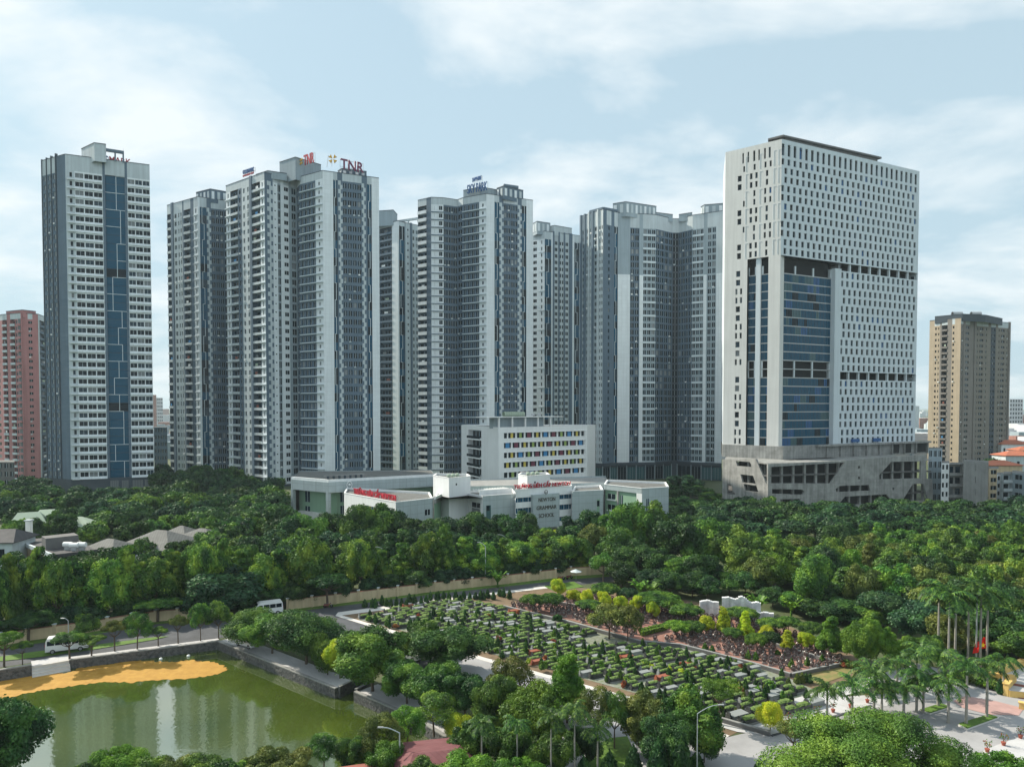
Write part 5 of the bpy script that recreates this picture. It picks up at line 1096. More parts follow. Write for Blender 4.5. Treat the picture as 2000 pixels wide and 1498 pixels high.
def build_protos():
    for lod, (nl, lf) in {'xl': (95000, .0062), 'hi': (17000, .0165), 'mid': (7500, .025), 'lo': (2600, .042)}.items():
        for v in range(1 if lod == 'xl' else 3 if lod != 'lo' else 4):
            rr = random.Random(100 * v + len(lod)); K = []
            lb = lobes_round(17, .33, .60, .27, .175, rr); K.append(('round', lb, 1.0, .30, 5, .25))
            lb = lobes_round(22, .36, .55, .34, .15, rr); K.append(('dense', lb, 1.15, .22, 4, .25))
            if lod == 'xl': lb = lobes_round(52, .38, .56, .33, .092, rr); K.append(('dense', lb, 1.15, .22, 4, .25))
            lb = []      # tall tree of stacked leafy whorls
            for t in range(7):
                z = .26 + .115 * t; R = .36 * (1 - t / 8.2) * rr.uniform(.85, 1.1); n = max(2, 6 - t // 2)
                for i in range(n): a = i * 2 * math.pi / n + t * .9 + rr.uniform(-.3, .3); s = .135 * rr.uniform(.8, 1.25) * (1 - t * .055); lb.append((R * .8 * math.cos(a), R * .8 * math.sin(a), z + rr.uniform(-.02, .03), s, s, s * .55))
            lb.append((0, 0, .97, .07, .07, .06)); lb.append((0, 0, .5, .2, .2, .3)); K.append(('tall', lb, 1.0, .25, 3, .12))
            lb = []      # open tiered crown
            for i in range(13): a = i * 2.4; k = (i / 13) ** .5; lb.append((.40 * k * math.cos(a), .40 * k * math.sin(a), .80 + .12 * (1 - k) + rr.uniform(-.07, .05), .13, .13, .075))
            K.append(('umbrella', lb, .62, .48, 6, .32))
            lb = []      # mushroom dome
            for i in range(20): k = ((i + .5) / 20) ** .5; a = i * 2.4; lb.append((.40 * k * math.cos(a), .40 * k * math.sin(a), .72 + .2 * math.sqrt(max(0, 1 - k * k)) - .12, .125, .125, .13))
            K.append(('dome', lb, .9, .45, 5, .3))
            lb = []
            for i in range(15): k = ((i + .5) / 15) ** .5; a = i * 2.4 + rr.random(); lb.append((.38 * k * math.cos(a), .38 * k * math.sin(a), .62 + .28 * (1 - k * k) + rr.uniform(-.12, .08), .14, .14, .13))
            K.append(('loose', lb, .7, .36, 6, .3))
            for (nm, L_, f, zb, nb, sp) in K:
                if lod == 'xl' and (nm != 'dense' or len(L_) < 40): continue
                if lod == 'lo' and nm in ('umbrella', 'dome', 'loose') and v > 0: continue
                V = leafset(L_, int(nl * f), lf * (.9 if nm in ('umbrella', 'dome', 'loose') else 1), up=.3, droop=.03 if nm == 'loose' else 0)
                ex = core(L_, .70, v) if nm not in ('umbrella', 'loose') else None
                me = quads_mesh('crown', V, 'leaf_mid', ex); TREES.setdefault((nm, lod), []).append((me, trunkmesh(nm, zb, nb, sp, rr, .022 if nm != 'umbrella' else .03)))
    # small clipped shapes
    rr = random.Random(5)
    for v in range(3):
        lb = [(0, 0, .12 + .8 * t, .5 * (1 - t) ** .6 * .92 + .03, .5 * (1 - t) ** .6 * .92 + .03, .12) for t in np.linspace(0, 1, 8)]; lb[0] = (0, 0, .16, .36, .36, .14)
        for lod, n, lf in (('hi', 2600, .055), ('lo', 420, .11)):
            me = quads_mesh('crown', leafset(lb, n, lf, up=0, inside=.8), 'leaf_dark', core(lb, .9, v)); TREES.setdefault(('cone', lod), []).append((me, None))
        lb = lobes_round(9, .28, .55, .27, .2, rr)
        for lod, n, lf in (('hi', 2600, .05), ('lo', 420, .10)): TREES.setdefault(('bush', lod), []).append((quads_mesh('crown', leafset(lb, n, lf), 'leaf_mid', core(lb, .85, v)), None))
build_protos()
CNAME = {'leaf_dark': 'dark green', 'leaf_mid': 'green', 'leaf_tip': 'yellow tipped', 'leaf_lush': 'bright green', 'leaf_lime': 'lime yellow', 'leaf_olive': 'olive', 'leaf_blue': 'deep green', 'leaf_red': 'reddish'}
TNAME = {'round': 'round tree', 'dense': 'dense tree', 'tall': 'tiered tree', 'umbrella': 'flat topped tree', 'dome': 'domed tree', 'loose': 'airy tree'}
TOBJ = {'round': 'round_crowned_tree', 'dense': 'dense_tree', 'tall': 'tiered_tree', 'umbrella': 'flat_topped_tree', 'dome': 'dome_tree', 'loose': 'airy_tree'}
trand = random.Random(21); NTREE = [0]
def tree(kind, x, y, h, w, lm, where, group, lod=None, z=0.0):
    Y = y; lod = lod or ('hi' if Y < 112 else 'mid' if Y < 178 else 'lo')
    protos = TREES[(kind, lod)]; me, tm = protos[trand.randrange(len(protos))]
    r = thing(TOBJ[kind], '', 'tree', (x, y, z), trand.uniform(0, 6.28), group); c = link('crown', me, r); c.scale = (w, w, h); c.material_slots[0].link = 'OBJECT'; c.material_slots[0].material = MATS[lm]
    t = link('trunk', tm, r); t.scale = (w, w, h); NTREE[0] += 1
    later(r, f"{CNAME[lm]} {TNAME[kind]} {where}"); return r
def tpx(kind, px, top, base, wpx, lm, where, group='trees round the pond and cemetery', lod=None):
    p = G(px, base); Y = p.y; h = max(1.5, ZY(top, Y)); return tree(kind, p.x, Y, h * 1.03, wpx * Y / 1400 * 1.12, lm, where, group, lod)
# --- street row behind the cream wall
SG_ = 'tiered trees in the row behind the cream wall'
wallY = lambda px: float(np.interp(px, [p[0] for p in WL], [p[1] for p in WL]))
for i, (px, top) in enumerate([(-30, 1090), (12, 1090), (66, 1076), (105, 1108), (140, 1102), (172, 1098), (205, 1104), (243, 1072), (268, 1102), (300, 1092), (340, 1084), (372, 1096), (398, 1072), (432, 1058), (470, 1078), (510, 1084), (540, 1076), (575, 1082), (603, 1060), (632, 1064), (668, 1084), (702, 1062), (742, 1078), (786, 1064), (832, 1042), (868, 1030), (905, 1052), (945, 1068), (962, 1062), (986, 1054), (1016, 1062), (1046, 1052), (1070, 1040), (1096, 1046), (1128, 1056)]):
    Yw = G(px, wallY(px)).y + 4 + (i % 3) * 1.6; x = XY(px, Yw).x; h = ZY(top, Yw)
    tree('tall' if i % 3 else 'round', x, Yw, h * 1.02, 66 * Yw / 1400 * trand.uniform(.95, 1.35), 'leaf_tip', 'in the row behind the cream wall', SG_, 'mid')
for i in range(30):
    px = -20 + i * 39 + trand.uniform(-8, 8); Yw = G(px, wallY(px)).y + 9 + trand.uniform(0, 4); x = XY(px, Yw).x
    tree(trand.choice(('dense', 'round', 'tall')), x, Yw, trand.uniform(7.5, 10.5), trand.uniform(6, 8.5), trand.choice(('leaf_dark', 'leaf_blue', 'leaf_mid')), 'in the second row behind the cream wall', 'trees behind the street row', 'mid')
# low understorey along the wall
for i in range(24):
    px = -10 + i * 48 + trand.uniform(-10, 10); Yw = G(px, wallY(px)).y + 2.2; x = XY(px, Yw).x
    tree('dense', x, Yw, trand.uniform(3.2, 4.6), trand.uniform(4, 6), trand.choice(('leaf_dark', 'leaf_blue')), 'low behind the cream wall', 'low trees along the cream wall', 'mid')
# --- before the school
for i, (px, top, wpx, kd, lm) in enumerate([(572, 1014, 60, 'round', 'leaf_dark'), (612, 1006, 70, 'dense', 'leaf_mid'), (655, 1004, 70, 'dense', 'leaf_dark'), (692, 994, 60, 'round', 'leaf_mid'), (728, 986, 80, 'dense', 'leaf_mid'), (768, 1002, 60, 'round', 'leaf_dark'), (808, 1012, 70, 'dense', 'leaf_dark'), (846, 1010, 60, 'dome', 'leaf_dark'), (888, 1014, 70, 'dense', 'leaf_blue'), (925, 1008, 70, 'round', 'leaf_dark'), (962, 1008, 60, 'dense', 'leaf_blue'), (1005, 1000, 75, 'dense', 'leaf_dark'), (1032, 1010, 45, 'round', 'leaf_dark'), (1062, 1042, 36, 'round', 'leaf_tip'), (1090, 1040, 40, 'round', 'leaf_lime'), (1124, 1008, 60, 'dense', 'leaf_blue'), (1152, 1004, 50, 'round', 'leaf_dark')]):
    Y = 178 + (i % 3) * 2; x = XY(px, Y).x; tree(kd, x, Y, ZY(top, Y) * 1.02, wpx * Y / 1400 * 1.15, lm, 'directly in front of the school', 'trees in front of the school', 'mid')
for i in range(34):
    px = 470 + i * 20 + trand.uniform(-8, 8); Y = trand.choice((158, 165, 171)) + trand.uniform(-2, 2); x = XY(px, Y).x
    tree(trand.choice(('dense', 'round', 'round')), x, Y, trand.uniform(6.0, 8.6), trand.uniform(6, 8.5), trand.choice(('leaf_dark', 'leaf_mid', 'leaf_blue', 'leaf_dark')), 'between the street row and the school', 'trees between the street and the school', 'lo')
# --- woods on the left behind the houses
def fill(x0, x1, Y0, Y1, sp, hs, ws, mats, kinds, where, group, skip=None, lod='lo'):
    Y = Y0; row = 0
    while Y < Y1:
        xa, xb = XY(x0, Y).x, XY(x1, Y).x; x = xa + (row % 2) * sp * .5
        while x < xb:
            xx, yy = x + trand.uniform(-.3, .3) * sp, Y + trand.uniform(-.3, .3) * sp; px = 1000 + 1400 * xx / yy
            if not (skip and skip(px, yy)):
                tree(trand.choice(kinds), xx, yy, trand.uniform(*hs), trand.uniform(*ws), trand.choice(mats), where(px) if callable(where) else where, group, lod)
            x += sp
        Y += sp * .92; row += 1
zA = lambda px: 'below the pink tower' if px < 95 else 'in front of the white tower' if px < 315 else 'below the slim grey tower' if px < 440 else 'left of the school'
fill(-40, 560, 206, 292, 9.2, (7, 10.5), (8, 11), ('leaf_dark', 'leaf_blue', 'leaf_mid', 'leaf_blue'), ('dense', 'round', 'dense'), zA, 'woods below the left towers', skip=lambda px, y: (100 < px < 318 and y > 262) or (px < 175 and y < 222) or (px > 540 and y > 236) or (px < 30 and y > 270))
fill(395, 570, 190, 206, 8.5, (7, 9.5), (8, 10), ('leaf_dark', 'leaf_mid', 'leaf_blue'), ('dense', 'round'), 'behind the low metal roof', 'woods below the left towers')
fill(315, 450, 292, 330, 10, (8, 11), (9, 11), ('leaf_dark', 'leaf_blue'), ('dense',), 'at the foot of the slim grey tower', 'woods below the left towers')
for px, Y, h in ((20, 152, 6), (60, 146, 6.5), (95, 148, 6.2), (160, 150, 6.5), (200, 152, 6.8), (290, 156, 5.5), (350, 163, 7), (375, 160, 6), (405, 168, 8), (255, 180, 8.5), (300, 184, 8), (340, 190, 9), (380, 192, 9), (20, 182, 9), (70, 182, 8.5), (120, 186, 9), (35, 206, 9), (110, 198, 10), (460, 185, 9), (440, 178, 8.5), (125, 160, 6), (238, 158, 7), (275, 165, 6.5), (330, 160, 5), (430, 165, 8), (455, 172, 9), (180, 184, 8), (225, 190, 9), (260, 192, 9), (420, 186, 9)):
    tree('loose' if h < 7 else 'dense', XY(px, Y).x, Y, h, h * .95, trand.choice(('leaf_dark', 'leaf_mid')), 'between the low grey roofed houses', 'trees among the low houses', 'lo')
# --- right woods
for px, top, Y, wpx, lm, kd in [(1225, 988, 168, 85, 'leaf_mid', 'dense'), (1262, 982, 172, 90, 'leaf_mid', 'dense'), (1300, 1012, 166, 70, 'leaf_dark', 'dense'), (1338, 1010, 160, 90, 'leaf_dark', 'dense'), (1385, 1012, 158, 85, 'leaf_mid', 'dense'), (1428, 1028, 154, 85, 'leaf_mid', 'dense'), (1460, 1062, 148, 75, 'leaf_mid', 'dense'), (1205, 1040, 158, 70, 'leaf_mid', 'round'), (1245, 1058, 152, 75, 'leaf_dark', 'dense'), (1290, 1075, 148, 70, 'leaf_dark', 'dense'), (1330, 1090, 146, 70, 'leaf_mid', 'dense'), (1380, 1085, 143, 70, 'leaf_dark', 'dense'), (1160, 1030, 165, 70, 'leaf_olive', 'loose'), (1135, 1055, 160, 60, 'leaf_mid', 'loose'), (1180, 1085, 150, 60, 'leaf_mid', 'loose'), (1215, 1100, 146, 60, 'leaf_dark', 'round'), (1180, 1010, 176, 50, 'leaf_mid', 'tall')]:
    tree(kd, XY(px, Y).x, Y, ZY(top, Y) * 1.03, wpx * Y / 1400 * 1.12, lm, 'in the tall clump right of the school', 'tall dense trees right of the school', 'mid')
for px, top, Y, wpx, lm, kd in [(1310, 1122, 138, 50, 'leaf_dark', 'round'), (1355, 1120, 139, 55, 'leaf_dark', 'round'), (1385, 1130, 137, 50, 'leaf_dark', 'round'), (1428, 1120, 140, 52, 'leaf_mid', 'round'), (1460, 1122, 139, 55, 'leaf_dark', 'round'), (1513, 1150, 132, 50, 'leaf_dark', 'round'), (1555, 1160, 128, 55, 'leaf_mid', 'round'), (1590, 1168, 125, 60, 'leaf_dark', 'dense'), (1650, 1172, 122, 80, 'leaf_dark', 'dense'), (1700, 1175, 120, 80, 'leaf_mid', 'dense'), (1275, 1112, 142, 55, 'leaf_blue', 'dense'), (1615, 1140, 130, 60, 'leaf_dark', 'dense')]:
    tree(kd, XY(px, Y).x, Y, ZY(top, Y) * 1.03, wpx * Y / 1400 * 1.15, lm, 'in the line behind the white memorial wall', 'round trees behind the memorial wall', 'mid')
zB = lambda px: 'right of the tall tree clump' if px < 1600 else 'on the slope below the unfinished tower' if px < 1810 else 'in the woods below the tan tower'
fill(1470, 2060, 128, 178, 6.6, (6.5, 9.8), (6, 8.5), ('leaf_mid', 'leaf_lush', 'leaf_tip', 'leaf_mid', 'leaf_tip', 'leaf_dark', 'leaf_olive'), ('dense', 'round', 'tall', 'dense'), zB, 'mixed trees of the right wood', skip=lambda px, y: (px < 1560 and y < 136) or (px < 1640 and y > 166), lod='mid')
for px, Y, h in ((1945, 108, 6.5), (1985, 107, 6), (2015, 110, 7), (1960, 113, 7), (2000, 104, 4.5), (1930, 116, 7.5)): tree('dense', XY(px, Y).x, Y, h, 7.5, 'leaf_dark' if px % 2 else 'leaf_mid', 'behind the yellow monument steps', 'trees behind the palms', 'mid')
fill(1740, 2080, 106, 127, 7.0, (5, 8.0), (6, 8.5), ('leaf_dark', 'leaf_mid', 'leaf_blue', 'leaf_olive'), ('dense', 'round', 'dome'), 'behind the tall palms', 'trees behind the palms', skip=lambda px, y: (px < 1800 and y < 116) or (px > 1890 and y < 111), lod='mid')
fill(1370, 2060, 190, 232, 9.0, (6.0, 8.2), (8, 11), ('leaf_dark', 'leaf_blue', 'leaf_dark'), ('dense', 'round'), lambda px: 'in the belt below the unfinished tower' if px < 1830 else 'in the belt below the tan tower', 'dark tree belt at the foot of the unfinished tower', lod='lo')
for px, top, Y, wpx in [(1335, 925, 296, 60), (1315, 945, 280, 50), (1365, 950, 285, 60), (1395, 962, 275, 50), (1440, 968, 246, 34), (1469, 964, 240, 36), (1503, 967, 240, 36), (1420, 972, 250, 40), (1330, 968, 262, 60), (1375, 975, 255, 60), (1310, 985, 240, 60), (1350, 990, 235, 60), (1300, 1000, 215, 50), (1340, 1005, 210, 60), (1395, 1002, 214, 50)]:
    tree('dense', XY(px, Y).x, Y, ZY(top, Y), wpx * Y / 1400 * 1.1, trand.choice(('leaf_dark', 'leaf_mid', 'leaf_blue')), 'beside the dark shop podium', 'trees between the school and the unfinished tower', 'lo')
for px, top, Y in [(1625, 985, 236), (1660, 990, 234), (1700, 983, 236), (1745, 986, 236), (1790, 980, 238), (1815, 976, 236), (1850, 985, 236), (1885, 988, 234), (1930, 985, 236), (1970, 990, 236)]:
    tree('tall', XY(px, Y).x, Y, ZY(top, Y), 5.5, 'leaf_mid', 'at the foot of the bare concrete podium', 'small trees at the foot of the podium', 'lo')
tree('dense', XY(1930, 330).x, 330, 14, 13, 'leaf_dark', 'between the tan tower and the red roofs', 'trees among the town houses', 'lo'); tree('dense', XY(1948, 326).x, 326, 12, 11, 'leaf_dark', 'between the tan tower and the red roofs', 'trees among the town houses', 'lo')
tree('dense', XY(1905, 335).x, 335, 10, 10, 'leaf_blue', 'between the tan tower and the red roofs', 'trees among the town houses', 'lo'); tree('round', XY(1900, 288).x, 288, 9, 9, 'leaf_blue', 'between the tan tower and the red roofs', 'trees among the town houses', 'lo')
# --- named single trees: (kind, px, top, base, width, leaf, where)
R1 = 'between the road and the pond'; R2 = 'on the bank along the slanting pond wall'; R3 = 'among the graves'; R4 = 'on the near bank of the pond'; R5 = 'in the park at the lower middle'
for q in [('umbrella', 8, 1237, 1302, 66, 'leaf_lush', R1), ('umbrella', 44, 1254, 1298, 36, 'leaf_mid', R1), ('umbrella', 136, 1237, 1288, 62, 'leaf_mid', R1), ('umbrella', 179, 1243, 1283, 50, 'leaf_mid', R1), ('umbrella', 224, 1214, 1272, 44, 'leaf_olive', R1), ('loose', 268, 1202, 1268, 56, 'leaf_mid', R1), ('umbrella', 309, 1226, 1262, 40, 'leaf_mid', R1), ('umbrella', 348, 1204, 1257, 36, 'leaf_olive', R1), ('loose', 392, 1182, 1252, 46, 'leaf_mid', R1), ('loose', 427, 1178, 1247, 52, 'leaf_mid', R1),
          ('umbrella', 55, 1204, 1252, 82, 'leaf_dark', 'against the cream wall near the left edge'), ('round', 166, 1200, 1248, 46, 'leaf_mid', 'in the road median behind the white van'), ('umbrella', 308, 1170, 1214, 84, 'leaf_mid', 'in front of the cream wall'), ('dense', 440, 1112, 1198, 140, 'leaf_blue', 'hiding the end of the cream wall'), ('umbrella', 640, 1120, 1186, 80, 'leaf_dark', 'growing through the line of the cream wall'),
          ('round', 488, 1198, 1262, 86, 'leaf_mid', R2), ('dense', 532, 1203, 1276, 90, 'leaf_mid', R2), ('round', 598, 1202, 1297, 126, 'leaf_dark', R2), ('round', 640, 1240, 1318, 62, 'leaf_lush', R2), ('round', 664, 1246, 1325, 60, 'leaf_lime', R2), ('dense', 728, 1230, 1350, 138, 'leaf_mid', R2),
          ('dense', 818, 1214, 1292, 80, 'leaf_mid', 'on the road bank above the pond'), ('dense', 873, 1224, 1312, 134, 'leaf_dark', 'on the road bank above the pond'), ('dense', 795, 1290, 1374, 100, 'leaf_mid', 'on the road bank above the pond'), ('dense', 850, 1296, 1394, 100, 'leaf_mid', 'on the road bank above the pond'), ('dense', 908, 1312, 1410, 96, 'leaf_dark', 'on the road bank above the pond'), ('loose', 848, 1362, 1436, 92, 'leaf_mid', 'beside the red roof'), ('round', 894, 1402, 1450, 50, 'leaf_lime', 'beside the red roof'),
          ('loose', 795, 1388, 1462, 76, 'leaf_lush', R4), ('loose', 742, 1404, 1500, 86, 'leaf_olive', R4), ('loose', 632, 1440, 1512, 70, 'leaf_mid', R4), ('dense', 690, 1436, 1512, 66, 'leaf_mid', R4), ('dense', 750, 1450, 1530, 80, 'leaf_lush', R4), ('dense', 570, 1470, 1560, 90, 'leaf_olive', R4), ('dense', 515, 1452, 1550, 90, 'leaf_olive', R4), ('dense', 455, 1478, 1570, 90, 'leaf_mid', R4), ('dense', 400, 1476, 1570, 90, 'leaf_mid', R4), ('dense', 340, 1482, 1570, 80, 'leaf_olive', R4), ('dense', 280, 1474, 1570, 90, 'leaf_mid', R4), ('dense', 225, 1464, 1560, 90, 'leaf_lush', R4), ('dense', 165, 1480, 1580, 90, 'leaf_mid', R4),
          ('loose', 996, 1292, 1392, 88, 'leaf_olive', R5), ('tall', 1108, 1286, 1412, 100, 'leaf_lush', R5), ('dense', 1040, 1336, 1476, 110, 'leaf_lush', R5), ('dense', 968, 1318, 1440, 90, 'leaf_mid', R5), ('dense', 930, 1386, 1500, 90, 'leaf_mid', R5), ('loose', 1162, 1352, 1450, 90, 'leaf_olive', R5), ('loose', 1200, 1360, 1462, 70, 'leaf_mid', R5), ('dense', 1256, 1358, 1470, 100, 'leaf_olive', R5), ('dense', 1335, 1342, 1480, 130, 'leaf_tip', R5), ('umbrella', 1405, 1330, 1415, 80, 'leaf_lush', R5), ('dense', 1000, 1420, 1520, 100, 'leaf_mid', R5), ('dense', 1085, 1422, 1520, 84, 'leaf_mid', R5), ('dense', 905, 1478, 1580, 110, 'leaf_lush', R5), ('dense', 1010, 1486, 1590, 90, 'leaf_lush', R5), ('dense', 820, 1486, 1580, 80, 'leaf_mid', R5), ('dense', 1300, 1400, 1510, 90, 'leaf_dark', R5), ('dense', 1140, 1420, 1500, 60, 'leaf_dark', R5), ('dense', 1375, 1400, 1490, 60, 'leaf_dark', R5),
          ('round', 1504, 1368, 1432, 44, 'leaf_lime', 'with a thin trunk at the plaza corner'), ('umbrella', 1548, 1412, 1490, 66, 'leaf_olive', 'with few leaves beside the plaza kerb'),
          ('dome', 1040, 1160, 1196, 46, 'leaf_mid', R3), ('dome', 1078, 1158, 1196, 50, 'leaf_mid', R3), ('round', 1090, 1134, 1168, 28, 'leaf_lime', R3), ('round', 1120, 1152, 1182, 30, 'leaf_lime', R3), ('round', 1147, 1155, 1190, 24, 'leaf_lime', R3), ('round', 1178, 1156, 1192, 30, 'leaf_lime', R3), ('round', 1211, 1167, 1198, 28, 'leaf_lime', R3), ('round', 1245, 1163, 1202, 27, 'leaf_lime', R3), ('round', 1274, 1178, 1210, 25, 'leaf_lime', R3), ('dome', 1150, 1172, 1200, 52, 'leaf_mid', R3), ('dome', 1182, 1138, 1180, 56, 'leaf_mid', R3), ('dome', 1226, 1147, 1184, 38, 'leaf_blue', R3), ('dome', 1285, 1156, 1200, 84, 'leaf_mid', R3),
          ('loose', 1190, 1184, 1248, 84, 'leaf_olive', R3), ('loose', 1226, 1184, 1252, 60, 'leaf_olive', R3), ('dome', 1338, 1180, 1216, 64, 'leaf_mid', R3), ('dome', 1322, 1212, 1246, 52, 'leaf_lush', R3), ('dome', 1352, 1213, 1244, 50, 'leaf_mid', R3), ('round', 1380, 1206, 1238, 27, 'leaf_lime', R3), ('tall', 1413, 1188, 1240, 34, 'leaf_lime', R3), ('tall', 1455, 1196, 1246, 34, 'leaf_lime', R3), ('dome', 1430, 1226, 1256, 40, 'leaf_mid', R3), ('dome', 1448, 1186, 1222, 60, 'leaf_mid', R3), ('dome', 1505, 1206, 1242, 50, 'leaf_mid', R3), ('dome', 1540, 1204, 1240, 46, 'leaf_mid', R3), ('dome', 1478, 1236, 1278, 44, 'leaf_lush', R3), ('dome', 1503, 1232, 1276, 40, 'leaf_dark', R3), ('tall', 1538, 1232, 1270, 34, 'leaf_lime', R3), ('round', 1574, 1236, 1272, 36, 'leaf_lime', R3), ('dome', 1585, 1214, 1258, 50, 'leaf_mid', R3), ('tall', 1622, 1208, 1282, 58, 'leaf_lush', R3), ('round', 1495, 1224, 1256, 24, 'leaf_lime', R3),
          ('dense', 1680, 1208, 1306, 60, 'leaf_lush', 'at the right end of the cemetery'), ('dense', 1712, 1206, 1304, 64, 'leaf_lush', 'at the right end of the cemetery'), ('dense', 1960, 1476, 1600, 110, 'leaf_lush', 'at the lower right corner'),
          ('dense', 1770, 1236, 1300, 50, 'leaf_lush', 'between the palm rows'), ('dense', 1815, 1240, 1300, 50, 'leaf_mid', 'between the palm rows')]:
    k, px, top, base, wp, lm, where = q; tpx(k, px, top, base, wp, lm, where)
tree('dense', XY(1716, 58).x, 58, 11.8, 15.8, 'leaf_mid', 'huge and cut by the bottom edge at the right', 'large foreground trees', 'xl'); tree('dense', XY(1600, 54).x, 54, 8.2, 8.5, 'leaf_lush', 'beside the huge tree at the bottom right', 'large foreground trees', 'xl'); tree('dense', XY(1850, 54).x, 54, 8.2, 9, 'leaf_mid', 'beside the huge tree at the bottom right', 'large foreground trees', 'xl')
tree('dense', XY(-30, 66).x, 66, 10.0, 8.4, 'leaf_dark', 'cut by the lower left corner', 'large foreground trees', 'hi')

def topiary(kind, px, base, hpx, wpx, lm, lab, group, lod='lo', name='cone_shrub', cat='shrub'):
    p = G(px, base); protos = TREES[(kind, lod)]; me, _ = protos[trand.randrange(len(protos))]; o = link(name, me); o.location = p; o.rotation_euler = (0, 0, trand.uniform(0, 6))
    o.scale = (wpx * p.y / 1400, wpx * p.y / 1400, hpx * p.y / 1400 * 1.03); o.material_slots[0].link = 'OBJECT'; o.material_slots[0].material = MATS[lm]; tag(o, lab, cat, group); later(o, lab); return o
for px, base, hp, wp in [(1140, 1545, 70, 44), (1190, 1548, 84, 50), (1237, 1545, 90, 48), (1285, 1540, 98, 52), (1330, 1545, 106, 62), (1484, 1520, 38, 30), (1360, 1535, 70, 44)]: topiary('cone', px, base, hp, wp, 'leaf_dark', 'large cone shaped shrub at the bottom edge', 'large cone shrubs at the bottom edge', 'hi')
for k in range(30):
    px = 715 + k * 9.6 + trand.uniform(-3, 3); topiary('cone', px, 1186 - (px - 715) * .082 + trand.uniform(-3, 8), trand.uniform(15, 21), trand.uniform(9, 12), 'leaf_dark', 'dark cypress in the row along the back of the graves', 'cypress row behind the graves', name='cypress', cat='cypress')
for px, base in ((1270, 1172), (1250, 1168), (972, 1148), (1480, 1200), (1545, 1205)):      # banana clumps
    p = G(px, base); r = thing('banana_plant', '', 'banana plant', tuple(p), 0, 'banana plants'); later(r, 'banana plant with broad arching leaves beside the cemetery'); mb = MB()
    for i in range(16):
        a = i * 2.4; s = trand.uniform(1.6, 2.8); c, n = math.cos(a), math.sin(a); pts = [(c * s * t, n * s * t, 1.0 + 2.6 * math.sin(t * 2.0) * (.6 + .1 * (i % 5))) for t in (0, .35, .7, 1.0)]
        for q0, q1, w0, w1 in zip(pts, pts[1:], (.1, .35, .3), (.35, .3, .05)): mb.poly([(q0[0] - n * w0, q0[1] + c * w0, q0[2]), (q0[0] + n * w0, q0[1] - c * w0, q0[2]), (q1[0] + n * w1, q1[1] - c * w1, q1[2]), (q1[0] - n * w1, q1[1] + c * w1, q1[2])], 'leaf_lush')
    link('leaves', mb.mesh('leaves'), r); mb = MB(); mb.tube((0, 0, 0), (0, 0, 2.2), .2, .14, 'leaf_mid'); link('stem', mb.mesh('stem'), r)
# --- palms
def palm_proto(seed, n=15, L=2.9):
    rr = random.Random(seed); mb = MB()
    for i in range(n):
        a = i * 2.39996; el = rr.uniform(.15, 1.15); l = L * rr.uniform(.85, 1.1); prev = Vector((0, 0, 0)); d = Vector((math.cos(a) * math.cos(el), math.sin(a) * math.cos(el), math.sin(el))); side = Vector((-math.sin(a), math.cos(a), 0)); N = 13
        for k in range(N):
            p = prev + d * (l / N); mb.tube(prev, p, .035, .03, 'leaf_mid', 3, False); ll = .62 * math.sin(math.pi * (k + 1) / (N + 1.5)) + .12
            for s in (-1, 1):
                e = p + side * (s * ll * .75) + d * ll * .35 + Vector((0, 0, -ll * rr.uniform(.35, .8))); wv = d * .07; mb.poly([p - wv, p + wv, e + wv * .5, e - wv * .3], 'leaf_mid')
                e2 = p + d * l / N * .5; e3 = e2 + side * (s * ll * .7) + d * ll * .3 + Vector((0, 0, -ll * rr.uniform(.1, .55))); mb.poly([e2 - wv, e2 + wv, e3 + wv * .5, e3 - wv * .3], 'leaf_dark')
            prev = p; d = (d + Vector((0, 0, -.15))).normalized()
    return mb.mesh('fronds')
PAL = [palm_proto(i) for i in range(4)]
def palm(px, base, ctr, where, group, thin=False, ws=1.0):
    """ctr: image height of the crown centre"""
    p = G(px, base); h = ZY(ctr, p.y); r = thing('royal_palm', '', 'palm', tuple(p), trand.uniform(0, 6), group); later(r, where)
    mb = MB(); k = .6 if thin else 1; hs = h - 1.1; mb.tube((0, 0, 0), (0, 0, hs * .12), .22 * k, .16 * k, 'palm_bark', 8); mb.tube((0, 0, hs * .12), (0, 0, hs * .55), .16 * k, .155 * k, 'palm_bark', 8); mb.tube((0, 0, hs * .55), (0, 0, hs), .155 * k, .11 * k, 'palm_bark', 8); link('trunk', mb.mesh('trunk'), r)
    mb = MB(); mb.tube((0, 0, hs), (0, 0, h), .14 * k, .09 * k, 'leaf_lush', 6); link('crownshaft', mb.mesh('crownshaft'), r)
    c = link('fronds', PAL[trand.randrange(4)], r); c.location = (0, 0, h); s = ws * trand.uniform(.9, 1.1); c.scale = (s, s, s)
for px, base, ctr in [(1832, 1296, 1150), (1852, 1312, 1162), (1865, 1306, 1166), (1890, 1300, 1148), (1914, 1308, 1154), (1927, 1298, 1160)]: palm(px, base, ctr, 'very tall royal palm in the group above the flag', 'tall royal palms', ws=1.25)
for px, base, ctr in [(1615, 1428, 1348), (1664, 1410, 1340), (1707, 1385, 1318), (1722, 1395, 1345), (1752, 1350, 1292), (1765, 1400, 1345), (1790, 1392, 1312), (1803, 1393, 1330), (1832, 1382, 1284), (1852, 1412, 1335), (1790, 1345, 1278), (1887, 1417, 1300), (1927, 1404, 1302), (1700, 1352, 1308), (1800, 1332, 1268), (1960, 1345, 1290)]: palm(px, base, ctr, 'royal palm on the plaza', 'royal palms of the plaza', ws=.95)
for px, base, ctr in [(941, 1545, 1412), (1010, 1545, 1410), (1076, 1545, 1400), (1122, 1545, 1384), (1167, 1545, 1424)]: palm(px, base, ctr, 'slender grey stemmed palm in the row beside the red roof', 'slender palms at the bottom middle', True, .62)

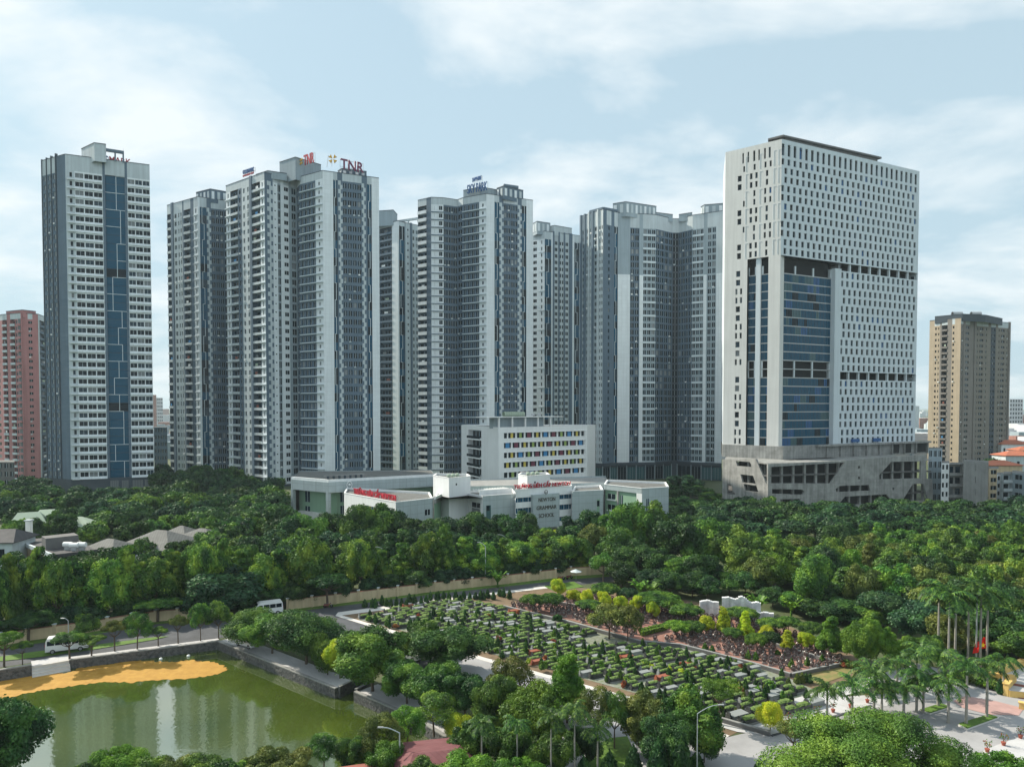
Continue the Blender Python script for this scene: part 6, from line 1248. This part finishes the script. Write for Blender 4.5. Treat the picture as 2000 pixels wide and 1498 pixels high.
# ================================================================ THE CEMETERY
def inside(px, py, poly):
    c = False; n = len(poly)
    for i in range(n):
        (x1, y1), (x2, y2) = poly[i], poly[(i + 1) % n]
        if (y1 > py) != (y2 > py) and px < (x2 - x1) * (py - y1) / (y2 - y1) + x1: c = not c
    return c
grr = random.Random(77); AX = Vector((math.cos(.49), math.sin(.49))); BX = Vector((.80, -.60)); ORG = Vector(G2(668, 1202))
def frame_box(mb, x0, x1, y0, y1, z0, z1, m): mb.box(x0, x1, y0, y1, z0, z1, m)
def gmesh(kind, v):
    L = 1.8; W = .82; P = {}
    m = {'grass': 'grave_stone', 'stone': 'grave_pale', 'red': 'grave_red'}[kind]
    a = MB(); a.box(-L / 2 - .08, L / 2 + .08, -W / 2 - .08, W / 2 + .08, 0, .16, 'concrete' if v % 2 else m); a.box(-L / 2, L / 2, -W / 2, W / 2, .16, .46, m); P['plinth'] = a.mesh('plinth')
    b = MB(); rr = random.Random(v)
    if kind == 'grass':
        nx, ny = 8, 4; H = [[.5 + (.13 if 0 < i < nx and 0 < j < ny else 0) + rr.uniform(-.03, .04) for j in range(ny + 1)] for i in range(nx + 1)]
        q = lambda i, j: (-L / 2 + .07 + (L - .14) * i / nx, -W / 2 + .07 + (W - .14) * j / ny, H[i][j])
        for i in range(nx):
            for j in range(ny): b.poly([q(i, j), q(i + 1, j), q(i + 1, j + 1), q(i, j + 1)], 'grave_grass')
        P['grass_top'] = b.mesh('grass_top')
    else:
        b.box(-L / 2 - .03, L / 2 + .03, -W / 2 - .03, W / 2 + .03, .462, .54, m); P['slab'] = b.mesh('slab')
    c = MB(); hm = ('grave_pale', 'grave_stone', 'grave_stone', 'grave_stone')[v % 4] if kind != 'red' else 'grave_red'; x0 = -L / 2 - .28
    c.box(x0, x0 + .24, -.28, .28, 0, .45, hm); c.box(x0 + .05, x0 + .17, -.19, .19, .45, .78, hm); c.poly([(x0 + .05, -.19, .78), (x0 + .17, -.19, .78), (x0 + .17, 0, .88), (x0 + .05, 0, .88)], hm); c.poly([(x0 + .17, .19, .78), (x0 + .05, .19, .78), (x0 + .05, 0, .88), (x0 + .17, 0, .88)], hm)
    P['headstone'] = c.mesh('headstone'); return P
GM = {(k, v): gmesh(k, v) for k in ('grass', 'stone', 'red') for v in range(4)}
cand = []
for i in range(0, 99):
    for j in range(-4, 30):
        p = ORG + BX * (1.2 + i * 1.32) + AX * (1.6 + j * 2.5 + (i % 2) * .5)
        if p.y < 60: continue
        px, py = proj(p.x, p.y, 0); qx, qy = proj(p.x + AX.x * 1.2, p.y + AX.y * 1.2, 0)
        if inside(px, py, GREEN) and inside(qx, qy, GREEN): 
            if 1145 < px < 1245 and 1240 < py < 1262: continue
            if grr.random() < .06: continue
            cand.append((p, i, j, px, py))
cand.sort(key=lambda c: c[0].y)
ang = math.atan2(AX.y, AX.x); rest = MB()
def grave(p, kind, v, z=.05, rot=ang):
    r = thing('grave', '', 'grave', (p.x, p.y, z), rot, 'graves of the main plot'); r.scale = (grr.uniform(.9, 1.08), grr.uniform(.9, 1.1), grr.uniform(.85, 1.2))
    for nm, me in GM[(kind, v)].items(): link(nm, me, r)
    return r
GK = {'grass': 'grass topped grave', 'stone': 'pale bare stone grave', 'red': 'red granite grave'}
lines = sorted({c[1] for c in cand}); shr = []
for n, (p, i, j, px, py) in enumerate(cand):
    kind = grr.choices(('grass', 'stone', 'red'), (.84, .13, .03))[0]; v = grr.randrange(4); p = p + Vector((grr.uniform(-.15, .15), grr.uniform(-.12, .12)))
    if n < 300: later(grave(p, kind, v), f"{GK[kind]} in the {ordinal(lines.index(i) + 1)} line from the road junction")
    else:
        for nm, me in GM[(kind, v)].items():
            k = len(rest.v); c, s = math.cos(ang), math.sin(ang)
            rest.v.extend([(p.x + q.co.x * c - q.co.y * s, p.y + q.co.x * s + q.co.y * c, .05 + q.co.z) for q in me.vertices])
            for po in me.polygons: rest.f.append(tuple(k + t for t in po.vertices)); rest.m.append(rest.mi(me.materials[po.material_index].name))
    shr.append((p, n, i))
if rest.f: tag(rest.obj('farther_graves'), 'rows of farther grass topped graves at the back of the main plot', 'graves', kind='stuff')
print('graves', len(cand))
def plant_at(p, kind, h, w, lm, base, group, name, cat, lod='lo', z=.05):
    protos = TREES[(kind, lod)]; o = link(name, protos[grr.randrange(3)][0]); o.location = (p.x, p.y, z); o.rotation_euler = (0, 0, grr.uniform(0, 6)); o.scale = (w, w, h)
    o.material_slots[0].link = 'OBJECT'; o.material_slots[0].material = MATS[lm]; tag(o, None, cat, group); later(o, base)
ns = 0
for p, n, li in shr:
    if ns < 205 and grr.random() < .62:
        ns += 1; q = p - AX * 1.5 + Vector((grr.uniform(-.2, .2), grr.uniform(-.5, .3))); t = grr.random()
        zone = f'in the {ordinal(lines.index(li) + 1)} grave line from the road junction'
        if t < .66: plant_at(q, 'cone', grr.uniform(1.1, 1.9), grr.uniform(.6, .95), grr.choice(('leaf_dark', 'leaf_dark', 'leaf_mid')), 'clipped cone shrub ' + zone, 'clipped shrubs between the graves', 'cone_shrub', 'shrub')
        elif t < .93: plant_at(q, 'bush', grr.uniform(.8, 1.3), grr.uniform(.9, 1.3), grr.choice(('leaf_lush', 'leaf_tip', 'leaf_mid')), 'round bush ' + zone, 'round bushes between the graves', 'round_bush', 'bush')
        else: plant_at(q, 'bush', grr.uniform(.7, 1.2), grr.uniform(.8, 1.2), grr.choice(('leaf_red', 'leaf_lime')), 'coloured flowering bush ' + zone, 'flowering bushes between the graves', 'flowering_bush', 'bush')
p = Vector(G2(1061, 1312)); plant_at(p, 'bush', 1.7, 1.6, 'leaf_lush', 'large bright round bush at the road kerb of the main plot', 'round bushes between the graves', 'round_bush', 'bush', 'hi')
p = Vector(G2(1087, 1217)); plant_at(p, 'bush', 1.5, 1.8, 'leaf_dark', 'large dark round bush beside the red plot corner', 'round bushes between the graves', 'round_bush', 'bush', 'hi')
for px, py in ((1500, 1370), (1512, 1362), (1390, 1362)): pass
# broad plots by the plaza
for n, (px, py, kd) in enumerate([(1440, 1404, 'stone'), (1462, 1412, 'grass'), (1478, 1393, 'grass'), (1545, 1392, 'grass'), (1566, 1386, 'grass'), (1590, 1378, 'stone'), (1530, 1380, 'grass')]):
    r = grave(Vector(G2(px, py)), kd, 1, .1); r.scale = (1.3, 1.5, 1.25); later(r, 'larger dark grave on the paved plot beside the plaza'); r['group'] = 'larger graves beside the plaza'
for px, base, h in [(1413, 1402, 16), (1423, 1402, 14), (1437, 1395, 15), (1450, 1393, 16), (1478, 1388, 18), (1449, 1414, 14), (1474, 1407, 14), (1488, 1407, 12), (1536, 1372, 17), (1545, 1370, 18), (1575, 1364, 20), (1579, 1372, 20), (1592, 1368, 16), (1538, 1388, 14), (1550, 1389, 15), (1572, 1381, 14), (1583, 1380, 14), (1444, 1345, 18), (1475, 1345, 18), (1483, 1348, 18), (1493, 1352, 18), (1508, 1352, 18), (1540, 1342, 20), (1557, 1335, 22), (1566, 1334, 22), (1574, 1332, 20), (1582, 1334, 20), (1453, 1368, 18), (1527, 1322, 18)]:
    topiary('cone', px, base, h, h * .62, grr.choice(('leaf_dark', 'leaf_olive', 'leaf_dark')), 'small cone shrub beside the plaza graves', 'clipped shrubs beside the plaza', name='cone_shrub')
for px, base, h, w in [(1377, 1270, 16, 12), (1391, 1273, 14, 11), (1461, 1287, 17, 12), (1476, 1289, 17, 12), (1546, 1306, 22, 13), (1576, 1300, 18, 12), (1606, 1293, 16, 12), (1519, 1278, 10, 12), (1533, 1281, 9, 10), (1350, 1162 + 30, 16, 13), (1498, 1212, 14, 11), (1427, 1296, 14, 10), (1437, 1300, 14, 9)]:
    topiary('cone', px, base, h, w, 'leaf_mid', 'small cone shrub on the red paved plot', 'clipped shrubs on the red plot', name='cone_shrub')
for k in range(16):
    px = 1636 + (k % 8) * 6.5; py = 1296 + (k // 8) * 6 + (k % 8) * .8; plant_at(Vector(G2(px, py)), 'bush', .7, .9, grr.choice(('leaf_olive', 'leaf_mid', 'leaf_red')), 'low bush in the bed at the right end of the cemetery', 'low bushes of the bed', 'low_bush', 'bush')
for k in range(22):
    px = 1862 + (k % 11) * 8.2; py = 1322 + (k // 11) * 7 + (k % 11) * 2.0; plant_at(Vector(G2(px, py)), 'bush', grr.uniform(.9, 1.5), grr.uniform(1, 1.5), grr.choice(('leaf_olive', 'leaf_mid', 'leaf_lush')), 'bush in the border left of the yellow steps', 'bushes left of the yellow steps', 'border_bush', 'bush')
for px, b in ((1953, 1356), (1967, 1310), (1885, 1290)): topiary('cone', px, b, 34, 15, 'leaf_dark', 'slender cypress beside the yellow steps', 'cypresses by the steps', 'hi', 'cypress', 'cypress')
# dark urn graves with round wreaths
def urn_mesh(v):
    mb = MB(); mb.box(-.30, .30, -.26, .26, 0, .20, 'urn_stone'); mb.box(-.20, .20, -.12, .18, .20, .50, 'black_stone'); R = .31; c = .64
    for k in range(9):
        a0, a1 = 2 * math.pi * k / 9, 2 * math.pi * (k + 1) / 9; mb.tube((R * math.cos(a0), -.02, c + R * math.sin(a0)), (R * math.cos(a1), -.02, c + R * math.sin(a1)), .10, .10, 'black_stone', 5, False)
    mb.ball((0, -.04, c), .13, 'urn_stone' if v else 'grave_pale', 6, 4); mb.box(.34, .44, -.2, 0, 0, .38, 'grave_pale' if v else 'urn_stone'); return mb.mesh('urn_grave')
UM = [urn_mesh(0), urn_mesh(1)]; uc = []
for i in range(60):
    for j in range(-25, 45):
        p = Vector(G2(985, 1186)) + BX * (.5 + i * 1.22) + AX * (j * 1.22 + (i % 2) * .4)
        px, py = proj(p.x, p.y, 0)
        if inside(px, py, DARK) and grr.random() > .27 and not (1240 < px < 1310 and 1222 < py < 1250): uc.append((p, i))
uc.sort(key=lambda c: c[0].y); ul = sorted({c[1] for c in uc}); rest = MB(); print('urns', len(uc))
for n, (p, i) in enumerate(uc):
    p = p + Vector((grr.uniform(-.2, .2), grr.uniform(-.2, .2))); me = UM[grr.random() < .4]; s = grr.uniform(.9, 1.2)
    if n < 300:
        o = link('urn_grave', me); o.location = (p.x, p.y, .065); o.rotation_euler = (0, 0, grr.uniform(-.3, .5)); o.scale = (s, s, s); tag(o, None, 'grave', 'urn graves of the red plot'); later(o, f"dark round wreath grave, {ordinal(ul.index(i) + 1)} line of the red plot")
    else:
        k = len(rest.v); rest.v.extend([(p.x + q.co.x * s, p.y + q.co.y * s, .065 + q.co.z * s) for q in me.vertices])
        for po in me.polygons: rest.f.append(tuple(k + t for t in po.vertices)); rest.m.append(rest.mi(me.materials[po.material_index].name))
if rest.f: tag(rest.obj('farther_urn_graves'), 'mass of farther dark urn graves behind the small trees', 'graves', kind='stuff')
# white memorial wall in three pieces
def rockwall(label, pts, base0, base1, th=.9):
    A_, B_ = Vector(G2(*base0)), Vector(G2(*base1)); r = thing('memorial_wall', label, 'monument', (A_.x, A_.y, 0), 0, 'white memorial walls'); f = Fr(A_, B_)
    top = [PLN(x, y, A_, B_) for x, y in pts]; us = [((Vector((t.x, t.y)) - A_).dot(f.u), t.z) for t in top]; mb = MB(); rr = random.Random(label); fin = []
    for (u0, z0), (u1, z1) in zip(us, us[1:]):
        n = max(1, int((u1 - u0) / .28))
        for k in range(n): t = k / n; fin.append((u0 + (u1 - u0) * t, z0 + (z1 - z0) * t + rr.uniform(-.16, .16)))
    fin.append(us[-1])
    for (u0, z0), (u1, z1) in zip(fin, fin[1:]):
        d = rr.uniform(-.05, .07); f.box(mb, u0, u1 + .01, -th, d, 0, (z0 + z1) / 2, 'monument', True)
    mb.obj('rock_face', r)
rockwall('small left piece of the white rocky memorial wall', [(1367, 1174), (1380, 1173), (1404, 1177)], (1367, 1202), (1404, 1204))
rockwall('tall middle piece of the white rocky memorial wall with a jagged top', [(1410, 1167), (1424, 1167), (1434, 1171), (1446, 1165), (1455, 1168), (1462, 1177), (1475, 1176), (1486, 1179)], (1410, 1208), (1486, 1214))
rockwall('low right piece of the white rocky memorial wall', [(1475, 1194), (1490, 1197), (1511, 1199)], (1475, 1216), (1511, 1220))

# ================================================================ VEHICLES
def van(label, px, py, rz, flip=1):
    p = G(px, py); r = thing('white_minibus', label, 'van', (p.x, p.y, .03), rz, 'white minibuses')
    prof = [(-2.7, .42), (-2.7, 1.0), (-2.62, 2.0), (-2.45, 2.34), (1.1, 2.36), (1.5, 2.22), (2.15, 1.30), (2.72, 1.10), (2.82, .85), (2.82, .42)]
    mb = MB(); W = .98
    ins = lambda z: W - max(0, z - 1.1) * .13
    L_ = [(x, ins(z), z) for x, z in prof]; R_ = [(x, -ins(z), z) for x, z in prof]; n = len(prof)
    mb.poly(L_[::-1], 'car_white'); mb.poly(R_, 'car_white')
    for i in range(n): j = (i + 1) % n; mb.poly([L_[i], L_[j], R_[j], R_[i]], 'car_white')
    link('body', mb.mesh('body'), r)
    def win(x0, x1, z0, z1, side, name='side_window'):
        m = MB(); y0, y1 = side * (ins(z0) + .012), side * (ins(z1) + .012); q = [(x0, y0, z0), (x1, y0, z0), (x1 - (.35 if x1 > 1.6 else 0), y1, z1), (x0, y1, z1)]; m.poly(q if side < 0 else q[::-1], 'glass_dark'); link(name, m.mesh(name), r)
    for s in (-1, 1):
        for x0, x1 in ((-2.45, -1.5), (-1.42, -.45), (-.37, .62)): win(x0, x1, 1.32, 1.98, s)
        win(.78, 1.78, 1.28, 1.95, s, 'door_window')
        for x in (-1.75, 1.85):
            m = MB(); m.tube((x, s * .72, .36), (x, s * 1.0, .36), .36, .36, 'tyre', 14); o = link('wheel', m.mesh('wheel'), r); m = MB(); m.tube((x, s * 1.0, .36), (x, s * 1.02, .36), .22, .2, 'rim', 10); link('rim', m.mesh('rim'), o)
        m = MB(); m.box(2.62, 2.83, s * .62 - .2, s * .62 + .2, .82, 1.02, 'lamp_glass'); link('headlight', m.mesh('headlight'), r)
        m = MB(); m.box(1.62, 1.75, s * 1.0 - .02, s * 1.0 + .2 * s, 1.25, 1.5, 'car_white'); link('mirror', m.mesh('mirror'), r)
        m = MB(); m.box(-2.73, -2.69, s * .8 - .1, s * .8 + .1, 1.0, 1.5, 'red_sign'); link('tail_light', m.mesh('tail_light'), r)
    m = MB(); m.poly([(1.56, -.78, 2.16), (1.56, .78, 2.16), (2.12, .86, 1.36), (2.12, -.86, 1.36)][::-1], 'glass_dark'); m.v = [(x + .03, y, z + .02) for x, y, z in m.v]; link('windscreen', m.mesh('windscreen'), r)
    m = MB(); m.poly([(-2.715, -.75, 1.3), (-2.715, .75, 1.3), (-2.66, .7, 1.98), (-2.66, -.7, 1.98)][::-1], 'glass_dark'); link('rear_window', m.mesh('rear_window'), r)
    m = MB(); m.box(2.70, 2.9, -.95, .95, .36, .62, 'metal_grey'); link('bumper', m.mesh('bumper'), r)
    return r
d = Vector(G2(170, 1268)) - Vector(G2(80, 1279)); van('white minibus driving on the road beside the pond, seen behind a small flat topped tree', 131, 1271, math.atan2(d.y, d.x))
d = Vector(G2(480, 1206)) - Vector(G2(560, 1196)); van('white minibus facing left beside the end of the cream boundary wall', 521, 1200, math.atan2(d.y, d.x))
def car(label, px, py, rz, m_='car_white'):
    p = G(px, py); r = thing('parked_car', label, 'car', (p.x, p.y, .06), rz, 'white cars parked under the trees'); mb = MB(); W = .85
    prof = [(-2.1, .3), (-2.15, .85), (-1.6, .98), (-1.1, 1.42), (.3, 1.45), (1.0, .98), (1.95, .82), (2.1, .6), (2.1, .3)]; ins = lambda z: W - max(0, z - .95) * .35
    L_ = [(x, ins(z), z) for x, z in prof]; R_ = [(x, -ins(z), z) for x, z in prof]; n = len(prof); mb.poly(L_[::-1], m_); mb.poly(R_, m_)
    for i in range(n): j = (i + 1) % n; mb.poly([L_[i], L_[j], R_[j], R_[i]], m_)
    link('body', mb.mesh('body'), r)
    for s in (-1, 1):
        m = MB(); q = [(-1.35, s * .87, 1.0), (.75, s * .87, 1.0), (.2, s * .71, 1.38), (-1.05, s * .71, 1.38)]; m.poly(q if s < 0 else q[::-1], 'glass_dark'); link('side_window', m.mesh('side_window'), r)
        for x in (-1.3, 1.3): m = MB(); m.tube((x, s * .65, .32), (x, s * .88, .32), .32, .32, 'tyre', 12); o = link('wheel', m.mesh('wheel'), r); m = MB(); m.tube((x, s * .88, .32), (x, s * .9, .32), .2, .18, 'rim', 8); link('rim', m.mesh('rim'), o)
    m = MB(); m.poly([(.36, -.68, 1.43), (.36, .68, 1.43), (1.0, .8, 1.0), (1.0, -.8, 1.0)][::-1], 'glass_dark'); m.v = [(x + .02, y, z + .02) for x, y, z in m.v]; link('windscreen', m.mesh('windscreen'), r)
car('white car parked on the paved bank, half under the first round trees', 484, 1262, -.6); car('white car parked behind the big tree above the pond', 800, 1286, -.6)

# ================================================================ STREET FURNITURE
def lamp(label, px, base, top, dx, armz=.35, r=.07, h=None, Y=None, head='metal_grey'):
    p = G(px, base) if Y is None else Vector((*XY(px, Y), 0)); H_ = ZY(top, p.y); t = thing('street_lamp', label, 'street lamp', (p.x, p.y, 0), 0, 'street lamps'); mb = MB(); hs = H_ * .9
    mb.tube((0, 0, 0), (0, 0, hs), r * 1.3, r * .8, 'pole_grey', 7); a = Vector((0, 0, hs))
    for k in range(1, 5): b = Vector((dx * (k / 4), 0, hs + (H_ - hs) * math.sin(k / 4 * math.pi / 2))); mb.tube(a, b, r * .75, r * .6, 'pole_grey', 6); a = b
    link('pole', mb.mesh('pole'), t); mb = MB(); s = 1 if dx > 0 else -1; e = a; mb.hexa([(e.x, -.09), (e.x + s * .55, -.08), (e.x + s * .55, .08), (e.x, .09)] if s > 0 else [(e.x + s * .55, -.08), (e.x, -.09), (e.x, .09), (e.x + s * .55, .08)], e.z - .04, e.z + .06, head)
    link('lamp_head', mb.mesh('lamp_head'), t); return t
lamp('short lamp with a pale head standing before the cream wall above the van', 134, 1256, 1207, -.6, head='lamp_glass')
lamp('tall curved lamp post standing alone at the park road, lower right of the middle', 1361, 1545, 1376, 2.0, r=.05)
lamp('curved lamp post rising beside the red roof', 781, 1530, 1420, -1.6, r=.08)
lamp('tall teal grey lamp post above the far end of the cream wall', 1089, 1122, 1076, .9, r=.09)
for lab, px, Y, top, dx in (('lamp post above the street trees, below the round school trees', 948, 148, 1059, -1.2), ('lamp post above the street trees, left of the name panel', 990, 158, 1044, -1.5), ('pale double armed lamp above the trees, left of the school centre', 750, 155, 1068, -1.6), ('lamp post beside the long low metal roof', 515, 172, 1056, .9), ('lamp post on the dark road above the memorial wall', 1533, 178, 1058, 1.4), ('lamp post on the dark road behind the green wood', 1667, 178, 1045, 1.4), ('lamp post near the right edge above the wood', 1966, 180, 1027, 1.8)):
    lamp(lab, px, 0, top, dx, Y=Y, r=.1)
t = thing('globe_lamp', 'lamp with four white globes between the cone shrubs at the bottom edge', 'street lamp', (*XY(1252, 71.5), 0), 0); H_ = ZY(1490, 71.5); mb = MB(); mb.tube((0, 0, 0), (0, 0, H_ - .2), .07, .05, 'pole_grey'); link('pole', mb.mesh('pole'), t)
for x, y, z in ((-.28, 0, -.1), (.3, 0, -.1), (0, .2, .12), (0, -.25, -.2)): mb = MB(); mb.ball((x, y, H_ + z), .18, 'lamp_glass', 10, 8); link('globe', mb.mesh('globe'), t)
t = thing('globe_lamp', 'twin white globe lamp half hidden by dark foliage', 'street lamp', (*XY(1247, 77), 0), 0); H_ = ZY(1428, 77); mb = MB(); mb.tube((0, 0, 0), (0, 0, H_ - .1), .06, .05, 'pole_grey'); link('pole', mb.mesh('pole'), t)
for x in (-.22, .22): mb = MB(); mb.ball((x, -.1, H_ - x * .4), .15, 'lamp_glass', 10, 8); link('globe', mb.mesh('globe'), t)
for n, (px, b) in enumerate([(1560, 1411), (1597, 1401), (1627, 1392), (1661, 1383), (1694, 1373), (1528, 1417), (1541, 1415), (1928, 1470), (1960, 1457), (1993, 1443), (1778, 1338)]):
    p = G(px, b); t = thing('potted_plant', '', 'potted plant', (p.x, p.y, .09), 0, 'terracotta pots on the plaza'); later(t, 'thin leaved plant in a terracotta pot on the plaza'); mb = MB(); mb.tube((0, 0, 0), (0, 0, .4), .15, .26, 'terracotta', 10); link('pot', mb.mesh('pot'), t); mb = MB()
    for k in range(34):
        a = grr.uniform(0, 6.28); q = Vector((math.cos(a) * grr.uniform(.1, .5), math.sin(a) * grr.uniform(.1, .5), grr.uniform(.6, 1.25))); mb.poly([q, q + Vector((.07, .02, .05)), q + Vector((.1, .1, .12)), q + Vector((-.02, .07, .07))], 'leaf_mid' if k % 3 else 'leaf_red')
    for k in range(6): a = k * 1.05; mb.tube((0, 0, .45), (math.cos(a) * .3, math.sin(a) * .3, 1.2), .018, .01, 'bark', 4)
    link('foliage', mb.mesh('foliage'), t)
# flag
p = G(1906, 1300); t = thing('flagpole', 'grey flagpole with a drooping red flag bearing a yellow star, among tall palms', 'flagpole', tuple(p), 0); H_ = ZY(1160, p.y); mb = MB(); mb.tube((0, 0, 0), (0, 0, H_), .13, .08, 'pole_grey', 8); link('pole', mb.mesh('pole'), t)
fz = ZY(1243, p.y); nx, nz = 12, 8; mb = MB(); Wd, Hd = 2.1, 1.5
def fp(i, j):
    u, v = i / nx, j / nz; x = -.15 + u * Wd * .62; return (x - .6 * 1 * (1 - u) * v * .6, -.18 + .22 * math.sin(u * 9 + v * 2), fz - v * Hd - (1 - u) * .95)
for i in range(nx):
    for j in range(nz): mb.poly([fp(i, j + 1), fp(i + 1, j + 1), fp(i + 1, j), fp(i, j)], 'flag_red')
fo = link('flag', mb.mesh('flag'), t); mb = MB(); star = []
for k in range(10): a = math.pi / 2 + k * math.pi / 5; r_ = .42 if k % 2 == 0 else .17; star.append((math.cos(a) * r_, math.sin(a) * r_))
cxx, _, czz = fp(8, 4); mb.poly([(cxx + x, -.47, czz + y) for x, y in star], 'flag_yellow'); link('star', mb.mesh('star'), fo)
# yellow monument steps
t = thing('monument_terrace', 'yellow parapets and dark red steps of the raised monument terrace at the right edge', 'steps', (*G2(1965, 1340), 0)); q = [G2(1932, 1338), G2(1972, 1362), G2(2090, 1375), G2(2100, 1300), G2(1992, 1308)]
mb = MB(); mb.hexa(q, 0, .9, 'yellow_paint'); mb.hexa(q, .904, .95, 'paving_pale'); mb.obj('terrace', t)
def bar(a, b, z0, z1, w=.45, nm='parapet', m='yellow_paint'):
    f = Fr(Vector(G2(*a)), Vector(G2(*b))); mb = MB(); f.box(mb, 0, f.L, -w / 2, w / 2, z0, z1, m, True); f.box(mb, -.08, f.L + .08, -w / 2 - .08, w / 2 + .08, z1 + .002, z1 + .14, m, True); mb.obj(nm, t)
bar((1930, 1335), (1980, 1343), 0, 1.5); bar((1980, 1343), (1964, 1360), 0, 1.6, .6); bar((1953, 1330), (1996, 1314), .5, 1.8); bar((1994, 1314), (2040, 1322), .5, 1.8)
f = Fr(Vector(G2(1968, 1364)), Vector(G2(2030, 1376)))
for k in range(7): mb = MB(); f.box(mb, .4, f.L, -3.2 + .4 * k - .4, -3.2 + .4 * k + (.4 if k == 0 else 0.002), 0, 1.0 - .14 * k, 'step_red', True); mb.obj('step', t)
bar((1990, 1384), (2030, 1392), 0, .8)
house('building with a dull maroon hipped roof at the bottom middle', 848, 68.5, 6.6, 9.0, 2.5, 1.2, .22, 'beige_wall', 'roof_maroon', group='park buildings')
house('small dark roofed kiosk left of the maroon roof', 705, 67, 3.2, 3, 2.2, .7, .3, 'beige_wall', 'step_red', group='park buildings')
def motorbike(label, px, py, rz):
    p = G(px, py); r = thing('motorbike', label, 'motorbike', (p.x, p.y, .05), rz, 'motorbikes by the cream wall')
    for x in (-.6, .6): m = MB(); m.tube((x, -.05, .3), (x, .05, .3), .3, .3, 'tyre', 12); link('wheel', m.mesh('wheel'), r)
    m = MB(); m.hexa([(-.75, -.14), (.1, -.16), (.1, .16), (-.75, .14)], .42, .72, 'step_red'); m.tube((.05, 0, .5), (.5, 0, .85), .12, .09, 'step_red'); m.tube((.6, 0, .3), (.42, 0, 1.0), .04, .04, 'metal_grey'); link('body', m.mesh('body'), r)
    m = MB(); m.hexa([(-.7, -.13), (.05, -.12), (.05, .12), (-.7, .13)], .722, .82, 'black_stone'); link('seat', m.mesh('seat'), r); m = MB(); m.tube((.42, -.32, 1.02), (.42, .32, 1.02), .025, .025, 'metal_grey'); link('handlebar', m.mesh('handlebar'), r)
motorbike('red motorbike parked at the foot of the cream wall by the road junction', 641, 1187, .2); motorbike('motorbike parked beside another near the far end of the cream wall', 1096, 1133, .3); motorbike('motorbike nearest the far corner of the cream wall', 1112, 1131, .6)
t = thing('parasol', 'pale parasol standing at the far end of the cream wall', 'parasol', (*G2(1125, 1134), 0)); m = MB(); m.tube((0, 0, 0), (0, 0, 2.2), .03, .03, 'metal_grey'); link('pole', m.mesh('pole'), t); m = MB(); m.tube((0, 0, 2.0), (0, 0, 2.5), 1.3, .05, 'pale_wall', 8); link('canopy', m.mesh('canopy'), t)
# floating bits on the pond, far bank things
for lab, px, py in (('white egg shaped float near the orange algae', 314, 1288), ('small white float right of the algae tip', 368, 1282)):
    d_ = ray(px, py); tt = (WZ - CH) / d_.z; o = MB(); o.ball((0, 0, 0), .28, 'paint_white', 8, 6, .8); o = link('float', o.mesh('float')); o.location = (d_.x * tt, d_.y * tt, WZ + .1); tag(o, lab, 'float', 'white floats on the pond')
# green net roof between the trees and parked things along the far road
t = thing('shade_canopy', 'long dark green shade canopy in front of the bare podium', 'canopy', (*XY(1440, 236), 0), 0); mb = MB(); a, b = XY(1375, 238), XY(1520, 232); f = Fr(a, b); f.box(mb, 0, f.L, -7, 0, 4.2, 4.4, 'leaf_blue', True); mb.obj('net_roof', t)
for k in range(6): mb = MB(); u = f.L * k / 5; f.box(mb, max(0, u - .1), u + .1, -.2, 0, 0, 4.2, 'metal_grey', True); mb.obj('post', t)
# low white street fence glimpsed above the memorial wall
t = thing('street_fence', 'low white post fence on the far side of the wood', 'fence', (*XY(1500, 176), 0), 0, 'fences'); f = Fr(XY(1478, 176), XY(1545, 174))
for k in range(12): mb = MB(); f.box(mb, f.L * k / 12, f.L * k / 12 + .3, 0, .3, 0, 1.5, 'paint_white', True); mb.obj('post', t)
# ================================================================ HAZE
def haze():
    m = bpy.data.materials.new('haze'); m.use_nodes = True; N = m.node_tree.nodes; N.remove(N['Principled BSDF']); v = N.new('ShaderNodeVolumePrincipled')
    v.inputs['Color'].default_value = (0.74, 0.88, 0.95, 1); v.inputs['Density'].default_value = 0.00011; v.inputs['Anisotropy'].default_value = 0.1
    m.node_tree.links.new(v.outputs[0], N['Material Output'].inputs['Volume']); mb = MB(); MATS['haze'] = m; mb.box(-9500, 9500, -300, 15500, -3.5, 156, 'haze'); tag(mb.obj('haze'), 'thin pale blue air over the whole scene', 'haze', kind='stuff')
haze()
# ---------------------------------------------------------------- finish: labels made unique
groups = {}
for o, base in PENDING: groups.setdefault(base, []).append(o)
for base, lst in groups.items():
    if len(lst) == 1: continue
    lst.sort(key=lambda o: proj(*o.location)[0])
    for i, o in enumerate(lst): o['label'] = f"{base}, {ordinal(i + 1)} from the left"

for o in COL.objects:
    if o.parent is None and 'label' in o and len(o['label'].split()) > 16: print('LONG', o.name, o['label'])
